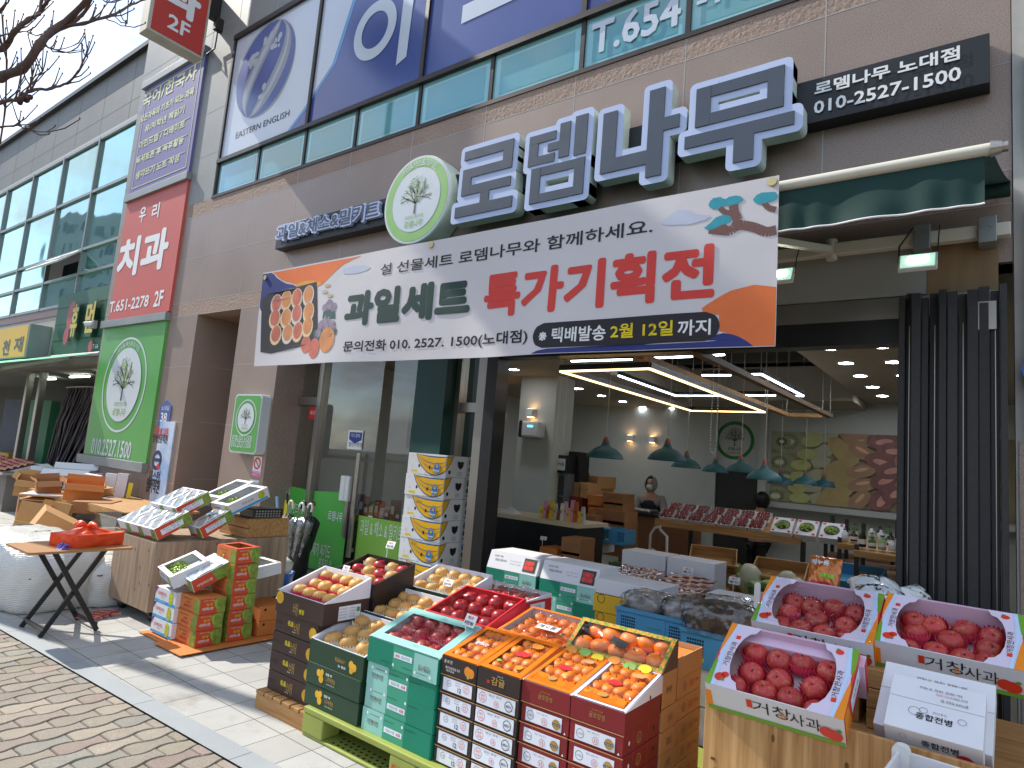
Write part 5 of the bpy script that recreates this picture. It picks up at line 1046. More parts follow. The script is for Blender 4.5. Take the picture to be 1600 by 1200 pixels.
for k in range(3): mb.box(-.42, -.06, -1.75, -1.735, .642 + .075 * k, .642 + .075 * k + .072)
mb.box(-.42, -.06, -1.735, -1.25, .642, .868); mb.build('planks', WOODH, t, world=True, bevel=.003)
t = thing('wooden_crate', 'pine box propping up the rear apple gift box', 'crate', (-.65, -1.7, .64)); mb = MB(); mb.box(-.87, -.45, -1.72, -1.25, .642, .85); mb.build('planks', WOODH, t, world=True, bevel=.003)
PKW = mat('pale_lilac_print', '#d6c9da', .45, .06, 5, rvar=0); PKG = mat('print_leaf_green', '#6fa02f', .45, .08, 4, rvar=0); PKO = mat('print_orange', '#eb8a1e', .45, .08, 4, rvar=0); PKB = mat('print_pale_blue', '#bcd2ea', .45, .05, rvar=0); PKR = mat('print_tomato', '#d93a24', .4, .15, 8, rvar=0); PKI = mat('pink_inner_card', '#d2b4c8', .6, .04, rvar=0)
AG = [PKW, PKG, PKO, PKB, PKR, INKB, PKI, CARDW, LABW, LEAF]
def apple_box(label, loc, rot, n_apples, film=False, W=.465, D=.34, H=.115):
    t = thing('apple_gift_box', label, 'fruit box', loc, rot=rot, group='tilted apple gift boxes'); th = .004; hw = W / 2
    mb = MB(); mb.box(-hw, hw, 0, th, 0, H, 7); mb.box(-hw, hw, D - th, D, 0, H, 6); mb.box(-hw, -hw + th, th, D - th, 0, H, 4); mb.box(hw - th, hw, th, D - th, 0, H, 4); mb.box(-hw + th, hw - th, th, D - th, 0, .006, 7)
    mb.box(-hw + th, hw - th, D - th - .003, D - th, .006, H - .002, 6); mb.build('carton_body', AG, t)
    z = H + .001
    for sg in (-1, 1):
        mb = MB()
        pts = [(sg * hw, 0), (sg * hw, D), (sg * .115, D), (sg * .128, D - .035)]
        for k in range(9): a = math.pi * (.5 - k / 8); pts.append((sg * (.128 + .05 * math.cos(a) * 1.0), D / 2 + (D / 2 - .035) * math.sin(a)))
        pts += [(sg * .128, .03), (sg * .115, 0)]
        if sg < 0: pts = pts[::-1]
        mb.add([(x, y, z) for x, y in pts[::-1]], [tuple(range(len(pts)))], 0)
        z2 = z + .0006; g = lambda p, mi, dz=0: mb.add([(sg * x, y, z2 + dz) for x, y in (p if sg < 0 else p[::-1])], [tuple(range(len(p)))], mi)
        if sg < 0:
            g([(hw, 0), (hw, .16), (hw - .012, .12), (hw - .022, 0)], 1); g([(hw, .13), (hw, D), (hw - .024, D), (hw - .008, .2)], 2); g([(hw - .022, 0), (hw - .012, .12), (hw - .024, D), (hw - .034, D), (hw - .024, .15), (hw - .04, 0)], 3, .0003); g([(hw, .1), (hw, .2), (hw - .007, .15)], 4, .0006)
        else:
            g([(hw, D), (hw, .18), (hw - .012, .22), (hw - .024, D)], 1); g([(hw, .2), (hw, 0), (hw - .03, 0), (hw - .012, .14)], 2); g([(hw - .024, D), (hw - .012, .22), (hw - .03, 0), (hw - .044, 0), (hw - .026, .18), (hw - .036, D)], 3, .0003); g([(hw, .14), (hw, .24), (hw - .007, .19)], 4, .0006)
        mb.build('lid_panel', AG, t)
    mb = MB()
    for x, y, r_ in ((-.19, .045, .02), (-.175, .06, .014)): mb.disc((x, y, z + .0015), XR, YR, r_, r_, 4, 14)
    mb.disc((-.178, .032, z + .0018), XR, YR, .008, .005, 9, 8)
    mb.disc((.172, D - .035, z + .0015), XR, YR, .014, .013, 4, 14); mb.disc((.166, D - .022, z + .0018), XR, YR, .007, .004, 9, 8)
    put_text(mb, '거창한사과', (-.19, .17, z), YR, -XR, .13, .022, 5, .0, .002); put_text(mb, '거창한사과', (.19, .15, z), YR, -XR, .13, .022, 5, .0, .002)
    for s_, x, y in ((1, .19, .065), (1, -.185, .255)): mb.box(x - .008, x + .008, y, y + .018, z, z + .002, 4)
    mb.build('lid_print', AG, t)
    pm = MB(); draw(pm, pm, [('r', -hw, -H / 2, -hw + .02, H / 2 - .03, 2), ('r', -hw + .001, -H / 2, hw - .001, -H / 2 + .018, 1), ('t', '거창', -.0, .012, .13, .05, 5, .0), ('t', '사과', .11, .004, .1, .05, 5, .0), ('t', '한', .035, .0, .022, .03, 2), ('r', -.085, -.0, -.065, .034, 4), ('d', .178, -.012, .024, .022, 4), ('d', .2, -.018, .026, .024, 4), ('d', .216, .006, .008, .006, 9)], Vector((0, 0, H / 2)), XR, ZU)
    draw(pm, pm, [('p', [(-.16, -.055), (-.05, -.055), (-.1, .055), (-.16, .055)], 2), ('r', -.05, -.03, .13, .03, 8), ('t', '사과 5kg', .04, .0, .1, .018, 5)], Vector((hw, D / 2, H / 2)), YR, ZU); pm.build('print', AG, t)
    if film: mb = MB(); mb.grid(lambda a, b: Vector((-hw + W * a, D * b, H + .006 + .004 * math.sin(a * 14 + b * 8) * math.sin(math.pi * a) + .005 * math.sin((a + b) * 9))), 24, 16); mb.build('film', FILM, t)
    M = WM[t.name]; e = Matrix.Rotation(0, 3, 'X'); k = 0
    for j, row in enumerate(n_apples):
        for i in range(row):
            x = (-.175 + .35 * (i + .5) / row) + random.uniform(-.008, .008) + 0; y = .082 + (D - .16) * j / (len(n_apples) - 1)
            q = M @ Vector((x, y, .008)); R3 = (M.to_3x3() @ Matrix.Rotation(random.uniform(0, 6.28), 3, 'Z') @ Matrix.Rotation(random.uniform(.1, .5), 3, 'X')).to_euler()
            fruit('apple', q, 'striped red apple, %s, %s row, %s from left' % (label.split(' with ')[0], ROWN[len(n_apples)][j], ORDN[i]), 'apples in the ' + label.split(' with ')[0], rot=tuple(R3), s=1.04)
    return t
TL = rad(30)
apple_box('front apple gift box with nine netted apples, lowest on the pine crate', (-.645, -2.21, .70), (TL, 0, 0), (4, 3, 4))
apple_box('lower rear apple gift box with its inside hidden behind the front one', (-.615, -1.93, .755), (TL, 0, 0), ())if False else None
t = carton('apple_gift_box', 'closed apple gift box squeezed behind the front apple box', (-.625, -1.925, .79), .46, .06, .15, PKI, (), [('r', -.02, -.07, .02, .07, 0)], [PKR], None); t.rotation_euler = (TL, 0, 0)
apple_box('rear apple gift box with glossy film over it', (-.63, -1.72, .855), (rad(28), 0, 0), (4, 3, 4), film=True)
apple_box('right apple gift box with open top on the small pine box', (-.165, -1.70, .868), (rad(26), 0, rad(-2)), (4, 3, 4))
ck = [INKB, INKR, INKGR, CARDW]
def cookie(label, loc, rot):
    t = thing('cookie_carton', label, 'box', loc, rot=rot, group='white cookie cartons'); W, D, H = .265, .225, .09
    mb = MB(); mb.box(-W / 2, W / 2, 0, D, 0, H); mb.build('carton_body', CARDW, t, bevel=.002)
    mb = MB(); draw(mb, mb, [('r', -W / 2, .016, W / 2, .0172, 2), ('t', '종합전병', .0, -.045, .1, .026, 0, .02), ('t', '파인푸드', .015, -.02, .04, .01, 2), ('o', -.055, -.03, .017, .0155, 2), ('o', -.03, -.02, .012, .0105, 2), ('o', .075, -.03, .012, .0105, 2), ('t', '별이네게 맛있는 집!', .05, .036, .075, .012, 0, 0, 1), ('t', '바삭하고 쫀득한', .02, .058, .045, .009, 1, 0, 1), ('t', '꿀김에가 진행해서', .065, .058, .04, .009, 0, 0, 1), ('t', '30~40초 데워 주세요', .01, .074, .12, .01, 0, 0, 1)], Vector((0, D / 2, H)), XR, YR)
    draw(mb, mb, [('t', '종합전병', .02, .006, .1, .026, 0, .02), ('d', .085, -.02, .024, .02, 1), ('o', -.08, .016, .01, .009, 2)], Vector((0, 0, H / 2)), XR, ZU); mb.build('print', ck, t); return t
cookie('front white cookie carton with black Korean name leaning in the pine crate', (-.175, -2.14, .725), (rad(33), 0, rad(-2)))
cookie('white cookie carton behind, sticking out to the left and right', (-.185, -2.06, .70), (rad(33), 0, rad(-2))).scale = (1.24, 1.3, .9)
# white plastic tray at the bottom edge
t = thing('plastic_tray', 'white plastic tray with wrapped goods and a rounded corner clip', 'tray', (-.33, -2.42, .4)); mb = MB()
q = PY(1402, 1172, -2.43); Mx = Matrix.Translation((q.x, -2.42, q.z - .1)) @ Matrix.Rotation(rad(-4), 4, 'Z')
mb.box(0, .34, 0, .008, 0, .1, 0, Mx); mb.box(0, .008, -.2, 0, 0, .1, 0, Mx); mb.box(0, .34, -.2, 0, 0, .006, 0, Mx); mb.box(.332, .34, -.2, 0, 0, .1, 0, Mx); mb.build('tray_body', CARDW, t, world=True, bevel=.003)
mb = MB(); pr = rrect(-.012, .032, .03, .118, .018); mb.add([Mx @ Vector((x, .012, z)) for x, z in pr] + [Mx @ Vector((x, -.02, z)) for x, z in pr], [tuple(range(20)), tuple(range(39, 19, -1))] + [(i, (i + 1) % 20, 20 + (i + 1) % 20, 20 + i) for i in range(20)]); mb.build('corner_clip', WHITEP, t, world=True)
mb = MB(); mb.grid(lambda a, b: Mx @ Vector((.03 + .28 * a, -.18 + .16 * b, .02 + .07 * math.sin(math.pi * a) ** .5 * math.sin(math.pi * b) ** .5 + .012 * math.sin(a * 23 + b * 17))), 24, 14); mb.build('plastic_bag', mat('wrapped_goods', '#c2a995', .25, .25, 9, coat=.6, rvar=0), label='crinkled clear bag of goods in the white plastic tray', cat='bag')
t = thing('tray_stand', 'plain pine stand under the white plastic tray', 'stand', (-.2, -2.5, 0)); mb = MB(); zt = q.z - .105; mb.box(q.x, q.x + .36, -2.66, -2.41, zt - .04, zt); mb.box(q.x + .01, q.x + .05, -2.62, -2.46, 0, zt - .04); mb.box(q.x + .3, q.x + .34, -2.62, -2.46, 0, zt - .04); mb.build('boards', PINE, t, world=True)

# ------------------------------------------------------------------ shaded rows just inside the opening
for k, (xa, nm) in enumerate(((-3.25, 'left'), (-2.74, 'middle'))):
    xb = xa + .475; y0 = -.60
    c = carton('apple_gift_box', 'shaded teal apple gift box, lowest in the %s stack behind the sunny boxes' % nm, ((xa + xb) / 2, y0, .05), .475, .335, .109, TEALB, teal_front(0), (), pc, 'teal apple boxes in the shade')
    stack(c, 5, .11, 'shaded teal apple gift box, %s in the ' + nm + ' stack behind the sunny boxes', 'teal apple boxes in the shade')
    c = carton('apple_gift_box', 'shaded teal apple gift box turned around, topmost in the %s shaded stack' % nm, ((xa + xb) / 2, y0, .05 + .55), .475, .335, .109, TEALB, teal_front(1), (), pc, 'teal apple boxes in the shade')
    t = thing('sloped_carton', 'white sloped apple box lid with a red fruit photo on the %s shaded stack' % nm, 'box lid', ((xa + xb) / 2, y0, .71)); mb = MB()
    mb.add([(x, y, z) for x in (xa, xb) for y, z in ((y0, .711), (y0 + .33, .711), (y0 + .33, .84), (y0 + .05, .84))], [(0, 1, 2, 3), (7, 6, 5, 4), (0, 4, 5, 1), (1, 5, 6, 2), (2, 6, 7, 3), (3, 7, 4, 0)]); mb.build('lid_body', CARDW, t, world=True)
    u2 = Vector((0, .05, .13)).normalized(); mb = MB()
    draw(mb, mb, [('t', '맛있는거창사과', -.12, -.0, .11, .018, 0, .01), ('t', '거창한 명품', -.15, .03, .09, .014, 0), ('t', '신선한 사과를 드립니다', .02, .01, .11, .008, 3), ('t', '거창군 농협', .02, -.012, .1, .008, 3), ('r', .10, -.052, .215, .05, 4)] + [('d', .125 + .028 * i, -.02 + .036 * j, .018, .018, 1 + (i + j) % 2) for i in range(3) for j in range(2)], Vector(((xa + xb) / 2, y0 + .025, .776)), XR, u2); mb.build('print', [INKB, PKR, INKR, INKGR, DGRN], t, world=True)
YB = mat('yellow_card', '#d6a92a', .55, .06, 4)
c = carton('fruit_carton', 'yellow fruit carton, lowest in the stack beside the blue crates', (-2.04, -.60, .08), .48, .34, .12, YB, [('t', '신선', .12, -.0, .12, .05, 0), ('o', -.18, .03, .03, .026, 0)], (), [INKB], 'yellow fruit cartons'); stack(c, 5, .122, 'yellow fruit carton, %s in the stack beside the blue crates', 'yellow fruit cartons')
t = thing('sloped_carton', 'plain white box lid on top of the yellow fruit cartons', 'box lid', (-2.04, -.6, .692)); mb = MB(); mb.box(-2.28, -1.80, -.6, -.26, .692, .79); mb.build('lid_body', CARDW, t, world=True, bevel=.003)
BLUEP = mat('blue_plastic', '#4d94bd', .4, .08, 4, rvar=.05)
def crate(label, loc, rz, w_, d, h, m=BLUEP, group='blue plastic crates'):
    t = thing('plastic_crate', label, 'crate', loc, rz, group); mb = MB(); th = .012
    for (x0, x1, y0, y1) in ((-w_ / 2, w_ / 2, 0, th), (-w_ / 2, w_ / 2, d - th, d), (-w_ / 2, -w_ / 2 + th, th, d - th), (w_ / 2 - th, w_ / 2, th, d - th)): mb.box(x0, x1, y0, y1, 0, h)
    mb.box(-w_ / 2, w_ / 2, 0, d, -.004, .006); mb.box(-w_ / 2 - .008, w_ / 2 + .008, -.008, 0, h - .022, h); mb.box(-w_ / 2 - .008, w_ / 2 + .008, -.006, 0, 0, .02); mb.box(-w_ * .12, w_ * .2, -.004, 0, .03, h - .03)
    mb.build('crate_body', m, t); mb = MB()
    for sx in (-.32, .36):
        for i in range(7):
            for j in range(6): x, z = w_ * sx - .05 + .0145 * i, h * .25 + .018 * j; mb.box(x, x + .009, -.0012, -.0004, z, z + .011)
    mb.build('grid_holes', DARKIN, t); mb = MB(); put_text(mb, '농산물 공판장', (.03 * 1, -.004, h * .55), XR, ZU, .1, .014, 0, 0, .001); mb.box(-w_ * .3, -w_ * .3 + .04, -.002, -.001, .035, .055, 1); mb.build('print', [INKG, INKY], t); return t
crate('blue plastic crate heaped with clear bags behind the brown cartons', (-1.71, -.90, .50), 0, .47, .36, .20)
crate('right blue plastic crate under the large clear bag beside the apple crate', (-1.22, -1.02, .49), 0, .5, .36, .20)
crate('lower blue plastic crate under the left blue crate', (-1.71, -.90, .295), 0, .47, .36, .20)
c = carton('cardboard_box', 'white carton with a black oval hole under the right blue crate', (-1.22, -1.01, .285), .5, .34, .2, CARDW, [('d', .17, .02, .016, .03, 0), ('r', .0, .05, .05, .07, 1)], (), [INKB, INKGR], 'white cartons under the crate'); copy_tree(c, (-1.22, -1.01, .08), None, 'white carton with a black oval hole standing on the pavement under the crates')
BAG = glass('plastic_bag_film', (.86, .88, .88), .10, .12, 1.2, 14, .3)
def bag(label, c, s, m_in, seed, film=True, name='plastic_bag'):
    t = thing(name, label, 'bag', c); rg = random.Random(seed); ph = [rg.uniform(0, 6.3) for _ in range(8)]
    def blob(k, amp):
        def fn(u_, v):
            a, b = 2 * math.pi * u_, math.pi * (v - .5); q = Vector((math.cos(a) * math.cos(b), math.sin(a) * math.cos(b), math.sin(b)))
            d = 1 + amp * (math.sin(3 * a + ph[0]) * math.cos(2 * b + ph[1]) + .8 * math.sin(7 * a + 5 * b + ph[2]) + .5 * math.sin(13 * a - 9 * b + ph[3]) + .35 * math.sin(23 * a + 17 * b + ph[4])) * math.cos(b)
            return Vector((math.copysign(abs(q.x) ** .6, q.x) * s[0], math.copysign(abs(q.y) ** .6, q.y) * s[1], max(-.55, math.copysign(abs(q.z) ** .7, q.z)) * s[2] + .55 * s[2])) * d * k
        return fn
    mb = MB(); mb.grid(blob(.9 if film else 1, .035), 36, 18); mb.build('contents', m_in, t)
    if film:
        mb = MB(); mb.grid(blob(1.04, .07), 48, 24); mb.build('film', BAG, t)
    return t
DARKF = mat('dark_produce', '#4a3d33', .7, .35, 22, col2='#6d5c4c', rvar=0); PALEF = mat('grey_produce', '#77706a', .6, .3, 14, col2='#a8a39c', rvar=0)
bag('crinkled clear bag of grey produce on the left blue crate', (-1.80, -.74, .68), (.15, .13, .075), PALEF, 3)
bag('crinkled clear bag of pale produce in the middle of the blue crates', (-1.55, -.74, .68), (.14, .13, .08), PALEF, 4)
bag('large clear bag of dark brown produce on the right blue crate', (-1.26, -.86, .67), (.24, .17, .125), DARKF, 5)

# ------------------------------------------------------------------ red trays, snack bags and door bay goods
for k, (xa, nm) in enumerate(((-2.66, 'left'), (-2.22, 'right'))):
    t = thing('fruit_tray', 'dark red fruit tray under shiny film in the shade, %s of two' % nm, 'fruit box', (xa + .2, .1, .5)); mb = MB(); mb.box(xa, xa + .42, .05, .6, .3, .65); mb.build('tray_body', MAROON, t, world=True, bevel=.004)
    mb = MB(); mb.grid(lambda a, b: Vector((xa + .01 + .4 * a, .06 + .53 * b, .665 + .07 * b + .003 * math.sin(a * 30 + b * 12) + .003 * math.sin(b * 26 - a * 9))), 24, 24); mb.build('film', mat('shiny_red_wrap', '#6a2320', .12, .35, 9, coat=.8, rvar=0), t, world=True)
    mb = MB(); mb.box(xa - .12, xa + .30, .8, 1.1, .45, .83, 0); mb.build('box_body', CARDW, label='plain white sloped carton behind the %s dark red tray' % nm, cat='box')
price_card('pale price card standing between the dark red trays', (-2.1, .62, .66), .09, .06, '특가', 0, .08)
price_card('pale price card in front of the white sloped cartons', (-1.72, .66, .66), .09, .06, '할인', 0, .06)
c = carton('apple_gift_box', 'pale green and white apple box, lower one at the right of the shade', (-1.5, -.0, .5), .42, .3, .11, MINT, [('r', -.0, -.05, .2, .05, 2), ('t', '거창', -.1, 0, .08, .03, 3)], (), pc, 'pale apple boxes'); copy_tree(c, (-1.5, .0, .39), None, 'pale green and white apple box under the other pale one')
t = thing('sloped_carton', 'white sloped lid with grey print on the pale apple boxes', 'box lid', (-1.5, 0, .612)); mb = MB(); mb.add([(x, y, z) for x in (-1.71, -1.29) for y, z in ((0, .612), (.3, .612), (.3, .72), (.04, .72))], [(0, 1, 2, 3), (7, 6, 5, 4), (0, 4, 5, 1), (1, 5, 6, 2), (2, 6, 7, 3), (3, 7, 4, 0)]); mb.build('lid_body', CARDW, t, world=True)
mb = MB(); draw(mb, mb, [('t', '맛있는사과', -.08, .0, .12, .02, 0), ('r', .05, -.01, .15, -.005, 1), ('r', .05, .012, .15, .017, 1), ('r', .16, -.03, .2, .04, 2)], Vector((-1.5, .02, .667)), XR, Vector((0, .04, .108)).normalized()); mb.build('print', [INKB, INKGR, PKR], t, world=True)
t = thing('display_board', 'beige cardboard display panel with white rounded clip behind the apple boxes', 'board', (-.9, -.9, 0)); mb = MB(); mb.box(-1.07, -.35, -.95, -.93, .1, .95); mb.box(-1.07, -.35, -.93, -.45, .1, .93); mb.build('panel', mat('beige_card', '#a89a86', .7, .06, rvar=0), t, world=True)
mb = MB(); mb.add([(x, y, z) for y in (-.965, -.95) for x, z in rrect(-1.085, -1.055, .86, 1.0, .014)], [tuple(range(20)), tuple(range(39, 19, -1))] + [(i, (i + 1) % 20, 20 + (i + 1) % 20, 20 + i) for i in range(20)]); mb.build('clip', WHITEP, t, world=True)
SNK = mat('orange_snack_foil', '#c9702c', .2, .3, 7, metal=.3, coat=.5, rvar=.05); BLKW = mat('black_white_foil', '#cfd2d2', .15, 0, 7, coat=.7, col2='#1c1c1e', ramp=(.52, .56), rvar=0)
def packet(label, c, rot, s, m, prints, mats, seed=1):
    t = thing('snack_bag', label, 'bag', c, rot=rot); rg = random.Random(seed); ph = [rg.uniform(0, 6) for _ in range(3)]; mb = MB()
    th = lambda a, b: s[2] * (max(0, math.sin(math.pi * a)) ** .55) * (max(0, math.sin(math.pi * b)) ** .45) * (1 + .12 * math.sin(a * 14 + ph[0]) * math.sin(b * 9 + ph[1])) + .004 * math.sin(a * 31 + b * 22 + ph[2])
    mb.grid(lambda a, b: Vector(((a - .5) * s[0], (b - .5) * s[1], th(a, b))), 22, 22); mb.grid(lambda a, b: Vector(((a - .5) * s[0], (.5 - b) * s[1], -.35 * th(a, b) - .001)), 10, 10); mb.build('pouch', m, t)
    if prints:
        pm = MB(); draw(pm, pm, prints, Vector((0, 0, 0)), XR, YR, .002)
        for i, q in enumerate(pm.v): a, b = q.x / s[0] + .5, q.y / s[1] + .5; pm.v[i] = Vector((q.x, q.y, th(min(1, max(0, a)), min(1, max(0, b))) + .003 + q.z))
        pm.build('print', mats, t)
    return t
sm = [INKW, INKLG, INKR, INKB, mat('snack_lime', '#8fc02c', .3, .1, rvar=0)]
sp = [('t', '해누룽', -.02, .055, .1, .035, 0, .03)] + [('r', -.01 + .018 * i, -.03, .006 + .018 * i, -.005, 4) for i in range(4)] + [('r', -.06 + .016 * i, -.075, -.046 + .016 * i, -.055, 2) for i in range(7)]
packet('orange snack bag standing upright with white Korean lettering behind the apple boxes', (-.80, -.62, 1.06), (rad(68), 0, rad(-4)), (.17, .2, .045), SNK, sp, sm, 2)
packet('orange snack bag lying at the left in front of the upright one', (-.92, -.78, .965), (rad(16), 0, rad(8)), (.2, .16, .04), SNK, sp[1:], sm, 3)
packet('orange snack bag lying at the right in front of the upright one', (-.70, -.78, .965), (rad(14), 0, rad(-10)), (.2, .16, .04), SNK, sp[1:], sm, 4)
for k, (x, y, z, rz, nm) in enumerate(((-.52, -.72, 1.0, 8, 'large silver and black foil bag lying beside the snack bags'), (-.46, -.86, .96, -12, 'flat silver and black foil bag under the large one'), (-.36, -.6, 1.0, 80, 'silver and black foil bag standing by the folded doors'), (-.55, -.6, 1.03, 20, 'silver and black foil bag behind the large one'))):
    packet(nm, (x, y, z), (rad(62 if k == 2 else 12), 0, rad(rz)), (.26, .15, .06), BLKW, [('r', -.05, .0, .05, .028, 0), ('t', '김', 0, -.03, .03, .03, 0, .03)], [INKB], 5 + k)
t = thing('wooden_bench', 'low dim wooden bench carrying the snack bags inside the opening', 'bench', (-.55, -.7, 0)); mb = MB(); mb.box(-1.05, -.1, -.92, -.42, .931, .945); mb.box(-.34, -.1, -.92, -.42, .1, .93); mb.build('boards', WOODH, t, world=True)
# banana cartons
BAN = [CARDW, mat('banana_yellow', '#e3ac14', .45, .06, 6, rvar=0), mat('banana_outline', '#1d5c86', .5, .05, rvar=0), mat('banana_badge', '#1f6fae', .5, .05, rvar=0), INKW, INKB, INKY, mat('grey_small_print', '#8aa0b4', .6, 0, rvar=0)]
bx0, bx1 = PY(640, 696, .12).x, PY(700, 700, .12).x; BW, BH, BDp = bx1 - bx0, .217, .42
def arcp(o, i, a0, a1, cx, cz, sx, sz, n=16): return [(cx + sx * o * math.cos(a0 + (a1 - a0) * k / n), cz + sz * o * math.sin(a0 + (a1 - a0) * k / n)) for k in range(n + 1)] + [(cx + sx * i * math.cos(a1 + (a0 - a1) * k / n), cz + sz * (i) * math.sin(a1 + (a0 - a1) * k / n) + 0) for k in range(n + 1)]
def crescent(x0, x1, zt, depth_o, depth_i, n=14):
    f = lambda t, d: (x0 + (x1 - x0) * t, zt - d * (1 - (2 * t - 1) ** 2) ** .8)
    return [f(k / n, depth_o) for k in range(n + 1)], [f(k / n, depth_i) for k in range(n, -1, -1)]
def strips(top, bot, mi):
    b = bot[::-1]; return [('p', [top[k], top[k + 1], b[k + 1], b[k]], mi) for k in range(len(top) - 1)]
fr = []
o_, i_ = crescent(-.15, .40, .105, .20, .03); oo, ii = crescent(-.165, .41, .106, .212, .018)
hw = BW / 2
clip = lambda ps: [('p', [(min(hw - .001, max(-hw + .001, x)), min(BH / 2 - .003, max(-BH / 2 + .003, z))) for x, z in p[1]], p[2]) for p in ps if min(x for x, z in p[1]) < hw - .002]
fr += clip(strips(oo, ii, 2)); fr += clip(strips(o_, i_, 1))
for d1 in (.09, .14): a_, b_ = crescent(-.13, .38, .1, d1, d1 - .008); fr += [(q[0], q[1], q[2]) for q in clip(strips(a_, b_, 2))]
fr += [('d', .16, -.03, .045, .058, 3), ('o', .16, -.03, .046, .043, 1), ('t', '▲', .16, -.005, .03, .03, 1), ('t', 'Banana', .16, -.052, .07, .022, 4, .02), ('d', -.09, -.02, .013, .018, 5), ('d', .06, -.028, .013, .018, 5), ('r', -.2, -.088, -.11, -.062, 6), ('t', 'PREMIUM', -.155, -.075, .07, .01, 7), ('o', -.2, .08, .013, .011, 7), ('t', '바나나', -.185, -.03, .02, .05, 7)]
rt = []
a_, b_ = crescent(-BDp / 2 - .30, -BDp / 2 + .09, .1, .19, .04)
clipr = lambda ps, x0: [('p', [(max(x0, x), min(BH / 2 - .003, max(-BH / 2 + .003, z))) for x, z in p[1]], p[2]) for p in ps if max(x for x, z in p[1]) > x0 + .002]
o2_, i2_ = crescent(-.55, -.12, .105, .2, .03); oo2, ii2 = crescent(-.55, -.108, .108, .21, .018)
rt += clipr(strips(oo2, ii2, 2), -BDp / 2 + .001) + clipr(strips(o2_, i2_, 1), -BDp / 2 + .001)
rt += [('d', -.16, -.06, .018, .02, 5), ('p', [(-.05, .05), (-.02, .055), (.0, .045), (.02, .055), (.05, .05), (.04, .0), (.0, -.03), (-.04, .0)], 5), ('d', .145, -.025, .017, .026, 5), ('d', .15, .055, .02, .034, 3), ('r', .12, -.09, .165, -.065, 7), ('r', -.04, -.06, .03, -.055, 7), ('r', -.04, -.075, .03, -.07, 7), ('r', -.04, -.09, .03, -.085, 7), ('o', -.17, -.09, .012, .01, 7)]
bz0 = .035
B1 = carton('banana_carton', 'white banana carton with a big yellow banana print, lowest of the tall stack', ((bx0 + bx1) / 2 + .0, .12, bz0), BW, BDp, BH, CARDW, fr, rt, BAN, 'stacked banana cartons')
for k in range(1, 7):
    copy_tree(B1, ((bx0 + bx1) / 2 - .012 * (6 - k) * 0 + random.uniform(-.006, .006), .12 + random.uniform(-.006, .006), bz0 + (BH + .0005) * k), random.uniform(-.015, .015), 'white banana carton with a big yellow banana print, %s of the tall stack' % (ORD[k] if k < 6 else 'topmost'))
# door furniture
t = thing('door_handle', 'long steel pull handle on the glass door with a white lock box', 'handle', (-6.2, FY, .5)); a, b = PY(562, 708, FY - .06), PY(548, 872, FY - .06)
mb = MB(); mb.box(a.x - .03, a.x + .03, FY - .08, FY - .05, b.z, a.z); mb.box(a.x - .02, a.x + .02, FY - .05, FY - .006, a.z - .1, a.z - .06); mb.box(a.x - .02, a.x + .02, FY - .05, FY - .006, b.z + .06, b.z + .1); mb.build('bar', STEEL, t, world=True, bevel=.004)
p = PY(540, 762, FY - .05); mb = MB(); mb.box(p.x - .09, p.x - .005, FY - .07, FY - .01, p.z - .16, p.z + .14); mb.box(p.x + .0, p.x + .07, FY - .07, FY - .01, p.z - .16, p.z + .14); mb.build('lock_box', WHITEP, t, world=True, bevel=.012)
mb = MB(); mb.box(p.x - .005, p.x + .05, FY - .03, FY - .008, .5, p.z - .16); mb.build('strike_plate', STEEL, t, world=True)
t = thing('umbrella_stand', 'black umbrella bin packed with folded black and clear umbrellas', 'umbrella stand', (-6.52, -.02, 0)); c0 = Vector((-6.52, -.02, 0)); mb = MB(); mb.lathe([(.0, .01), (.155, .01), (.165, .48), (.17, .5), (.16, .5), (.15, .1), (0, .1)], 20, c0); mb.build('bin', BLACKM, t, world=True)
UMB = mat('umbrella_black', '#1b1c20', .6, .3, 14, rvar=.1); UMW = glass('umbrella_clear', (.8, .82, .84), .25, .2, 1, 12); rg = random.Random(8)
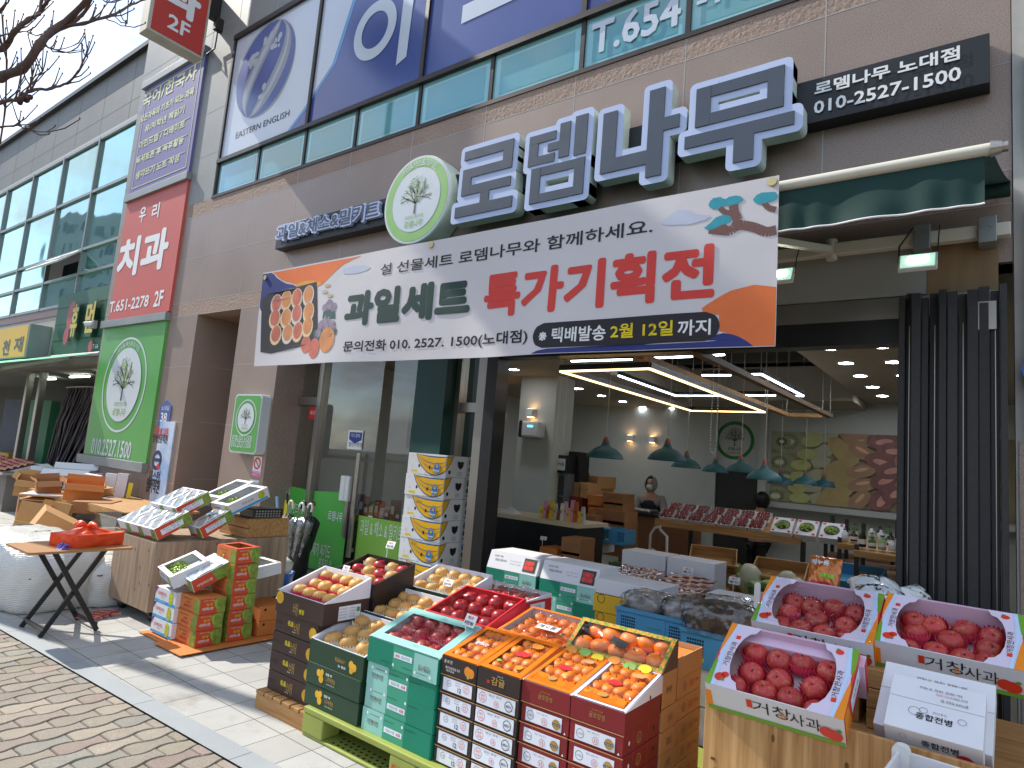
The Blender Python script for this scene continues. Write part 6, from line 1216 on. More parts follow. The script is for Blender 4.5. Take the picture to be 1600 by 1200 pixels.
for k, (dx, dy, m, kind) in enumerate(((-.13, -.02, UMB, 'black umbrella with straight black grip leaning left'), (-.05, -.08, UMB, 'black umbrella with cream crook handle'), (.03, .02, UMB, 'black umbrella with dark crook handle'), (.12, -.05, UMW, 'clear umbrella with white crook handle leaning right'), (.05, .1, UMB, 'black umbrella with brown wooden handle'), (.08, -.1, UMW, 'clear umbrella in the middle of the stand'))):
    t = thing('umbrella', kind + ' in the bin', 'umbrella', c0 + Vector((dx * .6, dy, .12)), group='umbrellas in the black bin'); tip = c0 + Vector((dx * .6, dy, .12)); tp = c0 + Vector((dx * 1.6, dy * 1.2, .72)); d = (tp - tip)
    mb = MB(); n_ = 14; prof = [(.012, 0), (.03, .12), (.06, .5), (.085, .85), (.06, .95), (.02, 1.0)]; vs = []
    mb.lathe([(r * 1.1, z * d.length) for r, z in prof], 14, tip, 0, False, d.to_track_quat('Z', 'Y').to_matrix().to_4x4(), lambda q, i, j: Vector((q.x * (1.12 if j % 2 else .8), q.y * (1.12 if j % 2 else .8), q.z + (.03 if j % 2 and i == 3 else 0)))); mb.build('canopy', m, t, world=True)
    e = d.normalized(); top = tp + e * .12; mb = MB(); mb.tube([tp, top], .006, 6); pts = [top + e * .02 * 0]; side = Vector((1 if k % 2 else -1, 0, 0))
    if k != 0: pts = [top + e * (.05 * math.sin(a)) * 1 + side * (.04 - .04 * math.cos(a)) for a in [math.pi * q / 7 for q in range(8)]] + [top + side * .08 - e * .04]
    else: pts = [top, top + e * .12]
    mb.tube(pts, .012, 8, 1); mb.build('handle', [STEEL, (INKB, mat('cream_handle', '#d9cfa8', .4, .05), INKB, WHITEP, mat('brown_handle', '#5a341c', .4, .2), WHITEP)[k]], t, world=True)
t = thing('broom', 'pale blue broom pole leaning against the door jamb', 'broom', (-7.3, .1, .05)); mb = MB(); mb.tube([PY(437, 905, .05), PY(433, 776, .1)], .02, 8); mb.build('pole', mat('pale_blue_plastic', '#8fb0d0', .4, .05), t, world=True); mb = MB(); q = PY(437, 905, .05); mb.box(q.x - .12, q.x + .12, q.y - .05, q.y + .03, .01, .1); mb.build('head', mat('blue_bristle', '#2f6ab0', .7, .2, 30), t, world=True)
t = thing('hanging_rod', 'thin hooked rod with a yellow tag hanging by the left glass', 'rod', (-7.2, .2, .3)); mb = MB(); a, b = PY(448, 770, .2), PY(446, 890, .2); mb.tube([a + Vector((.06, 0, -.02)), a + Vector((.05, 0, .05)), a + Vector((0, 0, .05)), a, b], .008, 6); mb.build('rod', STEEL, t, world=True); c = PY(447, 793, .18); mb = MB(); mb.box(c.x - .03, c.x + .03, c.y - .01, c.y, c.z - .09, c.z + .09); mb.build('tag', INKY, t, world=True, bevel=.01)
t = thing('bucket', 'blue and white cleaning bucket by the door jamb', 'bucket', (-6.6, -.2, 0)); q = PZ(432, 925, .0); mb = MB(); mb.lathe([(0, .01), (.12, .01), (.16, .2), (.165, .21), (.15, .2), (.11, .03), (0, .03)], 20, q); mb.build('tub', mat('blue_bucket', '#2a5fae', .4, .1), t, world=True); mb = MB(); mb.lathe([(.12, .2), (.13, .27), (.05, .33), (0, .33)], 16, q, fn=lambda p_, i, j: p_ * (1 + .1 * (j % 2)) if i else p_); mb.build('cloth', WHITEP, t, world=True)

# ------------------------------------------------------------------ the shop's inside
LAMPM = mat('teal_lampshade', '#24555a', .5, .1, 4, rvar=.05); LCAP = mat('lamp_wood_cap', '#8a4a38', .5, .1, rvar=0); CORD = mat('lamp_cord', '#b9b2a6', .7, 0, rvar=0)
lp = []
for k, (x, y, Y, d) in enumerate(((945, 716, 1.25, .385), (1042, 720, 1.4, .385), (1072, 731, 3.6, .39), (1117, 738, 4.6, .37), (1157, 738, 3.9, .39), (1194, 750, 3.2, .40), (1219, 757, 5.4, .37), (1258, 757, 5.2, .33), (1287, 761, 6.0, .33))):
    p = PY(x, y, Y); t = thing('pendant_lamp', 'teal dome pendant lamp with wooden cap, %s from the left of the row' % ('first', 'second', 'third', 'fourth', 'fifth', 'sixth', 'seventh', 'eighth', 'ninth')[k], 'lamp', p, group='teal pendant lamps'); r = d / 2
    if k == 0:
        mb = MB(); mb.lathe([(r, 0), (r * .98, .02), (r * .86, .055), (r * .58, .10), (r * .28, .125), (r * .2, .15), (r * .18, .17), (0, .17)], 28); mb.lathe([(r * .97, .001), (r * .82, .05), (r * .5, .09), (0, .11)], 28); mb.build('shade', LAMPM, t)
        mb = MB(); mb.lathe([(.033, .165), (.03, .19), (.012, .225), (0, .226)], 12); mb.build('cap', LCAP, t)
        mb = MB(); mb.tube([(0, 0, .22), (.004, 0, .8), (0, 0, 1.25)], .0045, 5); mb.build('cord', CORD, t); lp = kids(t); lr = r
    else:
        for c in lp: q = c.copy(); COL.objects.link(q); q.parent = t
        t.scale = (r / lr,) * 3
    mb = MB()
def frame_lamp(label, pts, m, glow, w_=.05, drop=0):
    t = thing('lamp_frame', label, 'lamp', pts[0]); mb = MB()
    for i in range(len(pts) - 1): mb.bar(pts[i], pts[i + 1], w_, .05)
    mb.build('beam', m, t, world=True)
    if glow:
        mb = MB()
        for i in range(len(pts) - 1): mb.bar(Vector(pts[i]) - ZU * .034, Vector(pts[i + 1]) - ZU * .034, w_ * .6, .014)
        mb.build('light_strip', glow, t, world=True)
    mb = MB()
    for q in pts[:4]: mb.tube([Vector(q), Vector(q) + ZU * (3.45 - q[2])], .005, 5)
    mb.build('hanger', CORD, t, world=True)
WARM = lamp_mat('warm_strip', '#ffcf8a', 2.0); COOL = lamp_mat('cool_strip', '#e8f4ff', 6.0)
zl = 2.45
a, b, c, d = PZ(876, 575, zl), PZ(1015, 570, zl), PZ(1195, 640, zl), PZ(1080, 638, zl)
frame_lamp('hanging rectangular timber frame with a warm glowing light strip', [a, b, c, d, a], BLACKM, WARM, .035)
o = PZ(1195, 640, zl)
frame_lamp('long dark timber beam holding pendant lamps beside the warm frame', [PZ(1088, 550, 2.5), PZ(1297, 650, 2.5)], mat('dark_timber', '#6a5236', .6, .2, 3, rvar=0), None, .07)
frame_lamp('light timber beam holding pendant lamps', [PZ(1000, 556, 2.55), PZ(1229, 648, 2.5), PZ(1285, 650, 2.5)], WOODH, None, .07)
zl = 2.8
a, b, c, d = PZ(967, 583, zl), PZ(1250, 580, zl), PZ(1256, 615, zl), PZ(1056, 615, zl)
frame_lamp('white glowing rectangular light strip frame under the dark ceiling', [PZ(967, 583, zl), PZ(1056, 615, zl), PZ(1125, 615, zl)], BLACKM, COOL, .035)
frame_lamp('white glowing bent light strip near the right of the ceiling', [PZ(1163, 581, zl), PZ(1189, 580, zl), PZ(1255, 615, zl), PZ(1232, 615, zl)], BLACKM, COOL, .035)
for k, (p1, p2) in enumerate((((1132, 614), (1212, 614)), ((1097, 582), (1142, 582)), ((893, 560), (988, 557)), ((1010, 555), (1082, 552)), ((1103, 551), (1132, 549)))):
    frame_lamp('short white glowing light strip, %s under the dark ceiling' % ('longest one at the back', 'one beside the dark column', 'leftmost one under the banner', 'middle one under the banner', 'rightmost one under the banner')[k], [PZ(*p1, zl), PZ(*p2, zl)], BLACKM, COOL, .035)
DLM = lamp_mat('downlight_glow', '#e6f0ff', 30); first = None; n = 0
dl = [(x, y, 2.978) for x, ys in ((-1.4, (1.62, 2.48, 3.37, 4.32, 5.34, 6.28)), (-.93, (1.58, 2.48, 3.37, 4.32))) for y in ys]
for px_2, py_2 in ((862, 595), (904, 607), (940, 618), (973, 627), (1005, 636), (1051, 637), (803, 577)): q = PZ(px_2, py_2, 2.858); dl.append((q.x, q.y, 2.858))
for i, q in enumerate(dl):
    lab = 'round white ceiling downlight, %s along the %s row' % (('first', 'second', 'third', 'fourth', 'fifth', 'sixth', 'seventh')[i if i < 6 else i - 6 if i < 10 else i - 10], 'left strip of the right ceiling' if i < 6 else 'right strip of the right ceiling' if i < 10 else 'left ceiling')
    if first is None:
        first = thing('downlight', lab, 'lamp', q, group='ceiling downlights'); mb = MB(); mb.lathe([(.075, -.008), (.088, -.008), (.09, 0), (.075, 0)], 24); mb.build('trim', WHITEP, first); mb = MB(); mb.disc((0, 0, -.004), XR, -YR, .076, .076); mb.build('lens', DLM, first)
    else: copy_tree(first, q, None, lab)
for k, (x, y, Y) in enumerate(((833, 646, 3.18), (787, 650, 3.58), (986, 685, IY - .02), (1021, 687, IY - .02))):
    p = PY(x, y, Y); t = thing('wall_lamp', 'small white up and down wall lamp with warm glow, %s' % ('on the white column', 'left of the column', 'first on the back wall', 'second on the back wall')[k], 'lamp', p, group='wall lamps'); mb = MB(); mb.box(-.06, .06, -.11, 0, -.06, .06); mb.build('case', WHITEP, t)
    for s in (-1, 1):
        mb = MB(); mb.box(-.04, .04, -.09, -.02, min(.061 * s, .064 * s), max(.061 * s, .064 * s)); mb.build('light_slot', lamp_mat('warm_slot', '#ffc88a', 6), t)
# air freshener, chains, logo, mural
p = PY(835, 672, 3.15); t = thing('air_cleaner', 'white and black wall unit with a small blue display on the column', 'appliance', p); mb = MB(); mb.box(-.13, .17, -.16, .05, -.12, .12); mb.build('case', WHITEP, t, bevel=.03); mb = MB(); mb.box(-.19, -.13, -.15, .05, -.12, .13); mb.build('side', BLACKM, t, bevel=.02); mb = MB(); mb.box(-.02, .08, -.163, -.161, .03, .06); mb.build('display', lamp_mat('display_blue', '#58c8e8', 1.2), t)
def chain(label, pa, pb, zb, Y):
    t = thing('bead_chain', label, 'chain', PY(*pa, Y)); a, b = PY(*pa, Y), PY(*pb, Y); m_ = (a.x + b.x) / 2; mb = MB(); h = (b.x - a.x) / 2; zt = 2.85
    pts = [(a.x + h * .3, Y, zt), (a.x, Y, zb + .1)] + [(m_ - h * math.cos(t_), Y, zb + .06 - .06 * math.sin(t_)) for t_ in (.4, .9, 1.57, 2.2, 2.7)] + [(b.x, Y, zb + .1), (b.x - h * .3, Y, zt)]
    for i in range(len(pts) - 1):
        A, B_ = Vector(pts[i]), Vector(pts[i + 1]); k = max(1, int((B_ - A).length / .022))
        for j in range(k): c = A.lerp(B_, j / k); mb.lathe([(.0005, -.008), (.007, 0), (.0005, .008)], 5, c)
    mb.build('beads', WHITEP, t, world=True)
chain('white bead chain loop hanging left of the pendant lamps', (869, 690), (880, 690), PY(875, 695, .5).z, .5)
chain('white bead chain loop hanging in front of the round wall logo', (1109, 700), (1119, 700), PY(1113, 708, .5).z, .5)
chain('white bead chain loop hanging behind the door glass by the steel frame', (693, 680), (702, 680), PY(697, 686, .6).z, .6)
p = PY(1148, 688, IY - .01); t = thing('wall_logo', 'round green tree logo painted on the white back wall', 'sign', p); mb = MB(); Rl = (PY(1148, 660, IY).z - PY(1148, 718, IY).z) / 2 * 1.03; o = Vector((0, 0, 0)); mb.ring(o, XR, ZU, Rl, Rl * .83, 0, 44); tree_logo(mb, o + ZU * Rl * .18, XR, ZU, Rl * .95, 1, 2, .004, 220); arc_text(mb, LOGO_TXT, o - YR * .004, XR, ZU, Rl * .915, Rl * .12, 2.3, .8, 2); put_text(mb, '로뎀나무', o - ZU * Rl * .45, XR, ZU, Rl * .7, Rl * .18, 0, .02, .004); put_text(mb, '010.2527.1500', o - ZU * Rl * .66, XR, ZU, Rl * .75, Rl * .1, 3, .01, .004); mb.build('print', [mat('logo_deep_green', '#2f7a35', .6, .05, rvar=0), TREEB, mat('leaf_grey_green', '#6f7f66', .6, .1, rvar=0), INKR], t)
# fruit mural on the back wall
ma, mb_ = PY(1202, 806, IY - .02), PY(1404, 675, IY - .02); MX0, MX1, MZ0, MZ1 = ma.x, 1.2, 1.25, PY(1300, 677, IY - .02).z
t = thing('fruit_mural', 'wide printed mural of kiwi, grapes, mandarin segments and strawberries on the back wall', 'mural', ((MX0 + MX1) / 2, IY - .02, MZ0)); mb = MB(); mb.box(MX0, MX1, IY - .02, IY - .001, MZ0, MZ1); mb.build('backing', mat('mural_dark', '#968a6c', .6, .3, 4, rvar=0), t, world=True)
mb = MB(); YM = IY - .022; MU = [mat('mural_kiwi', '#a2a47c', .6, .15, 9, rvar=0), mat('mural_kiwi_core', '#d9d9b4', .6, .05, rvar=0), mat('mural_seed', '#5a5a48', .6, 0, rvar=0), mat('mural_grape', '#c0c07c', .6, .15, 5, rvar=0), mat('mural_pine', '#b9b494', .6, .1, 6, rvar=0), mat('mural_peach', '#b8a06c', .6, .15, 4, rvar=0), mat('mural_mandarin', '#b08a6c', .6, .15, 6, rvar=0), mat('mural_pith', '#e0b48a', .6, .1, rvar=0), mat('mural_berry', '#8f625c', .6, .3, 8, rvar=0), mat('mural_berry_core', '#dba08f', .6, .2, 6, rvar=0)]
rg = random.Random(12); lay = [0]
def blob(x, y, rx, ry, mi, rot=0, n=18, pw=1.0):
    lay[0] += 1; c = PY(x, y, YM); L_ = YM - .00025 * lay[0]; k = .0105
    vs = []
    for i in range(n):
        a = 2 * math.pi * i / n; u_, v = math.copysign(abs(math.cos(a)) ** pw, math.cos(a)) * rx, math.copysign(abs(math.sin(a)) ** pw, math.sin(a)) * ry
        q = (c.x + (u_ * math.cos(rot) - v * math.sin(rot)) * k * 1.22, c.z + (u_ * math.sin(rot) + v * math.cos(rot)) * k)
        vs.append((min(max(q[0], MX0), MX1), L_, min(max(q[1], MZ0), MZ1)))
    mb.add(vs, [tuple(range(n))], mi)
for x, y, r in ((1232, 690, 25), (1218, 722, 20), (1212, 775, 21), (1228, 745, 18), (1222, 690, 12)):
    blob(x, y, r, r * .8, 0); 
    for k in range(22): a = k * .2856; blob(x + r * .55 * math.cos(a), y - r * .42 * math.sin(a), 2.6, .7, 2, a, 6)
    blob(x, y, r * .3, r * .2, 1)
for x, y in ((1268, 690), (1262, 710), (1252, 727), (1250, 745), (1247, 762), (1250, 778), (1275, 678), (1262, 795)): blob(x, y, 13, 9, 3, .1)
for x, y in ((1288, 705), (1283, 722), (1278, 742), (1280, 778), (1295, 682), (1272, 760)): blob(x, y, 14, 11, 4, .4, 5)
for x, y, r1 in ((1318, 705, -.9), (1308, 735, .8), (1322, 755, 1.3), (1300, 775, .9), (1320, 788, -.5)): blob(x, y, 26, 13, 5, r1)
for x, y, r1 in ((1338, 688, -.4), (1347, 707, -.6), (1346, 737, .35), (1348, 758, .3), (1343, 782, 1.0), (1335, 678, 0)): blob(x, y, 18, 10, 6, r1); blob(x + 1, y - 3, 9, 2.5, 7, r1)
for x, y, r1 in ((1382, 690, .2), (1378, 722, -.3), (1385, 750, .6), (1378, 782, 1.2), (1398, 705, 0), (1402, 770, .8), (1395, 735, .4)): blob(x, y, 20, 13, 8, r1); blob(x, y + 1, 10, 4.5, 9, r1)
for k in range(26): blob(1420 + 14 * (k % 9) + rg.uniform(-4, 4), 690 + 34 * (k // 9), 15, 12, (8, 6, 5, 9)[k % 4], rg.uniform(0, 3))
mb.build('print', MU, t, world=True)
mb = MB(); mb.box(MX0 - .02, MX1, IY - .3, IY - .03, 1.14, 1.23); mb.build('ledge', WALLI, BL, world=True)
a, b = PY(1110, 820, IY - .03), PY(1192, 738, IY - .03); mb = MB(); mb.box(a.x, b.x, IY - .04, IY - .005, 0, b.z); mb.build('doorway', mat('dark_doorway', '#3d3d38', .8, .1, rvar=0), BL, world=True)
for x in (a.x, b.x): mb = MB(); mb.box(x - .07, x + .07, IY - .09, IY - .001, 0, 3.0); mb.build('door_trim', WALLI, BL, world=True)
mb = MB(); a, b = PY(634, 700, 1.9), PY(660, 634, 1.9); mb.box(a.x - .0, a.x + .5, 1.9, 1.95, a.z, b.z); bd = mb.build('board', mat('dark_board', '#3b2a22', .6, .2, 3, rvar=0), label='dark brown interior sign board with pale Korean letters behind the door glass', cat='sign')

# ------------------------------------------------------------------ furniture and goods inside
SKIN = mat('skin', '#b98a70', .6, .05, 4); HOOD = mat('grey_hoodie', '#9a938a', .85, .1, 8); VEST = mat('black_vest', '#1d1d22', .7, .2, 8); GLOVE = mat('violet_glove', '#6a5aa8', .4, .1, 6); MASKM = mat('white_mask', '#c8c8c4', .7, .04); HAIR = mat('black_hair', '#17130f', .5, .2, 30)
def skin_body(name, joints, edges, m, parent, sub=2):
    me = bpy.data.meshes.new(name); me.from_pydata([tuple(j[0]) for j in joints], edges, []); o = bpy.data.objects.new(name, me); COL.objects.link(o); o.parent = parent
    sk = o.modifiers.new('skin', 'SKIN'); sk.use_smooth_shade = True; ss = o.modifiers.new('sub', 'SUBSURF'); ss.levels = sub; ss.render_levels = sub
    for v, j in zip(me.skin_vertices[0].data, joints): v.radius = (j[1], j[2] if len(j) > 2 else j[1])
    me.skin_vertices[0].data[0].use_root = True; me.materials.append(m); WM[o.name] = WM[parent.name].copy(); return o
def person(label, loc, rz, top, vest=None, hood=False, gloves=None, mask=False):
    t = thing('person', label, 'person', loc, rz)
    # local frame: facing -Y, feet at z=0, leaning a little forward over the counter
    J = [((0, .0, .92), .15, .11), ((0, .0, 1.08), .14, .10), ((0, -.03, 1.25), .17, .115), ((0, -.05, 1.38), .14, .09), ((0, -.07, 1.47), .055, .055), ((0, -.10, 1.55), .075, .085), ((0, -.10, 1.66), .08, .092), ((0, -.10, 1.72), .055, .06),
         ((-.19, -.03, 1.37), .06), ((-.27, -.08, 1.16), .05), ((-.20, -.28, 1.03), .04), ((-.17, -.35, 1.02), .034),
         ((.19, -.03, 1.37), .06), ((.28, -.10, 1.15), .05), ((.14, -.30, .98), .04), ((.10, -.36, .97), .034),
         ((-.10, .02, .85), .09), ((-.11, .0, .48), .065), ((-.11, .03, .09), .045), ((-.11, -.10, .04), .04), ((.10, .02, .85), .09), ((.11, .0, .48), .065), ((.11, .03, .09), .045), ((.11, -.10, .04), .04)]
    E_ = [(0, 1), (1, 2), (2, 3), (3, 4), (4, 5), (5, 6), (6, 7), (3, 8), (8, 9), (9, 10), (10, 11), (3, 12), (12, 13), (13, 14), (14, 15), (0, 16), (16, 17), (17, 18), (18, 19), (0, 20), (20, 21), (21, 22), (22, 23)]
    skin_body('body', J, E_, SKIN, t)
    g = .022
    skin_body('sweater', [(J[i][0], J[i][1] + g, (J[i][2] if len(J[i]) > 2 else J[i][1]) + g) for i in (0, 1, 2, 3, 8, 9, 10, 12, 13, 14)], [(0, 1), (1, 2), (2, 3), (3, 4), (4, 5), (5, 6), (3, 7), (7, 8), (8, 9)], top, t)
    skin_body('trousers', [(J[i][0], J[i][1] + .012, (J[i][2] if len(J[i]) > 2 else J[i][1]) + .012) for i in (0, 16, 17, 18, 20, 21, 22)], [(0, 1), (1, 2), (2, 3), (0, 4), (4, 5), (5, 6)], INKB, t)
    if vest: skin_body('vest', [(J[i][0], J[i][1] + .04, (J[i][2] if len(J[i]) > 2 else J[i][1]) + .04) for i in (0, 1, 2, 3)], [(0, 1), (1, 2), (2, 3)], vest, t)
    hm = hood or HAIR
    mb = MB(); mb.grid(lambda a, b: Vector((0, -.10, 1.62)) + Vector((math.cos(2.45 * (a * 2 - 1) + math.pi / 2) * math.cos(math.pi * (b - .5)) * .115, math.sin(2.45 * (a * 2 - 1) + math.pi / 2) * math.cos(math.pi * (b - .5)) * .13 + .015, math.sin(math.pi * (b - .5)) * .155)), 24, 14); mb.build('hood' if hood else 'hair', hm, t)
    mb = MB(); f = Vector((0, -.195, 1.62))
    for s in (-1, 1): mb.lathe(fruit_prof(.011, 1, 0, 6), 8, f + Vector((s * .032, .012, .01)), 1)
    mb.lathe([(.014, -.03), (.016, -.02), (.008, .02), (.002, .03)], 8, f + Vector((0, .0, -.005)), 0); mb.box(-.022, .022, -.192, -.186, 1.565, 1.573, 2)
    for s in (-1, 1): mb.lathe(fruit_prof(.02, 1.3, 0, 6), 8, Vector((s * .085, -.09, 1.595)), 0)
    mb.build('face', [SKIN, INKB, INKR], t)
    if mask: mb = MB(); mb.lathe([(.002, .06), (.035, .05), (.055, .02), (.06, 0)], 14, (0, -.165, 1.565), M=Matrix.Rotation(rad(90), 4, 'X')); mb.build('mask', MASKM, t)
    for s, w_ in ((-1, Vector(J[11][0])), (1, Vector(J[15][0]))):
        d = (w_ - Vector(J[10 if s < 0 else 14][0])).normalized(); sd = Vector((0, 0, 1)).cross(d).normalized(); hj = [(w_, .026, .02), (w_ + d * .05, .036, .017), (w_ + d * .085, .036, .014)]; he = [(0, 1), (1, 2)]
        for k in range(4):
            b_ = w_ + d * .088 + sd * (.012 * (k - 1.5) * 1.7); l_ = (.062, .074, .068, .052)[k]; i0 = len(hj); hj += [(b_, .0085), (b_ + d * l_ * .5 - ZU * .01, .008), (b_ + d * l_ * .85 - ZU * .035, .007)]; he += [(2, i0), (i0, i0 + 1), (i0 + 1, i0 + 2)]
        i0 = len(hj); b_ = w_ + d * .035 - sd * s * .03; hj += [(b_, .011), (b_ + d * .035 - sd * s * .022, .009), (b_ + d * .06 - sd * s * .02 - ZU * .01, .008)]; he += [(1, i0), (i0, i0 + 1), (i0 + 1, i0 + 2)]
        skin_body('hand', hj, he, gloves or SKIN, t, 1)
    return t
p = PY(1017, 800, 6.3); person('person in grey hoodie, black vest, white mask and violet gloves working at the back counter', (p.x, 6.3, -.27), rad(8), HOOD, VEST, HOOD, GLOVE, True)
p = PY(1180, 800, 6.6); person('person with short dark hair in a white top half hidden behind the strawberry shelf', (p.x, 6.75, -.38), rad(150), WHITEP)
t = thing('work_counter', 'back counter with wooden plank front and dark top below the masked person', 'counter', (-5, 5.7, 0)); mb = MB(); a, b = PY(975, 815, 5.4), PY(1040, 815, 5.4); mb.box(a.x - .1, b.x + .8, 5.4, 6.0, .83, .87); mb.build('top', BLACKM, t, world=True); mb = MB()
for k in range(14): x = a.x - .08 + .1 * k; mb.box(x, x + .0985, 5.43, 5.46, 0, .83)
mb.build('front_planks', mat('red_brown_planks', '#7c5238', .6, .15, 3, stretch=(12, 12, .8)), t, world=True)
t = thing('steel_basin', 'pale steel basin with produce on the back counter', 'basin', (-5, 5.6, .87)); q = PY(1000, 806, 5.65); mb = MB(); mb.box(q.x - .2, q.x + .25, 5.5, 5.85, .87, .93); mb.build('basin_body', STEEL, t, world=True, bevel=.02)
# cash counter, fridge, boxes
a, b = PY(768, 826, 1.35), PY(905, 823, 1.35); t = thing('shop_counter', 'long black counter with pale top at the left of the shop', 'counter', ((a.x + b.x) / 2, 1.7, 0)); mb = MB(); mb.box(a.x - .5, b.x, 1.33, 2.0, .90, .94); mb.build('top', mat('pale_counter_top', '#c2b294', .5, .05, rvar=0), t, world=True); mb = MB(); mb.box(a.x - .5, b.x - .03, 1.38, 1.95, .012, .90); mb.build('front_panel', BLACKM, t, world=True)
rg = random.Random(21); cols = ['#d9c62a', '#c98a9a', '#a85a2a', '#d9b02a', '#b9b4a4', '#8a5a3a', '#e0d8c0', '#caa0b0']
for k in range(13):
    x = b.x - .62 + .045 * k; h = rg.uniform(.12, .24); t = thing('snack_packet', 'standing goods packet on the black counter, %s from the left' % ('first', 'second', 'third', 'fourth', 'fifth', 'sixth', 'seventh', 'eighth', 'ninth', 'tenth', 'eleventh', 'twelfth', 'last')[k], 'packet', (x, 1.55, .94), rg.uniform(-.3, .3), 'packets on the counter'); mb = MB(); mb.add([(-.03, -.02, 0), (.03, -.02, 0), (.03, .02, 0), (-.03, .02, 0), (-.026, -.002, h), (.026, -.002, h), (.026, .003, h), (-.026, .003, h)], [(0, 3, 2, 1), (4, 5, 6, 7), (0, 1, 5, 4), (1, 2, 6, 5), (2, 3, 7, 6), (3, 0, 4, 7)]); mb.build('packet_body', mat('packet_%s' % cols[k % 8][1:], cols[k % 8], .4, .2, 20), t); mb = MB(); put_text(mb, '맛', (0, -.014, h * .5), XR, ZU, .03, .03, 0, .02, .003); mb.build('print', INKR if k % 2 else INKB, t)
t = thing('tissue_pile', 'crumpled white paper on the black counter', 'paper', (b.x - 1.1, 1.6, .94)); mb = MB(); mb.grid(lambda u_, v: Vector((.12 * (u_ - .5) * 2, .08 * (v - .5) * 2, .05 * math.sin(u_ * math.pi) * math.sin(v * math.pi) * (1 + .6 * math.sin(u_ * 17 + v * 23)))), 16, 12, 0, False); mb.build('sheet', WHITEP, t)
a, b = PY(846, 800, 3.4), PY(889, 712, 3.4); t = thing('drinks_fridge', 'tall glass door fridge with red and black header and white sign', 'fridge', ((a.x + b.x) / 2, 3.4, 0)); x0, x1, zt = a.x, b.x, b.z
mb = MB(); mb.box(x0, x1, 3.44, 4.0, 0, zt - .26); mb.box(x0, x0 + .05, 3.4, 3.44, .0, zt - .26); mb.box(x1 - .05, x1, 3.4, 3.44, 0, zt - .26); mb.build('cabinet', mat('fridge_grey', '#6a6c6c', .4, .1, rvar=0), t, world=True); mb = MB(); mb.box(x0 + .05, x1 - .05, 3.43, 3.437, .25, zt - .3); mb.build('interior', mat('fridge_inside', '#3f443f', .5, .5, 8, rvar=0), t, world=True)
mb = MB()
for z in (.5, .8, 1.1, 1.4): mb.box(x0 + .06, x1 - .06, 3.41, 3.43, z, z + .012)
mb.build('shelf', STEEL, t, world=True); mb = MB(); mb.quad((x0 + .05, 3.405, .2), (x1 - .05, 3.405, .2), (x1 - .05, 3.405, zt - .27), (x0 + .05, 3.405, zt - .27)); mb.build('door', PANE, t, world=True)
mb = MB(); mb.box(x0, x1, 3.38, 4.0, zt - .26, zt, 0); mb.box(x0 - .002, x0 + .03, 3.378, 4.0, zt - .25, zt - .01, 1); mb.build('header', [BLACKM, INKR], t, world=True); mb = MB(); mb.box(x0 + .12, x1 - .04, 3.375, 3.379, zt - .22, zt - .05, 0); put_text(mb, '신선식품', ((x0 + x1) / 2 + .05, 3.374, zt - .13), XR, ZU, .2, .05, 1, .02); mb.build('sign', [INKW, INKG], t, world=True)
def iboxes(px0, px1, py0, py1, Y, m, label, dep=.35, prints=True, top=False):
    a, b = PY(px0, py1, Y), PY(px1, py0, Y); W_, H_ = b.x - a.x, b.z - a.z
    c = carton('cardboard_box', label, ((a.x + b.x) / 2, Y, a.z), W_, dep, H_, m, [('t', '농산물', -.02, .02, W_ * .45, H_ * .22, 0), ('t', '국내산', .0, -H_ * .2, W_ * .3, H_ * .16, 1), ('d', W_ * .32, H_ * .1, .014, .009, 0)] if prints else (), (), [INKM, INKR]); return c
iboxes(888, 905, 706, 722, 3.6, BLACKM, 'topmost small black carton beside the fridge', .3, False); iboxes(888, 905, 722, 738, 3.6, BLACKM, 'second small black carton beside the fridge', .3, False); iboxes(888, 905, 738, 753, 3.6, BLACKM, 'third small black carton beside the fridge', .3, False)
iboxes(888, 906, 753, 777, 3.6, CARD, 'pale brown carton right below the black cartons', .4); iboxes(906, 919, 756, 778, 3.55, CARD, 'narrow tan carton with printed lines by the fridge', .4); iboxes(919, 934, 744, 762, 4.0, CARD, 'tan carton with a black hole on top of the middle pile', .6); iboxes(919, 930, 762, 775, 4.0, CARD, 'tan carton under the one with a black hole', .6)
for k in range(4): iboxes(886, 909, 777 + 8 * k, 785 + 8 * k, 3.5, MAROON, 'dark red gift carton beside the fridge, %s from the top' % ('first', 'second', 'third', 'fourth')[k], .3, False)
for k in range(2): iboxes(918, 941, 775 + 16 * k, 791 + 16 * k, 3.5, CARDO, 'orange wrapped carton in the indoor pile, %s one' % ('upper', 'lower')[k], .3, False)
iboxes(941, 974, 772, 787, 3.3, CARDD, 'long brown carton on top of the indoor pile', .35); iboxes(942, 974, 787, 800, 3.3, CARDD, 'second long brown carton of the indoor pile', .35)
for k in range(4): iboxes(930, 976, 800 + 16 * k, 816 + 16 * k, 3.2, CARDD, 'wide brown carton in the indoor pile, %s of four' % ('top', 'second', 'third', 'lowest')[k], .4)
iboxes(908, 931, 806, 838, 3.0, CARDD, 'square brown carton at the left of the indoor pile', .4)
iboxes(876, 907, 843, 865, 1.05, CARDD, 'brown mandarin carton behind the teal boxes, upper of two', .3); iboxes(875, 906, 865, 888, 1.05, CARDD, 'brown mandarin carton behind the teal boxes, lower of two', .3); 
t = iboxes(841, 870, 858, 886, 1.05, CARDO, 'open orange brown carton with a price card beside the mandarin cartons', .3, False)
q = PY(846, 858, 1.1); price_card('tan price card on a stick in the orange brown carton', q, .07, .04, '1만', .3, .1)
crate('blue plastic crate on white cartons inside the shop', tuple(PY(956, 850, 2.2)), 0, .3, .3, .17)
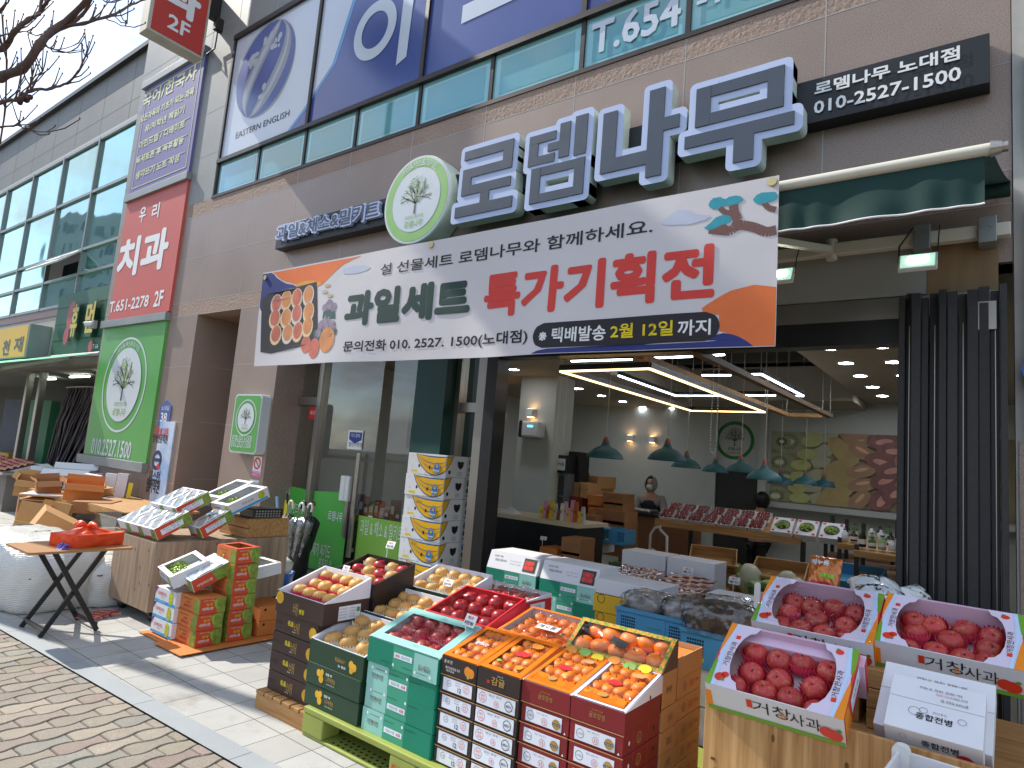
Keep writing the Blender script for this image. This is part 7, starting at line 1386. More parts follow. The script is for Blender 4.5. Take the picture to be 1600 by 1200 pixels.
for k in range(2): iboxes(905 + 20 * k, 923 + 20 * k, 836, 862, 2.3, CARDW, 'white banana carton inside the shop, %s one' % ('left', 'right')[k], .3)
bag('small clear bag of pale goods on the white indoor cartons', tuple(PY(918, 834, 2.3)), (.14, .1, .07), PALEF, 14); bag('second clear bag of pale goods on the white indoor cartons', tuple(PY(938, 834, 2.3)), (.12, .1, .08), mat('cream_goods', '#b9a98a', .6, .2, 12), 15)
# strawberry shelf
SH0, SH1 = PY(1024, 815, 3.6), PY(1252, 838, 3.6); zS = .80; t = thing('display_shelf', 'long wooden strawberry display shelf on black posts', 'shelf', ((SH0.x + SH1.x) / 2, 3.6, 0)); mb = MB(); mb.box(SH0.x, SH1.x, 3.58, 3.62, SH0.z - .05, SH0.z + .045)
mb.add([(x, y, z) for x in (SH0.x, SH1.x) for y, z in ((3.62, SH0.z - .03), (4.2, SH0.z + .16), (4.2, SH0.z + .19), (3.62, SH0.z))], [(0, 1, 2, 3), (7, 6, 5, 4), (0, 4, 5, 1), (1, 5, 6, 2), (2, 6, 7, 3), (3, 7, 4, 0)]); mb.build('boards', WOODH, t, world=True); mb = MB()
for x in (SH0.x + .45, SH1.x - .02): mb = MB(); mb.box(x, x + .05, 3.66, 3.71, 0, SH0.z - .02); mb.build('post', BLACKM, t, world=True)
BER = mat('strawberry_red', '#8f2a22', .35, .35, 26, coat=.5)
zz = SH0.z
TP = None
for j in range(2):
    for i in range(7):
        c = Vector((SH0.x + .12 + .196 * i, 3.66 + .26 * j, zz + .03 + .085 * j)); lab = 'white foam pack of strawberries, %s in the %s row of the shelf' % (('first', 'second', 'third', 'fourth', 'fifth', 'sixth', 'seventh')[i], ('front', 'back')[j])
        if TP is None:
            TP = thing('strawberry_pack', lab, 'fruit pack', c, rot=(rad(32), 0, 0), group='strawberry packs'); mb = MB(); mb.grid(lambda u_, v: Vector(((u_ - .5) * .19 * (1 + .04 * math.sin(v * 25)), v * .2, .045 + .008 * math.sin(u_ * 22) * math.sin(v * 22) - (.03 if .1 < u_ < .9 and .1 < v < .9 else 0))), 18, 18); mb.box(-.085, .085, .01, .19, 0, .03); mb.build('foam_tray', WHITEP, TP)
            mb = MB(); q = random.Random(3)
            for a in range(4):
                for b_ in range(5): mb.lathe([(.0005, .022), (.016, .014), (.021, 0), (.012, -.016), (.0005, -.022)], 8, (-.06 + .04 * a + q.uniform(-.005, .005), .035 + .033 * b_, .045 + q.uniform(0, .008)), 0)
            mb.build('strawberries', BER, TP); mb = MB(); mb.grid(lambda u_, v: Vector(((u_ - .5) * .17, .015 + v * .17, .068 + .006 * math.sin(u_ * 13 + v * 9))), 10, 10); mb.build('film', FILM, TP)
        else: copy_tree(TP, c, None, lab)
for k in range(3):
    c = Vector((SH0.x + 1.62 + .27 * k, 3.60, zz + .0)); t = thing('grape_box', 'white box with a round window showing green grapes, %s of three on the shelf' % ('left', 'middle', 'right')[k], 'fruit box', c, rot=(rad(38), 0, 0), group='grape boxes on the shelf'); mb = MB(); mb.box(-.12, .12, 0, .27, 0, .09); mb.build('carton_body', CARDW, t, bevel=.003); mb = MB(); mb.disc((0, .14, .092), XR, YR, .085, .085, 0, 28); mb.build('window', mat('dark_window', '#4a4c3c', .4, .3, 14), t)
    mb = MB(); 
    for sx in (-.09, .09):
        for sy in (.03, .24): mb.disc((sx, sy, .0925), XR, YR, .018, .018, 0, 12)
    mb.build('seal_print', INKR, t); M = WM[t.name]; fruit('grape', M @ Vector((0, .12, .088)), 'bunch of green grapes in the %s windowed box on the shelf' % ('left', 'middle', 'right')[k], 'grape bunches on the shelf', rot=(rad(38), 0, .4 * k), s=.95)
# vegetable tables, right shelves
VEG = [mat('cabbage_green', '#8fa36a', .6, .25, 9), mat('radish_white', '#b9b59a', .5, .12, 6), mat('leek_green', '#4a6a3a', .6, .3, 10), mat('onion_tan', '#a08252', .5, .2, 8)]
t = thing('vegetable_table', 'low wide table heaped with vegetables below the strawberry shelf', 'table', (-2.4, 2.6, 0)); mb = MB(); mb.box(-3.6, -.6, 1.6, 3.3, .3, .4); mb.build('top', WOODH, t, world=True); mb = MB()
for x in (-3.5, -.7):
    for y in (1.7, 3.2): mb = MB(); mb.box(x - .04, x + .04, y - .04, y + .04, 0, .3); mb.build('leg', BLACKM, t, world=True)
rg = random.Random(31); protos = {}
for k in range(64):
    x, y = rg.uniform(-3.4, -.8), rg.uniform(1.7, 3.2); kind = rg.choice([0, 0, 1, 2, 3]); r = rg.uniform(.075, .12); nm = ('cabbage', 'radish', 'leek_bundle', 'onion')[kind]; loc = (x, y, .405); lab = ('pale green cabbage', 'white radish', 'dark green leek bundle', 'tan onion')[kind] + ' on the low vegetable table, one of several alike'
    if kind not in protos:
        t = thing(nm, lab, nm.replace('_', ' '), loc, group='%ss on the vegetable table' % nm); protos[kind] = t; mb = MB(); mb.lathe(fruit_prof(.1, (.9, 1.5, .7, .9)[kind], .05, 10), 16, fn=lambda q, i, j: Vector((q.x * (1 + .08 * math.sin(j * 2.4 + i)), q.y * (1 + .08 * math.cos(j * 1.7 + i)), q.z))); mb.build('flesh', VEG[kind], t)
        if kind in (0, 2):
            mb = MB()
            for q in range(7): a = q * .9; mb.grid(lambda u_, v: Vector(((.09 + .03 * v) * math.cos(a + (u_ - .5) * 1.2), (.09 + .03 * v) * math.sin(a + (u_ - .5) * 1.2), .03 + .13 * v + .01 * math.sin(u_ * 9))), 6, 5)
            mb.build('leaves', VEG[2 if kind else 0], t)
        t.scale = (r / .1,) * 3
    else: c = copy_tree(protos[kind], loc, rg.uniform(0, 6), lab); c.scale = (r / .1,) * 3
for k in range(3):
    x, y = (-2.5, -1.75, -1.2)[k], (2.4, 2.1, 2.7)[k]; crate('%s crate of produce tilted on the vegetable table' % ('left brown', 'middle brown', 'right blue')[k], (x, y, .52), .3 - .2 * k, .5, .38, .13, WOODH if k < 2 else BLUEP, 'crates on the vegetable table').rotation_euler.x = rad(22)
t = thing('platform_trolley', 'pale bent tube handle of a trolley standing among the vegetables', 'trolley', (-3.4, 2.9, 0)); mb = MB(); a, b = PY(1013, 900, 2.4), PY(1043, 895, 2.4); zt = PY(1025, 822, 2.4).z; mb.tube([(a.x, 2.4, .1), (a.x, 2.4, zt - .1), (a.x + .05, 2.4, zt - .02), (a.x + .12, 2.4, zt), (b.x - .12, 2.4, zt - .03), (b.x - .03, 2.4, zt - .1), (b.x, 2.4, .1)], .016, 8); mb.box(a.x - .05, b.x + .05, 2.38, 3.1, .06, .1); mb.build('frame', mat('pale_tube', '#b5b5ae', .4, .05), t, world=True)
for k in range(3):
    Y = 4.2 - .7 * k; x0 = -1.75 + .28 * k; t = thing('display_shelf', 'black rack with angled wooden trays, %s at the right of the shop' % ('rear one', 'middle one', 'front one')[k], 'shelf', (x0 + .4, Y, 0)); mb = MB()
    for sx in (0, .72):
        for ya, zt in ((Y, 1.0), (Y + .4, 1.2)): mb = MB(); mb.box(x0 + sx, x0 + sx + .04, ya, ya + .04, 0, zt); mb.build('post', BLACKM, t, world=True)
    for z in (.35, .62, .88): mb = MB(); mb.add([(x, y, z_) for x in (x0, x0 + .76) for y, z_ in ((Y - .04, z), (Y + .42, z + .1), (Y + .42, z + .12), (Y - .04, z + .06))], [(0, 1, 2, 3), (7, 6, 5, 4), (0, 4, 5, 1), (1, 5, 6, 2), (2, 6, 7, 3), (3, 7, 4, 0)]); mb.build('tray', WOODH, t, world=True)
    for i in range(8):
        m_ = (VEG[0], CARDW, mat('bottle_dark', '#2a2622', .2, .2, 6), VEG[2])[(i + k) % 4]; h = rg.uniform(.1, .17); x = x0 + .06 + .09 * i; zz_ = .945 + .03; tt = thing('goods_jar', '%s jar or packet on the %s rack, %s from the left' % (('pale green', 'white', 'dark', 'green')[(i + k) % 4], ('rear', 'middle', 'front')[k], ('first', 'second', 'third', 'fourth', 'fifth', 'sixth', 'seventh', 'last')[i]), 'jar', (x, Y + .08, zz_ - .0), group='goods on the racks'); mb = MB(); mb.lathe([(0, 0), (.034, 0), (.036, .01), (.036, h * .7), (.015, h * .82), (.016, h), (0, h)], 12); mb.build('jar_body', m_, tt); mb = MB(); mb.lathe([(.0365, h * .2), (.0365, h * .5)], 12); mb.build('label_band', INKW, tt); mb = MB(); mb.lathe([(.018, h * .96), (.018, h * 1.06), (0, h * 1.06)], 10); mb.build('lid', BLACKM, tt)
# goods seen through the left door glass
t = thing('goods_counter', 'low counter with snack shelves seen through the door glass', 'counter', (-6.6, 1.6, 0)); mb = MB(); mb.box(-7.6, -5.75, 1.4, 1.9, .55, .62); mb.box(-7.6, -5.75, 1.42, 1.9, 0.02, .55, 1); mb.build('case', [CARD, mat('mixed_goods', '#6a6258', .5, .6, 24, rvar=0)], t, world=True)
for k in range(16): x = -7.5 + .108 * k; h = rg.uniform(.1, .3); m_ = mat('goods_%d' % (k % 6), ('#c2c6cc', '#3c5c9a', '#8a5a3a', '#2a2a2e', '#6aa06a', '#b04a3a')[k % 6], .4, .3, 12); tt = thing('goods_box', 'small goods box behind the door glass, %s from the left' % (('first', 'second', 'third', 'fourth', 'fifth', 'sixth', 'seventh', 'eighth', 'ninth', 'tenth', 'eleventh', 'twelfth', 'thirteenth', 'fourteenth', 'fifteenth', 'last')[k]), 'box', (x, 1.6, .62), group='goods behind the door glass'); mb = MB(); mb.box(-.045, .045, -.06, .06, 0, h); mb.build('box_body', m_, tt, bevel=.004); mb = MB(); mb.box(-.03, .03, -.062, -.0605, h * .3, h * .7); mb.build('label', INKW, tt)
put = MB(); put_text(put, '로뎀', (bd.location.x + .05, 1.897, bd.location.z + .47), XR, ZU, .24, .13, 0, .02); tree_logo(put, Vector((bd.location.x + .08, 1.896, bd.location.z + .2)), XR, ZU, .3, 0, 0, .002, 60); put.v = [q - bd.location for q in put.v]; put.build('lettering', mat('chalk_ink', '#a8a89c', .7, 0, rvar=0), bd)

# ------------------------------------------------------------------ weathered plywood box and the grape cartons
t = thing('plywood_box', 'big weathered plywood box on castors carrying the silver topped grape cartons', 'box', (-5.88, -1.5, 0)); X0, X1, Ya, Yb = -6.26, -5.5, -2.1, -.85
mb = MB(); mb.box(X0, X1, Ya, Yb, .10, .655); mb.build('side_boards', GWOOD, t, world=True, bevel=.004); mb = MB(); mb.box(X0 + .04, X1 - .04, Ya + .04, Yb - .04, .07, .10); mb.build('base_frame', BLACKM, t, world=True)
for x in (X0 + .1, X1 - .1):
    for y in (Ya + .1, Yb - .1): mb = MB(); mb.lathe([(0, -.015), (.035, -.015), (.035, .015), (0, .015)], 14, (x, y, .036), M=Matrix.Rotation(rad(90), 4, 'Y')); mb.build('castor', BLACKM, t, world=True)
mb = MB(); rg = random.Random(17)
for k in range(9): mb.disc((X1 + .0012, rg.uniform(Ya + .1, Yb - .1), rg.uniform(.35, .62)), YR, ZU, .008, .012, 0, 8); mb.disc((rg.uniform(X0, X1), Ya - .0012, rg.uniform(.2, .6)), XR, ZU, .006, .014, 0, 8)
mb.build('knots', KNOT, t, world=True)
GB_ = [CARDW, mat('grape_carton_red', '#c94a2c', .5, .06, 4), mat('grape_print', '#7d8f3a', .5, .45, 34), INKW, INKY, INKR, mat('cyan_band', '#2a9ad0', .5, .05), mat('plum_print', '#7a3a6a', .5, .05), LABW, INKB, mat('yellow_grape', '#b9b82a', .5, .4, 40), mat('lime_print', '#86b83a', .5, .1)]
def gfront(w_, h): return [('t', '유럽 샤인머스켓', -w_ * .15, h * .28, w_ * .42, h * .1, 9), ('t', '싱그런', -w_ * .1, .0 + h * .06, w_ * .18, h * .16, 5, .02), ('t', '샤인머스켓', -w_ * .12, -h * .18, w_ * .36, h * .2, 5, .02), ('p', [(w_ * .22, -h * .49), (w_ * .49, -h * .49), (w_ * .49, h * .49), (w_ * .3, h * .4), (w_ * .22, h * .1)], 2), ('r', -w_ * .49, -h * .49, w_ * .2, -h * .4, 1)]
def gright(d, h): return [('p', [(-d * .495, -h * .48), (d * .2, -h * .48), (d * .08, h * .1), (d * .12, h * .48), (-d * .495, h * .48)], 1), ('p', [(d * .2, -h * .48), (d * .495, -h * .48), (d * .495, h * .48), (d * .12, h * .48), (d * .08, h * .1)], 2), ('p', [(d * .02, h * .3), (d * .18, h * .42), (d * .14, h * .0), (d * .22, -h * .2), (d * .1, -h * .1)], 11), ('t', '유럽의 싱그러움', -d * .18, h * .36, d * .4, h * .07, 3), ('t', '싱긋', -d * .14, h * .12, d * .26, h * .18, 4, .02), ('t', '샤인머스켓', -d * .2, -h * .15, d * .42, h * .2, 3, .02)]
GW, GD, GH = .285, .20, .114
g1 = carton('grape_carton', 'orange and white grape carton with green grape print, lowest in the near left stack', (-4.815, -2.125, .022), GW, GD, GH, CARDO, gfront(GW, GH), gright(GD, GH), GB_, 'orange grape cartons on cardboard'); stack(g1, 3, .1145, 'orange and white grape carton with green grape print, %s in the near left stack', 'orange grape cartons on cardboard')
for k in range(5): copy_tree(g1, (-4.82 + random.uniform(-.004, .004), -1.88 + random.uniform(-.004, .004), .022 + .1145 * k), 0, 'orange and white grape carton, %s in the taller grape stack behind' % ORD[k], 'orange grape cartons on cardboard')
w1 = carton('grape_carton', 'white grape carton with cyan band and yellow grapes, lowest beside the plywood box', (-5.12, -2.16, .022), .32, .25, .113, CARDW, [('r', -.16, -.056, .16, -.036, 6), ('p', [(-.16, .056), (-.16, .0), (-.12, .056)], 7), ('t', '산동백운포도', -.05, .012, .14, .028, 5, .01), ('d', .09, .0, .032, .05, 10), ('t', '샤인머스켓', -.04, -.046, .1, .01, 3), ('t', '샤인', -.04, -.014, .05, .01, 9)], (), GB_, 'white grape cartons on cardboard'); stack(w1, 3, .1145, 'white grape carton with cyan band and yellow grapes, %s beside the plywood box', 'white grape cartons on cardboard')
o1 = carton('cardboard_box', 'plain orange carton on cardboard right of the grape stacks, lower one', (-4.82, -1.62, .022), .29, .27, .112, CARDO, (), [('d', -.09, .03, .011, .011, 0), ('r', -.02, -.04, -.019, .04, 1)], [INKB, INKM], 'plain orange cartons'); copy_tree(o1, (-4.82, -1.62, .135), None, 'plain orange carton on cardboard right of the grape stacks, upper one')
t = thing('cardboard_sheet', 'flattened orange cardboard sheets laid on the pavement under the grape cartons', 'cardboard', (-4.9, -1.8, .004)); mb = MB(); mb.box(-5.33, -4.60, -2.22, -1.2, .006, .012); mb.box(-4.98, -4.58, -2.27, -1.4, .013, .019); mb.build('sheet', CARDO, t, world=True)
def open_tray(label, loc, rot, W, D, H, m_side, rimm, kindn, prints_front=(), prints_right=()):
    t = thing('grape_carton', label, 'fruit box', loc, rot=rot); th = .005; hw = W / 2; mb = MB()
    mb.box(-hw, hw, 0, th, 0, H); mb.box(-hw, hw, D - th, D, 0, H); mb.box(-hw, -hw + th, th, D - th, 0, H); mb.box(hw - th, hw, th, D - th, 0, H); mb.box(-hw + th, hw - th, th, D - th, 0, .006, 1); mb.build('carton_body', [m_side, mat('grey_card_inside', '#8c8984', .7, .05)], t)
    mb = MB(); b = .035
    for a in ((-hw, hw, 0, b), (-hw, hw, D - b, D), (-hw, -hw + b, b, D - b), (hw - b, hw, b, D - b)): mb.box(a[0], a[1], a[2], a[3], H, H + .003)
    mb.build('rim', rimm, t); pm = MB(); draw(pm, pm, prints_front, Vector((0, 0, H / 2)), XR, ZU); draw(pm, pm, prints_right, Vector((hw, D / 2, H / 2)), YR, ZU); draw(pm, pm, [('d', -hw + .03, -D / 2 + .02, .02, .009, 5), ('d', hw - .03, D / 2 - .018, .02, .009, 5), ('t', '샤인', hw - .05, -D / 2 + .018, .06, .012, 5)], Vector((0, D / 2, H + .003)), XR, YR); pm.build('print', GB_, t)
    M = WM[t.name]
    for k in range(kindn): fruit('grape', M @ Vector((-hw * .45 + W * .42 * k / max(1, kindn - 1) if kindn > 1 else 0, D * .42, .012)), 'green grape bunch in the ' + ' '.join(label.split()[:9]), 'grapes in open cartons ' + label[:20], rot=(rot[0], rot[1], rot[2] + .5 + k), s=1.35)
    return t
wf = [('r', -.16, -.046, .16, -.028, 6), ('p', [(-.16, .045), (-.16, .0), (-.12, .045)], 7), ('t', '산동백운포도', -.05, .012, .14, .026, 5, .01), ('d', .10, .002, .03, .04, 10)]
open_tray('open white grape carton tilted on top of the white stack', (-5.10, -2.17, .41), (rad(24), rad(4), rad(-10)), .33, .29, .095, CARDW, CARDW, 2, wf)
open_tray('open white grape carton behind at the foot of the plywood box', (-4.95, -1.66, .44), (rad(8), 0, rad(-2)), .36, .26, .09, CARDW, CARDW, 1, wf)
open_tray('open orange grape carton with small window on the taller stack', (-4.82, -1.88, .596), (rad(2), 0, 0), .28, .2, .112, CARDO, GB_[1], 1, gfront(.28, .112), gright(.2, .112))
SILV = mat('silver_lid_film', '#c6ccd0', .10, .12, 5, metal=.55, coat=.6, bump=.15, bscale=6, rvar=.03)
def silver(label, loc, rot, W=.225, D=.31, H=.105, side=True):
    t = thing('grape_carton', label, 'fruit box', loc, rot=rot, group='silver topped grape cartons'); mb = MB(); mb.box(-W / 2, W / 2, 0, D, 0, H); mb.build('carton_body', CARDW, t, bevel=.003)
    mb = MB(); mb.grid(lambda a, b: Vector((-W / 2 + .012 + (W - .024) * a, .015 + (D - .03) * b, H + .002 + .003 * math.sin(a * 9 + b * 14))), 12, 14); mb.build('silver_film', SILV, t); pm = MB()
    draw(pm, pm, [('p', [(-D * .49, -H * .48), (D * .1, -H * .48), (D * .02, H * .48), (-D * .49, H * .48)], 1), ('p', [(D * .1, -H * .48), (D * .49, -H * .48), (D * .49, H * .48), (D * .02, H * .48)], 2)] + ([('r', -D * .36, -H * .26, D * .26, H * .2, 8), ('t', '원산지 품질 표시', -D * .05, .01, D * .5, .012, 9), ('t', '2kg 경북', -D * .05, -.012, D * .4, .01, 9)] if side else [('t', '샤인머스켓', -D * .2, -.01, D * .4, .022, 3, .02)]), Vector((W / 2, D / 2, H / 2)), YR, ZU)
    draw(pm, pm, [('p', [(W * .1, -H * .48), (W * .49, -H * .48), (W * .49, H * .48), (W * .2, H * .4)], 2), ('p', [(-W * .49, -H * .48), (W * .1, -H * .48), (W * .1, -H * .2), (-W * .49, -H * .3)], 1)], Vector((0, 0, H / 2)), XR, ZU); draw(pm, pm, [('d', -W * .1, .02, .02, .006, 9), ('p', [(-.06, -.08), (-.05, -.08), (.03, .07), (.02, .08)], 9), ('d', W * .3, D * .3, .012, .004, 5), ('r', W * .5 - .03, -.1, W * .5 - .012, .1, 3)], Vector((0, D / 2, H + .0055)), XR, YR); pm.build('print', GB_, t); return t
for k in range(3): silver('silver topped grape carton, lower tilted row on plywood box, %s' % ('left', 'middle', 'right with label side showing')[k], (-6.12 + .232 * k, -2.07, .665), (rad(28), 0, rad(0)))
for k in range(2): silver('silver topped grape carton, upper tilted row on plywood box, %s' % ('left', 'right with label side showing')[k], (-6.0 + .232 * k, -1.86, .825), (rad(28), 0, 0))
silver('grape carton with label side leaning right of the lower tilted row', (-5.585, -1.72, .675), (rad(30), 0, 0), .21)
silver('tilted silver topped grape carton leaning on the orange stacks', (-4.93, -2.10, .40), (rad(26), rad(6), rad(-4)), .26, .30, .10, False)
t = thing('wooden_box', 'small plank box standing at the rear of the plywood box', 'crate', (-5.7, -1.0, .656)); mb = MB()
for z in (.657, .745): mb.box(-5.98, -5.52, -1.3, -1.27, z, z + .082)
mb.box(-5.98, -5.52, -1.27, -.86, .657, .83); mb.build('planks', WOODH, t, world=True, bevel=.003)
t = thing('plastic_basket', 'black mesh basket propping up the white grape cartons', 'basket', (-5.62, -1.1, .83)); mb = MB(); mb.box(-5.74, -5.5, -1.26, -.95, .832, .92); mb.build('basket_body', BLACKM, t, world=True, bevel=.01); mb = MB()
for i in range(9):
    for j in range(3): mb.box(-5.499, -5.4985, -1.24 + .03 * i, -1.222 + .03 * i, .845 + .023 * j, .86 + .023 * j)
mb.build('mesh_holes', GREYG, t, world=True)
wr = [('r', -.19, -.046, .19, -.026, 6), ('t', '포도산업', -.02, .008, .12, .02, 9), ('d', .13, .01, .035, .038, 10)]
open_tray('open white grape carton tilted highest at the right on the black basket', (-5.62, -1.50, .86), (rad(24), 0, rad(3)), .27, .42, .10, CARDW, CARDW, 1, wf, wr); open_tray('open white grape carton behind the highest one at the left', (-5.93, -1.42, .90), (rad(24), 0, rad(3)), .27, .38, .10, CARDW, CARDW, 1, wf, wr)

# ------------------------------------------------------------------ folding table with the orange bundle
t = thing('folding_table', 'small folding table with tan top and crossed black legs', 'table', (-5.68, -2.65, 0)); TZ = .64
mb = MB(); pr = rrect(-5.94, -5.43, -3.0, -2.30, .03); n_ = len(pr); mb.add([(x, y, TZ - .016) for x, y in pr] + [(x, y, TZ) for x, y in pr], [tuple(range(n_ - 1, -1, -1)), tuple(range(n_, 2 * n_))] + [(i, (i + 1) % n_, n_ + (i + 1) % n_, n_ + i) for i in range(n_)]); mb.build('table_top', mat('tan_laminate', '#a5774a', .45, .08, 3, rvar=0), t, world=True)
for x, ya, yb in ((-5.93, -2.81, -2.44), (-5.96, -2.42, -2.80), (-5.58, -2.80, -2.44), (-5.572, -2.43, -2.80)):
    mb = MB(); xo = .012 if ya > -2.6 else 0; mb.bar((x + xo, ya, .006), (x + xo, yb, TZ - .02), .034, .016, 0, (1, 0, 0)); mb.build('leg', BLACKM, t, world=True)
mb = MB(); mb.bar((-5.95, -2.79, .055), (-5.56, -2.785, .055), .014, .03); mb.build('crossbar', BLACKM, t, world=True); mb = MB(); mb.bar((-5.95, -2.44, .055), (-5.55, -2.44, .055), .014, .03); mb.build('crossbar', BLACKM, t, world=True)
A, B_, C_ = PZ(76, 851, TZ + .002), PZ(120, 857, TZ + .002), PZ(192, 850, TZ + .002); ux, uy = A - B_, C_ - B_
t = thing('wrapped_bundle', 'gift box wrapped in glossy orange red cloth knotted on top', 'bundle', B_); ORC = mat('orange_red_cloth', '#e2481a', .4, .15, 7, spec=.5, bump=.25, bscale=12, rvar=0)
def wrap(a, b, h): return B_ + ux * a + uy * b + ZU * h
mb = MB(); n_ = 26
def side(P0, d1, d2, nrm): mb.grid(lambda a, h: P0 + d1 * a + ZU * (.092 * h) + nrm * ((.004 * math.sin(a * 24 + h * 5) * h + .003 * math.sin(a * 11 - h * 7) + .006 * math.sin(math.pi * h)) * min(1, 8 * a, 8 * (1 - a))), n_, 8)
nx_, ny_ = -uy.normalized(), -ux.normalized()
side(B_, uy, None, ny_ * 1.0); side(B_, ux, None, nx_); side(B_ + ux, uy, None, -ny_); side(B_ + uy, ux, None, -nx_)
mb.grid(lambda a, b: wrap(a, b, .092 + .05 * max(0, 1 - 2.2 * math.hypot(a - .5, b - .45)) + (.007 * math.sin(math.atan2(b - .45, a - .5) * 9) * min(1, 3 * math.hypot(a - .5, b - .45)) + .003 * math.sin(a * 26 + b * 9)) * min(1, 8 * a, 8 * b, 8 * (1 - a), 8 * (1 - b))), 30, 30); mb.build('cloth', ORC, t, world=True)
mb = MB(); kx = wrap(.5, .45, .125)
for ang, l_, r_ in ((.2, .14, .016), (3.4, .15, .017), (1.6, .07, .018), (4.7, .08, .018)):
    d = Vector((math.cos(ang), math.sin(ang), 0)); pts = [kx + d * (l_ * q / 6) + ZU * (.035 * math.sin(q / 6 * 3.0)) for q in range(7)]; mb.tube(pts, [.016, r_ * .8, r_ * 1.1, r_ * 1.15, r_, r_ * .8, r_ * .35], 10)
mb.build('knot', ORC, t, world=True)
q = PZ(96, 857, TZ + .002); t = thing('glove', 'crumpled violet rubber glove on the folding table', 'glove', q); mb = MB(); mb.grid(lambda a, b: Vector((.06 * (a - .5) * 2, .03 * (b - .5) * 2, .022 * math.sin(math.pi * a) * math.sin(math.pi * b) * (1 + .9 * math.sin(a * 21 + b * 6)))), 22, 12)
for k in range(4): mb.tube([(.02 - .03 * k, .0, .012), (.03 - .03 * k, .02, .03), (.035 - .03 * k, .045, .02)], [.009, .008, .005], 6)
mb.build('palm', GLOVE, t)
# bubble wrapped sacks
WRAP = mat('bubble_wrap', '#cfcdc6', .3, .06, 3, spec=.5, coat=.25, rvar=0); n_ = WRAP.node_tree; wv = n_.nodes.new('ShaderNodeTexWave'); wv.bands_direction = 'Z'; wv.inputs['Scale'].default_value = 22; wv.inputs['Distortion'].default_value = 2.5; bp = n_.nodes.new('ShaderNodeBump'); bp.inputs['Strength'].default_value = .35; bp.inputs['Distance'].default_value = .01; tcn = n_.nodes.new('ShaderNodeTexCoord'); n_.links.new(tcn.outputs['Object'], wv.inputs['Vector']); n_.links.new(wv.outputs['Fac'], bp.inputs['Height']); n_.links.new(bp.outputs[0], n_.nodes['Principled BSDF'].inputs['Normal'])
for c, s, sd, lab in (((-7.0, -2.45, 0), (.75, .42, .38), 41, 'large white bubble wrapped roll on the pavement behind the folding table'), ((-6.62, -2.02, 0), (.42, .28, .26), 44, 'smaller white wrapped roll beside the plywood box')):
    t = bag(lab, c, s, WRAP, sd, False, 'wrapped_roll'); mb = MB()
    for fx in (.2, -.45): mb.tube([(s[0] * fx + .02 * math.sin(a * 3), s[1] * 1.0 * math.cos(a), s[2] * .55 + s[2] * 1.0 * math.sin(a)) for a in [k * .28 - .5 for k in range(16)]], .006, 5)
    mb.tube([(-s[0] * .98 + s[0] * 1.9 * k / 8, -s[1] * (1.02 - .5 * abs(k / 4 - 1) ** 3), .12 + .02 * k) for k in range(9)], .006, 5); mb.build('strap', INKM, t)
t = thing('tangled_twine', 'tangled pink plastic cord lying on the pavement by the plywood box', 'cord', PZ(150, 958)); mb = MB(); rg = random.Random(6)
for k in range(5): a = PZ(118 + 12 * k, 962 - 2 * k, .004); mb.tube([a - t.location + Vector((.25 * j / 8, .05 * math.sin(j * 1.1 + k), .006 + .016 * abs(math.sin(j * .9 + k)))) for j in range(9)], .008, 5)
mb.build('strands', mat('pink_cord', '#c9685c', .5, .1), t)

# ------------------------------------------------------------------ cardboard pile left of the plywood box
def pbox(label, x0, y0, x1, y1, Y, dep, m, rot=(0, 0, 0), text=None, open_=False, name='cardboard_box', tape=None):
    c = PY((x0 + x1) / 2, y1, Y); dp = FW.dot(c - CAM) / FPX; W_, H_ = (x1 - x0) * dp, (y1 - y0) * dp; th = math.atan2(-c.x, c.y - CAM.y) * .75
    t = thing(name, label, 'box', c, rot=(rad(rot[0]), rad(rot[1]), rad(rot[2]) + th)); mb = MB()
    if open_:
        for q in ((-W_ / 2, W_ / 2, 0, .006), (-W_ / 2, W_ / 2, dep - .006, dep), (-W_ / 2, -W_ / 2 + .006, .006, dep - .006), (W_ / 2 - .006, W_ / 2, .006, dep - .006)): mb.box(*q, 0, H_)
        mb.box(-W_ / 2, W_ / 2, 0, dep, -.003, .004); mb.build('carton_body', m, t); mb = MB(); f = .45 * dep
        mb.add([(-W_ / 2, 0, H_), (W_ / 2, 0, H_), (W_ / 2, -f * .7, H_ - f * .5), (-W_ / 2, -f * .7, H_ - f * .5)], [(0, 1, 2, 3)]); mb.add([(-W_ / 2, dep, H_), (W_ / 2, dep, H_), (W_ / 2, dep + f * .3, H_ + f * .5), (-W_ / 2, dep + f * .3, H_ + f * .5)], [(0, 1, 2, 3)]); mb.add([(-W_ / 2, 0, H_), (-W_ / 2, dep, H_), (-W_ / 2 - f * .5, dep, H_ + f * .3), (-W_ / 2 - f * .5, 0, H_ + f * .3)], [(0, 1, 2, 3)]); mb.build('flap', m, t)
    else: mb.box(-W_ / 2, W_ / 2, 0, dep, 0, H_); mb.build('carton_body', m, t, bevel=.004)
    pm = MB()
    if text: draw(pm, pm, text, Vector((0, 0, H_ / 2)), XR, ZU); pm.build('print', [INKB, INKR, INKM, PEARP, INKY], t)
    return t
LT = PY(120, 808, -1.0); t = thing('wooden_platform', 'low pine platform carrying the cardboard pile', 'platform', (-8.5, -.9, 0)); mb = MB(); a, b = PY(60, 812, -1.0), PY(195, 806, -1.0); zt = b.z + .04; mb.box(a.x - 1.2, b.x, -1.0, -.97, zt - .1, zt); mb.box(a.x - 1.2, b.x, -.97, -.05, zt - .03, zt)
for x in (a.x - 1.1, b.x - .1): mb.box(x, x + .06, -.97, -.9, 0, zt - .1); mb.box(x, x + .06, -.2, -.12, 0, zt - .03)
mb.build('boards', WOODH, t, world=True)
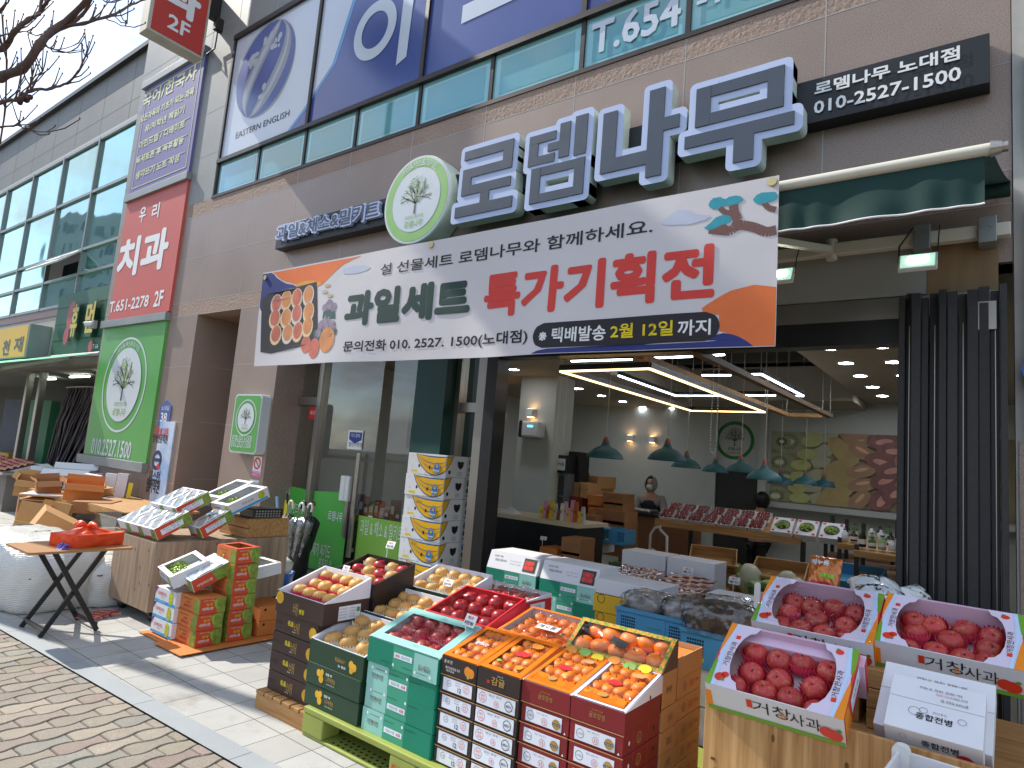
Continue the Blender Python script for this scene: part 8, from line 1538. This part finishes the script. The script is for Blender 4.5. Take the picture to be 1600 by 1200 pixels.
pbox('white carton with large black Korean lettering on the cardboard pile', 67, 734, 130, 772, -.55, .4, CARDW, (0, 0, 0), [('t', '명태', .0, -.06, .28, .11, 0, .03), ('t', '국내산', -.05, -.16, .2, .03, 0)], True)
pbox('white carton with open flaps and blue marks at the left of the pile', 40, 738, 64, 772, -.75, .35, CARDW, (0, 0, 14), [('d', .02, -.08, .04, .04, 0), ('t', '1', .08, .1, .02, .08, 0)], True)
pbox('small open orange carton tipped on the flattened cardboard', 102, 757, 154, 783, -.9, .3, CARDO, (8, 3, 18), None, True)
for k, (x0, x1, nm) in enumerate(((156, 172, 'left'), (175, 190, 'right'))): pbox('white flat gift carton standing on end against the stone, %s of two' % nm, x0, 740, x1, 787, -.3, .16, CARDW, (-3, 3, 4), [('r', .1, -.15, .16, .1, 4)] if k else (), name='gift_carton')
pbox('purple striped carton leaning behind the white standing cartons', 146, 740, 158, 752, -.28, .1, mat('purple_stripes', '#8a4a9a', .5, .2, 2), (0, 0, 5), [('r', -.1, .0, .1, .05, 2)])
for k in range(6): pbox('flattened cardboard sheet in the pile, %s from the top' % ('first', 'second', 'third', 'fourth', 'fifth', 'last')[k], 34 + 5 * (k % 3), 772 + 2.4 * k, 150 + 6 * (k % 2), 774 + 2.4 * k, -1.0 + .02 * k, .8, (CARD, CARDW, CARD, CARDD, CARDW, CARD)[k], (0, 2.5 * (k % 3 - 1), 10 * (k % 3 - 1)), name='cardboard_sheet')
pbox('brown carton under the flattened cardboard', 112, 785, 167, 803, -.97, .5, CARDD); pbox('grey white carton side under the flattened cardboard', 66, 784, 110, 804, -.9, .5, mat('grey_card', '#a39e96', .8, .1), (0, 0, -6))
pbox('thin cardboard lid sticking out beside the brown carton', 160, 792, 192, 802, -.8, .4, mat('dull_card', '#8d7f68', .8, .1), (0, -6, -10), name='cardboard_sheet')
for k, (x0, y0, x1, y1, Y, rt) in enumerate(((2, 785, 44, 860, -1.75, (-10, 8, 6)), (34, 782, 62, 860, -1.55, (-8, 9, 4)), (58, 786, 80, 855, -1.45, (-6, 8, 0)))): pbox('flattened tan carton bundle standing upright, %s at the left edge' % ('front one', 'middle one', 'rear one')[k], x0, y0, x1, y1 + 20, Y, .07, CARD, rt, [('r', -.3, .12, .3, .125, 4)] if k == 0 else None, name='flattened_carton')
pbox('tan carton tipped on its corner behind the folding table', 38, 805, 92, 852, -2.05, .42, CARD, (4, 28, 22), [('d', -.12, -.12, .02, .02, 0)])
pbox('large brown carton standing between the table and the plywood box', 66, 858, 158, 905, -1.95, .5, CARDD, (0, 0, 4)); pbox('brown carton carrying the tipped one, mostly hidden', 30, 880, 100, 940, -1.9, .5, CARDD, (0, 0, 4))
pbox('open tan carton tipped forward at the left end of the pile', 22, 750, 52, 776, -1.0, .3, CARD, (16, 6, 12), None, True)
pbox('tan carton with crushed top lying on the flattened sheets', 118, 762, 150, 776, -.7, .35, CARD, (4, 8, -20))
pbox('small white carton on its side behind the orange carton', 128, 742, 150, 760, -.6, .25, CARDW, (0, 7, 10))
pbox('brown open carton standing above the tan bundles', 60, 752, 92, 774, -1.05, .28, CARDD, (6, -5, 24), None, True)
t = thing('plastic_container', 'small clear lidded container on the pine platform', 'container', (-6.6, -1.1, .6)); mb = MB(); a, b = PY(146, 826, -1.3), PY(183, 809, -1.3); mb.box(a.x, b.x, -1.3, -1.05, a.z, b.z, 0); mb.build('tub', glass('clear_plastic', (.85, .85, .82), .15, .05), t, world=True); mb = MB(); mb.box(a.x - .01, b.x + .01, -1.31, -1.04, b.z - .012, b.z); mb.build('lid', glass('clear_lid', (.8, .78, .72), .2, .05), t, world=True)
t = thing('wooden_block', 'wood plank support under the clear container', 'plank', (-6.6, -1.1, .4)); mb = MB(); mb.box(a.x - .1, b.x + .1, -1.35, -1.0, 0, a.z - .002); mb.build('boards', WOODH, t, world=True)
# neighbouring stall
RS, OSn = mat('red_snack', '#a8342c', .4, .35, 14, coat=.4), mat('tan_snack', '#b0683c', .4, .3, 14, coat=.4)
t = thing('stall_table', 'low stall table before the neighbouring shop', 'table', (-16, -.5, 0)); mb = MB(); mb.box(-19.5, -13.4, -1.0, .2, .62, .66); mb.box(-19.4, -13.5, -.9, .15, 0, .62, 1); mb.build('top', [STEEL, mat('stall_cloth', '#77706a', .8, .1)], t, world=True)
rg = random.Random(3)
for k in range(12):
    x = -19.0 + .45 * k; tt = thing('goods_tray', '%s goods tray on the neighbouring stall, %s from the left' % (('dark red', 'orange tan')[k % 2], ('first', 'second', 'third', 'fourth', 'fifth', 'sixth', 'seventh', 'eighth', 'ninth', 'tenth', 'eleventh', 'last')[k]), 'tray', (x, -.6, .665), group='trays on the neighbouring stall', rot=(rad(18), 0, 0)); mb = MB(); mb.box(-.19, .19, -.3, .3, .0, .05); mb.build('tray_body', CARDW, tt); mb = MB(); mb.grid(lambda a, b: Vector((-.17 + .34 * a, -.27 + .54 * b, .07 + .04 * abs(math.sin(a * 13 + k)) * abs(math.sin(b * 17 + k)))), 24, 28, 0, False); mb.build('packs', (RS, OSn)[k % 2], tt)
for k, px_2 in enumerate((28, 48)):
    q = PY(px_2, 700, .6); t = thing('steel_post', 'chrome post in the neighbouring shop front, %s' % ('outer one', 'one nearer the curtain')[k], 'post', (q.x, .6, 0)); mb = MB(); mb.box(q.x - .07, q.x + .07, .55, .68, 0, 2.7); mb.build('tube', STEEL, t, world=True, bevel=.01)
t = thing('strip_curtain', 'gathered dark brown strand curtain in the neighbouring doorway', 'curtain', (-15, .8, .3)); mb = MB(); rg = random.Random(13)
for k in range(90):
    u_ = k / 89; x = -16.3 + 2.6 * u_; xb = -16.6 + 1.2 * u_ + rg.uniform(-.05, .05); mb.tube([(x, .8 + rg.uniform(-.1, .1), 2.35), (x - .1 + (xb - x) * .25, .75 + rg.uniform(-.1, .1), 1.6), (xb, .7 + rg.uniform(-.12, .12), .35)], .022, 4)
mb.build('strands', mat('dark_strand', '#4a4044', .5, .3, 6), t, world=True); mb = MB(); mb.tube([(-16.6, .8, 2.37), (-13.2, .8, 2.37)], .02); mb.build('rail', STEEL, t, world=True)
for k, (x0, x1, z0, z1, Y, m, nm) in enumerate(((-20.2, -18.6, .3, 2.1, 1.2, mat('green_poster', '#3f7f5c', .6, .2, 3), 'tall dull green poster inside the neighbouring shop'), (-22.0, -20.3, .3, 2.1, 1.2, mat('navy_poster', '#2a3350', .6, .2, 3), 'dark navy panel inside the neighbouring shop'), (-22, -18.9, .0, .75, .6, mat('yellow_counter', '#d09a1c', .5, .1, 2), 'yellow counter front at the neighbouring shop'), (-18.6, -16.9, .0, .6, .6, MATS['yellow_counter'], 'second yellow counter front beside the steel pier'))): mb = MB(); mb.box(x0, x1, Y, Y + .2, z0, z1); mb.build('panel' if k < 2 else 'counter_front', m, label=nm, cat='panel' if k < 2 else 'counter')

# ------------------------------------------------------------------ bare street tree, its trunk just outside the left edge
TK = .45
BARK = mat('bark', '#5c4a42', .9, .25, 12, bump=.6, bscale=60, rvar=0)
def at(x, y, d): return CAM + ray(x, y).normalized() * (d * TK)
T = thing('street_tree', 'bare winter street tree with knobbly branches against the sky', 'tree', (-2.95, -4.35, 0)); base = at(-190, 330, 6.6); mb = MB()
mb.tube([(base.x - .1, base.y, 0), (base.x - .05, base.y, .8), (base.x, base.y, 1.6), base], [.075, .06, .05, .036], 12); mb.build('trunk', BARK, T, world=True)
rg = random.Random(19)
def branch(pts, r0, r1, d, twigs=5, sub=True):
    P = [base] if pts[0] is None else []
    P += [at(x, y, d + .12 * math.sin(i * 1.7 + d)) for i, (x, y) in enumerate([q for q in pts if q])]; m_ = len(P); Q = []
    for i in range(m_ - 1):
        for j in range(4):
            t_ = j / 4; p0, p1, p2, p3 = P[max(i - 1, 0)], P[i], P[i + 1], P[min(i + 2, m_ - 1)]; Q.append(.5 * (2 * p1 + (p2 - p0) * t_ + (2 * p0 - 5 * p1 + 4 * p2 - p3) * t_ * t_ + (3 * p1 - p0 - 3 * p2 + p3) * t_ ** 3) + Vector((rg.uniform(-.003, .003), 0, rg.uniform(-.003, .003))))
    Q.append(P[-1]); n_ = len(Q); rr_ = [(r0 + (r1 - r0) * i / (n_ - 1)) * TK * .74 for i in range(n_)]; mb = MB(); mb.tube(Q, [q * (1.25 if i % 4 == 0 else 1) for i, q in enumerate(rr_)], 8)
    for k in range(int(twigs * 1.7)):
        i = rg.randrange(2 if pts[0] else 5, n_); p = Q[i]; dirn = (Q[i] - Q[i - 1]).normalized(); e = (dirn + RT * rg.uniform(-.9, .9) + UP * rg.uniform(-.3, 1.0)).normalized(); l_ = rg.uniform(.03, .1); mb.tube([p, p + e * l_ * .5, p + e * l_ + UP * .018], [rr_[i] * .45 + .0012, .002, .0015], 5); mb.lathe(fruit_prof(.0026, 1.6, 0, 4), 6, p + e * l_ + UP * .017)
    mb.build('branch', BARK, T, world=True)
branch([None, (-60, 150), (0, 120), (35, 107), (62, 70), (80, 48), (110, 28), (142, -8)], .05, .026, 6.4, 5)
branch([(68, 62), (100, 42), (130, 36), (170, 26), (205, 8), (230, -2)], .022, .007, 6.4, 9)
branch([None, (-50, 100), (5, 76), (22, 50), (45, 30), (60, 22), (72, 5), (82, -5)], .035, .012, 6.7, 8)
branch([(100, 42), (128, 24), (145, -6)], .018, .012, 6.5, 3); branch([(62, 24), (66, -5)], .012, .008, 6.7, 3)
branch([None, (-40, 190), (0, 160), (30, 155), (48, 142), (80, 138), (105, 130), (122, 112), (130, 95), (137, 80)], .022, .006, 6.2, 12)
branch([(0, 200), (28, 196), (40, 203), (78, 206)], .01, .004, 6.3, 7); branch([(48, 142), (50, 125), (66, 112)], .008, .003, 6.2, 4); branch([(30, 150), (34, 112)], .006, .004, 6.2, 2)
branch([(70, 68), (85, 78), (115, 71)], .008, .003, 6.3, 2); branch([(70, 70), (90, 82), (128, 78)], .008, .003, 6.35, 2); branch([(0, 55), (30, 50), (50, 51)], .008, .004, 6.6, 3); branch([(0, 225), (8, 170), (10, 95), (4, 70)], .009, .008, 6.8, 6); branch([(165, 28), (190, 40), (200, 36)], .006, .003, 6.4, 3); branch([(150, -5), (172, 4), (205, -4)], .008, .004, 6.5, 3); branch([None, (-30, 60), (0, 18), (10, 5)], .02, .01, 6.9, 4); branch([(30, 148), (60, 120), (68, 110)], .006, .003, 6.1, 3)
t = thing('dry_seed_cluster', 'small dark dry seed cluster hanging on the bare tree', 'seed cluster', at(37, 160, 6.25)); mb = MB()
for k in range(9): mb.lathe(fruit_prof(.009, 1, 0, 5), 7, (rg.uniform(-.014, .014), rg.uniform(-.014, .014), rg.uniform(-.014, .014)))
mb.build('seeds', mat('dry_brown', '#4a2a20', .8, .3, 30), t)

# ------------------------------------------------------------------ buildings across the street (seen mirrored in the glass)
TOW = mat('tower_wall', '#9aa0a0', .7, .06, .2, rvar=.08); TWN = mat('tower_window', '#3c4a50', .15, .2, .3, rvar=0)
for k, (cx, cy, w_, d, h, rz) in enumerate(((-106, -39, 24, 14, 31, 70), (-62, -68, 24, 14, 46, 35), (-25, -60, 34, 12, 16, 0), (-130, -75, 30, 15, 42, 25))):
    t = thing('apartment_block', 'pale apartment block with rows of windows across the street, %s' % ('nearest one', 'tall one', 'low wide one', 'farthest one')[k], 'building', (cx, cy, -.06), rad(rz)); mb = MB(); mb.box(-w_ / 2, w_ / 2, -d / 2, d / 2, 0, h); mb.box(-w_ / 6, w_ / 6, -d / 4, d / 4, h, h + 3); mb.build('wall', TOW, t); mb = MB()
    for i in range(int(h / 3)):
        for j in range(int(w_ / 3.2)): x, z = -w_ / 2 + 1 + 3.2 * j, 1 + 3 * i; mb.box(x, x + 2, d / 2, d / 2 + .06, z, z + 1.5)
        for j in range(int(d / 3.5)): y, z = -d / 2 + 1 + 3.5 * j, 1 + 3 * i; mb.box(w_ / 2, w_ / 2 + .06, y, y + 1.6, z, z + 1.4)
    mb.build('window', TWN, t)

# ------------------------------------------------------------------ evergreen tree added outside the frame to throw shade on the apple boxes
ADDED_TREE = thing('street_tree', 'dense clipped evergreen street tree standing further up the pavement', 'tree', (-10.1, -3.5, 0)); mb = MB(); mb.tube([(-10.1, -3.5, -.02), (-10.12, -3.52, 4), (-10.15, -3.55, 9.4)], [.13, .1, .05], 10); mb.build('trunk', BARK, ADDED_TREE, world=True)
mb = MB(); rg = random.Random(2); c0 = Vector((-10.17, -3.55, 9.95))
for k in range(2600):
    d = Vector((rg.gauss(0, 1), rg.gauss(0, 1), rg.gauss(0, 1))).normalized() * (rg.random() ** .45); p = c0 + Vector((d.x * .80, d.y * .95, d.z * .62)); e = Vector((rg.uniform(-1, 1), rg.uniform(-1, 1), rg.uniform(-1, 1))).normalized(); f = e.orthogonal().normalized() * .045; e = e * .1
    mb.add([p - e, p + f, p + e, p - f], [(0, 1, 2, 3)])
mb.build('crown', LEAF, ADDED_TREE, world=True)
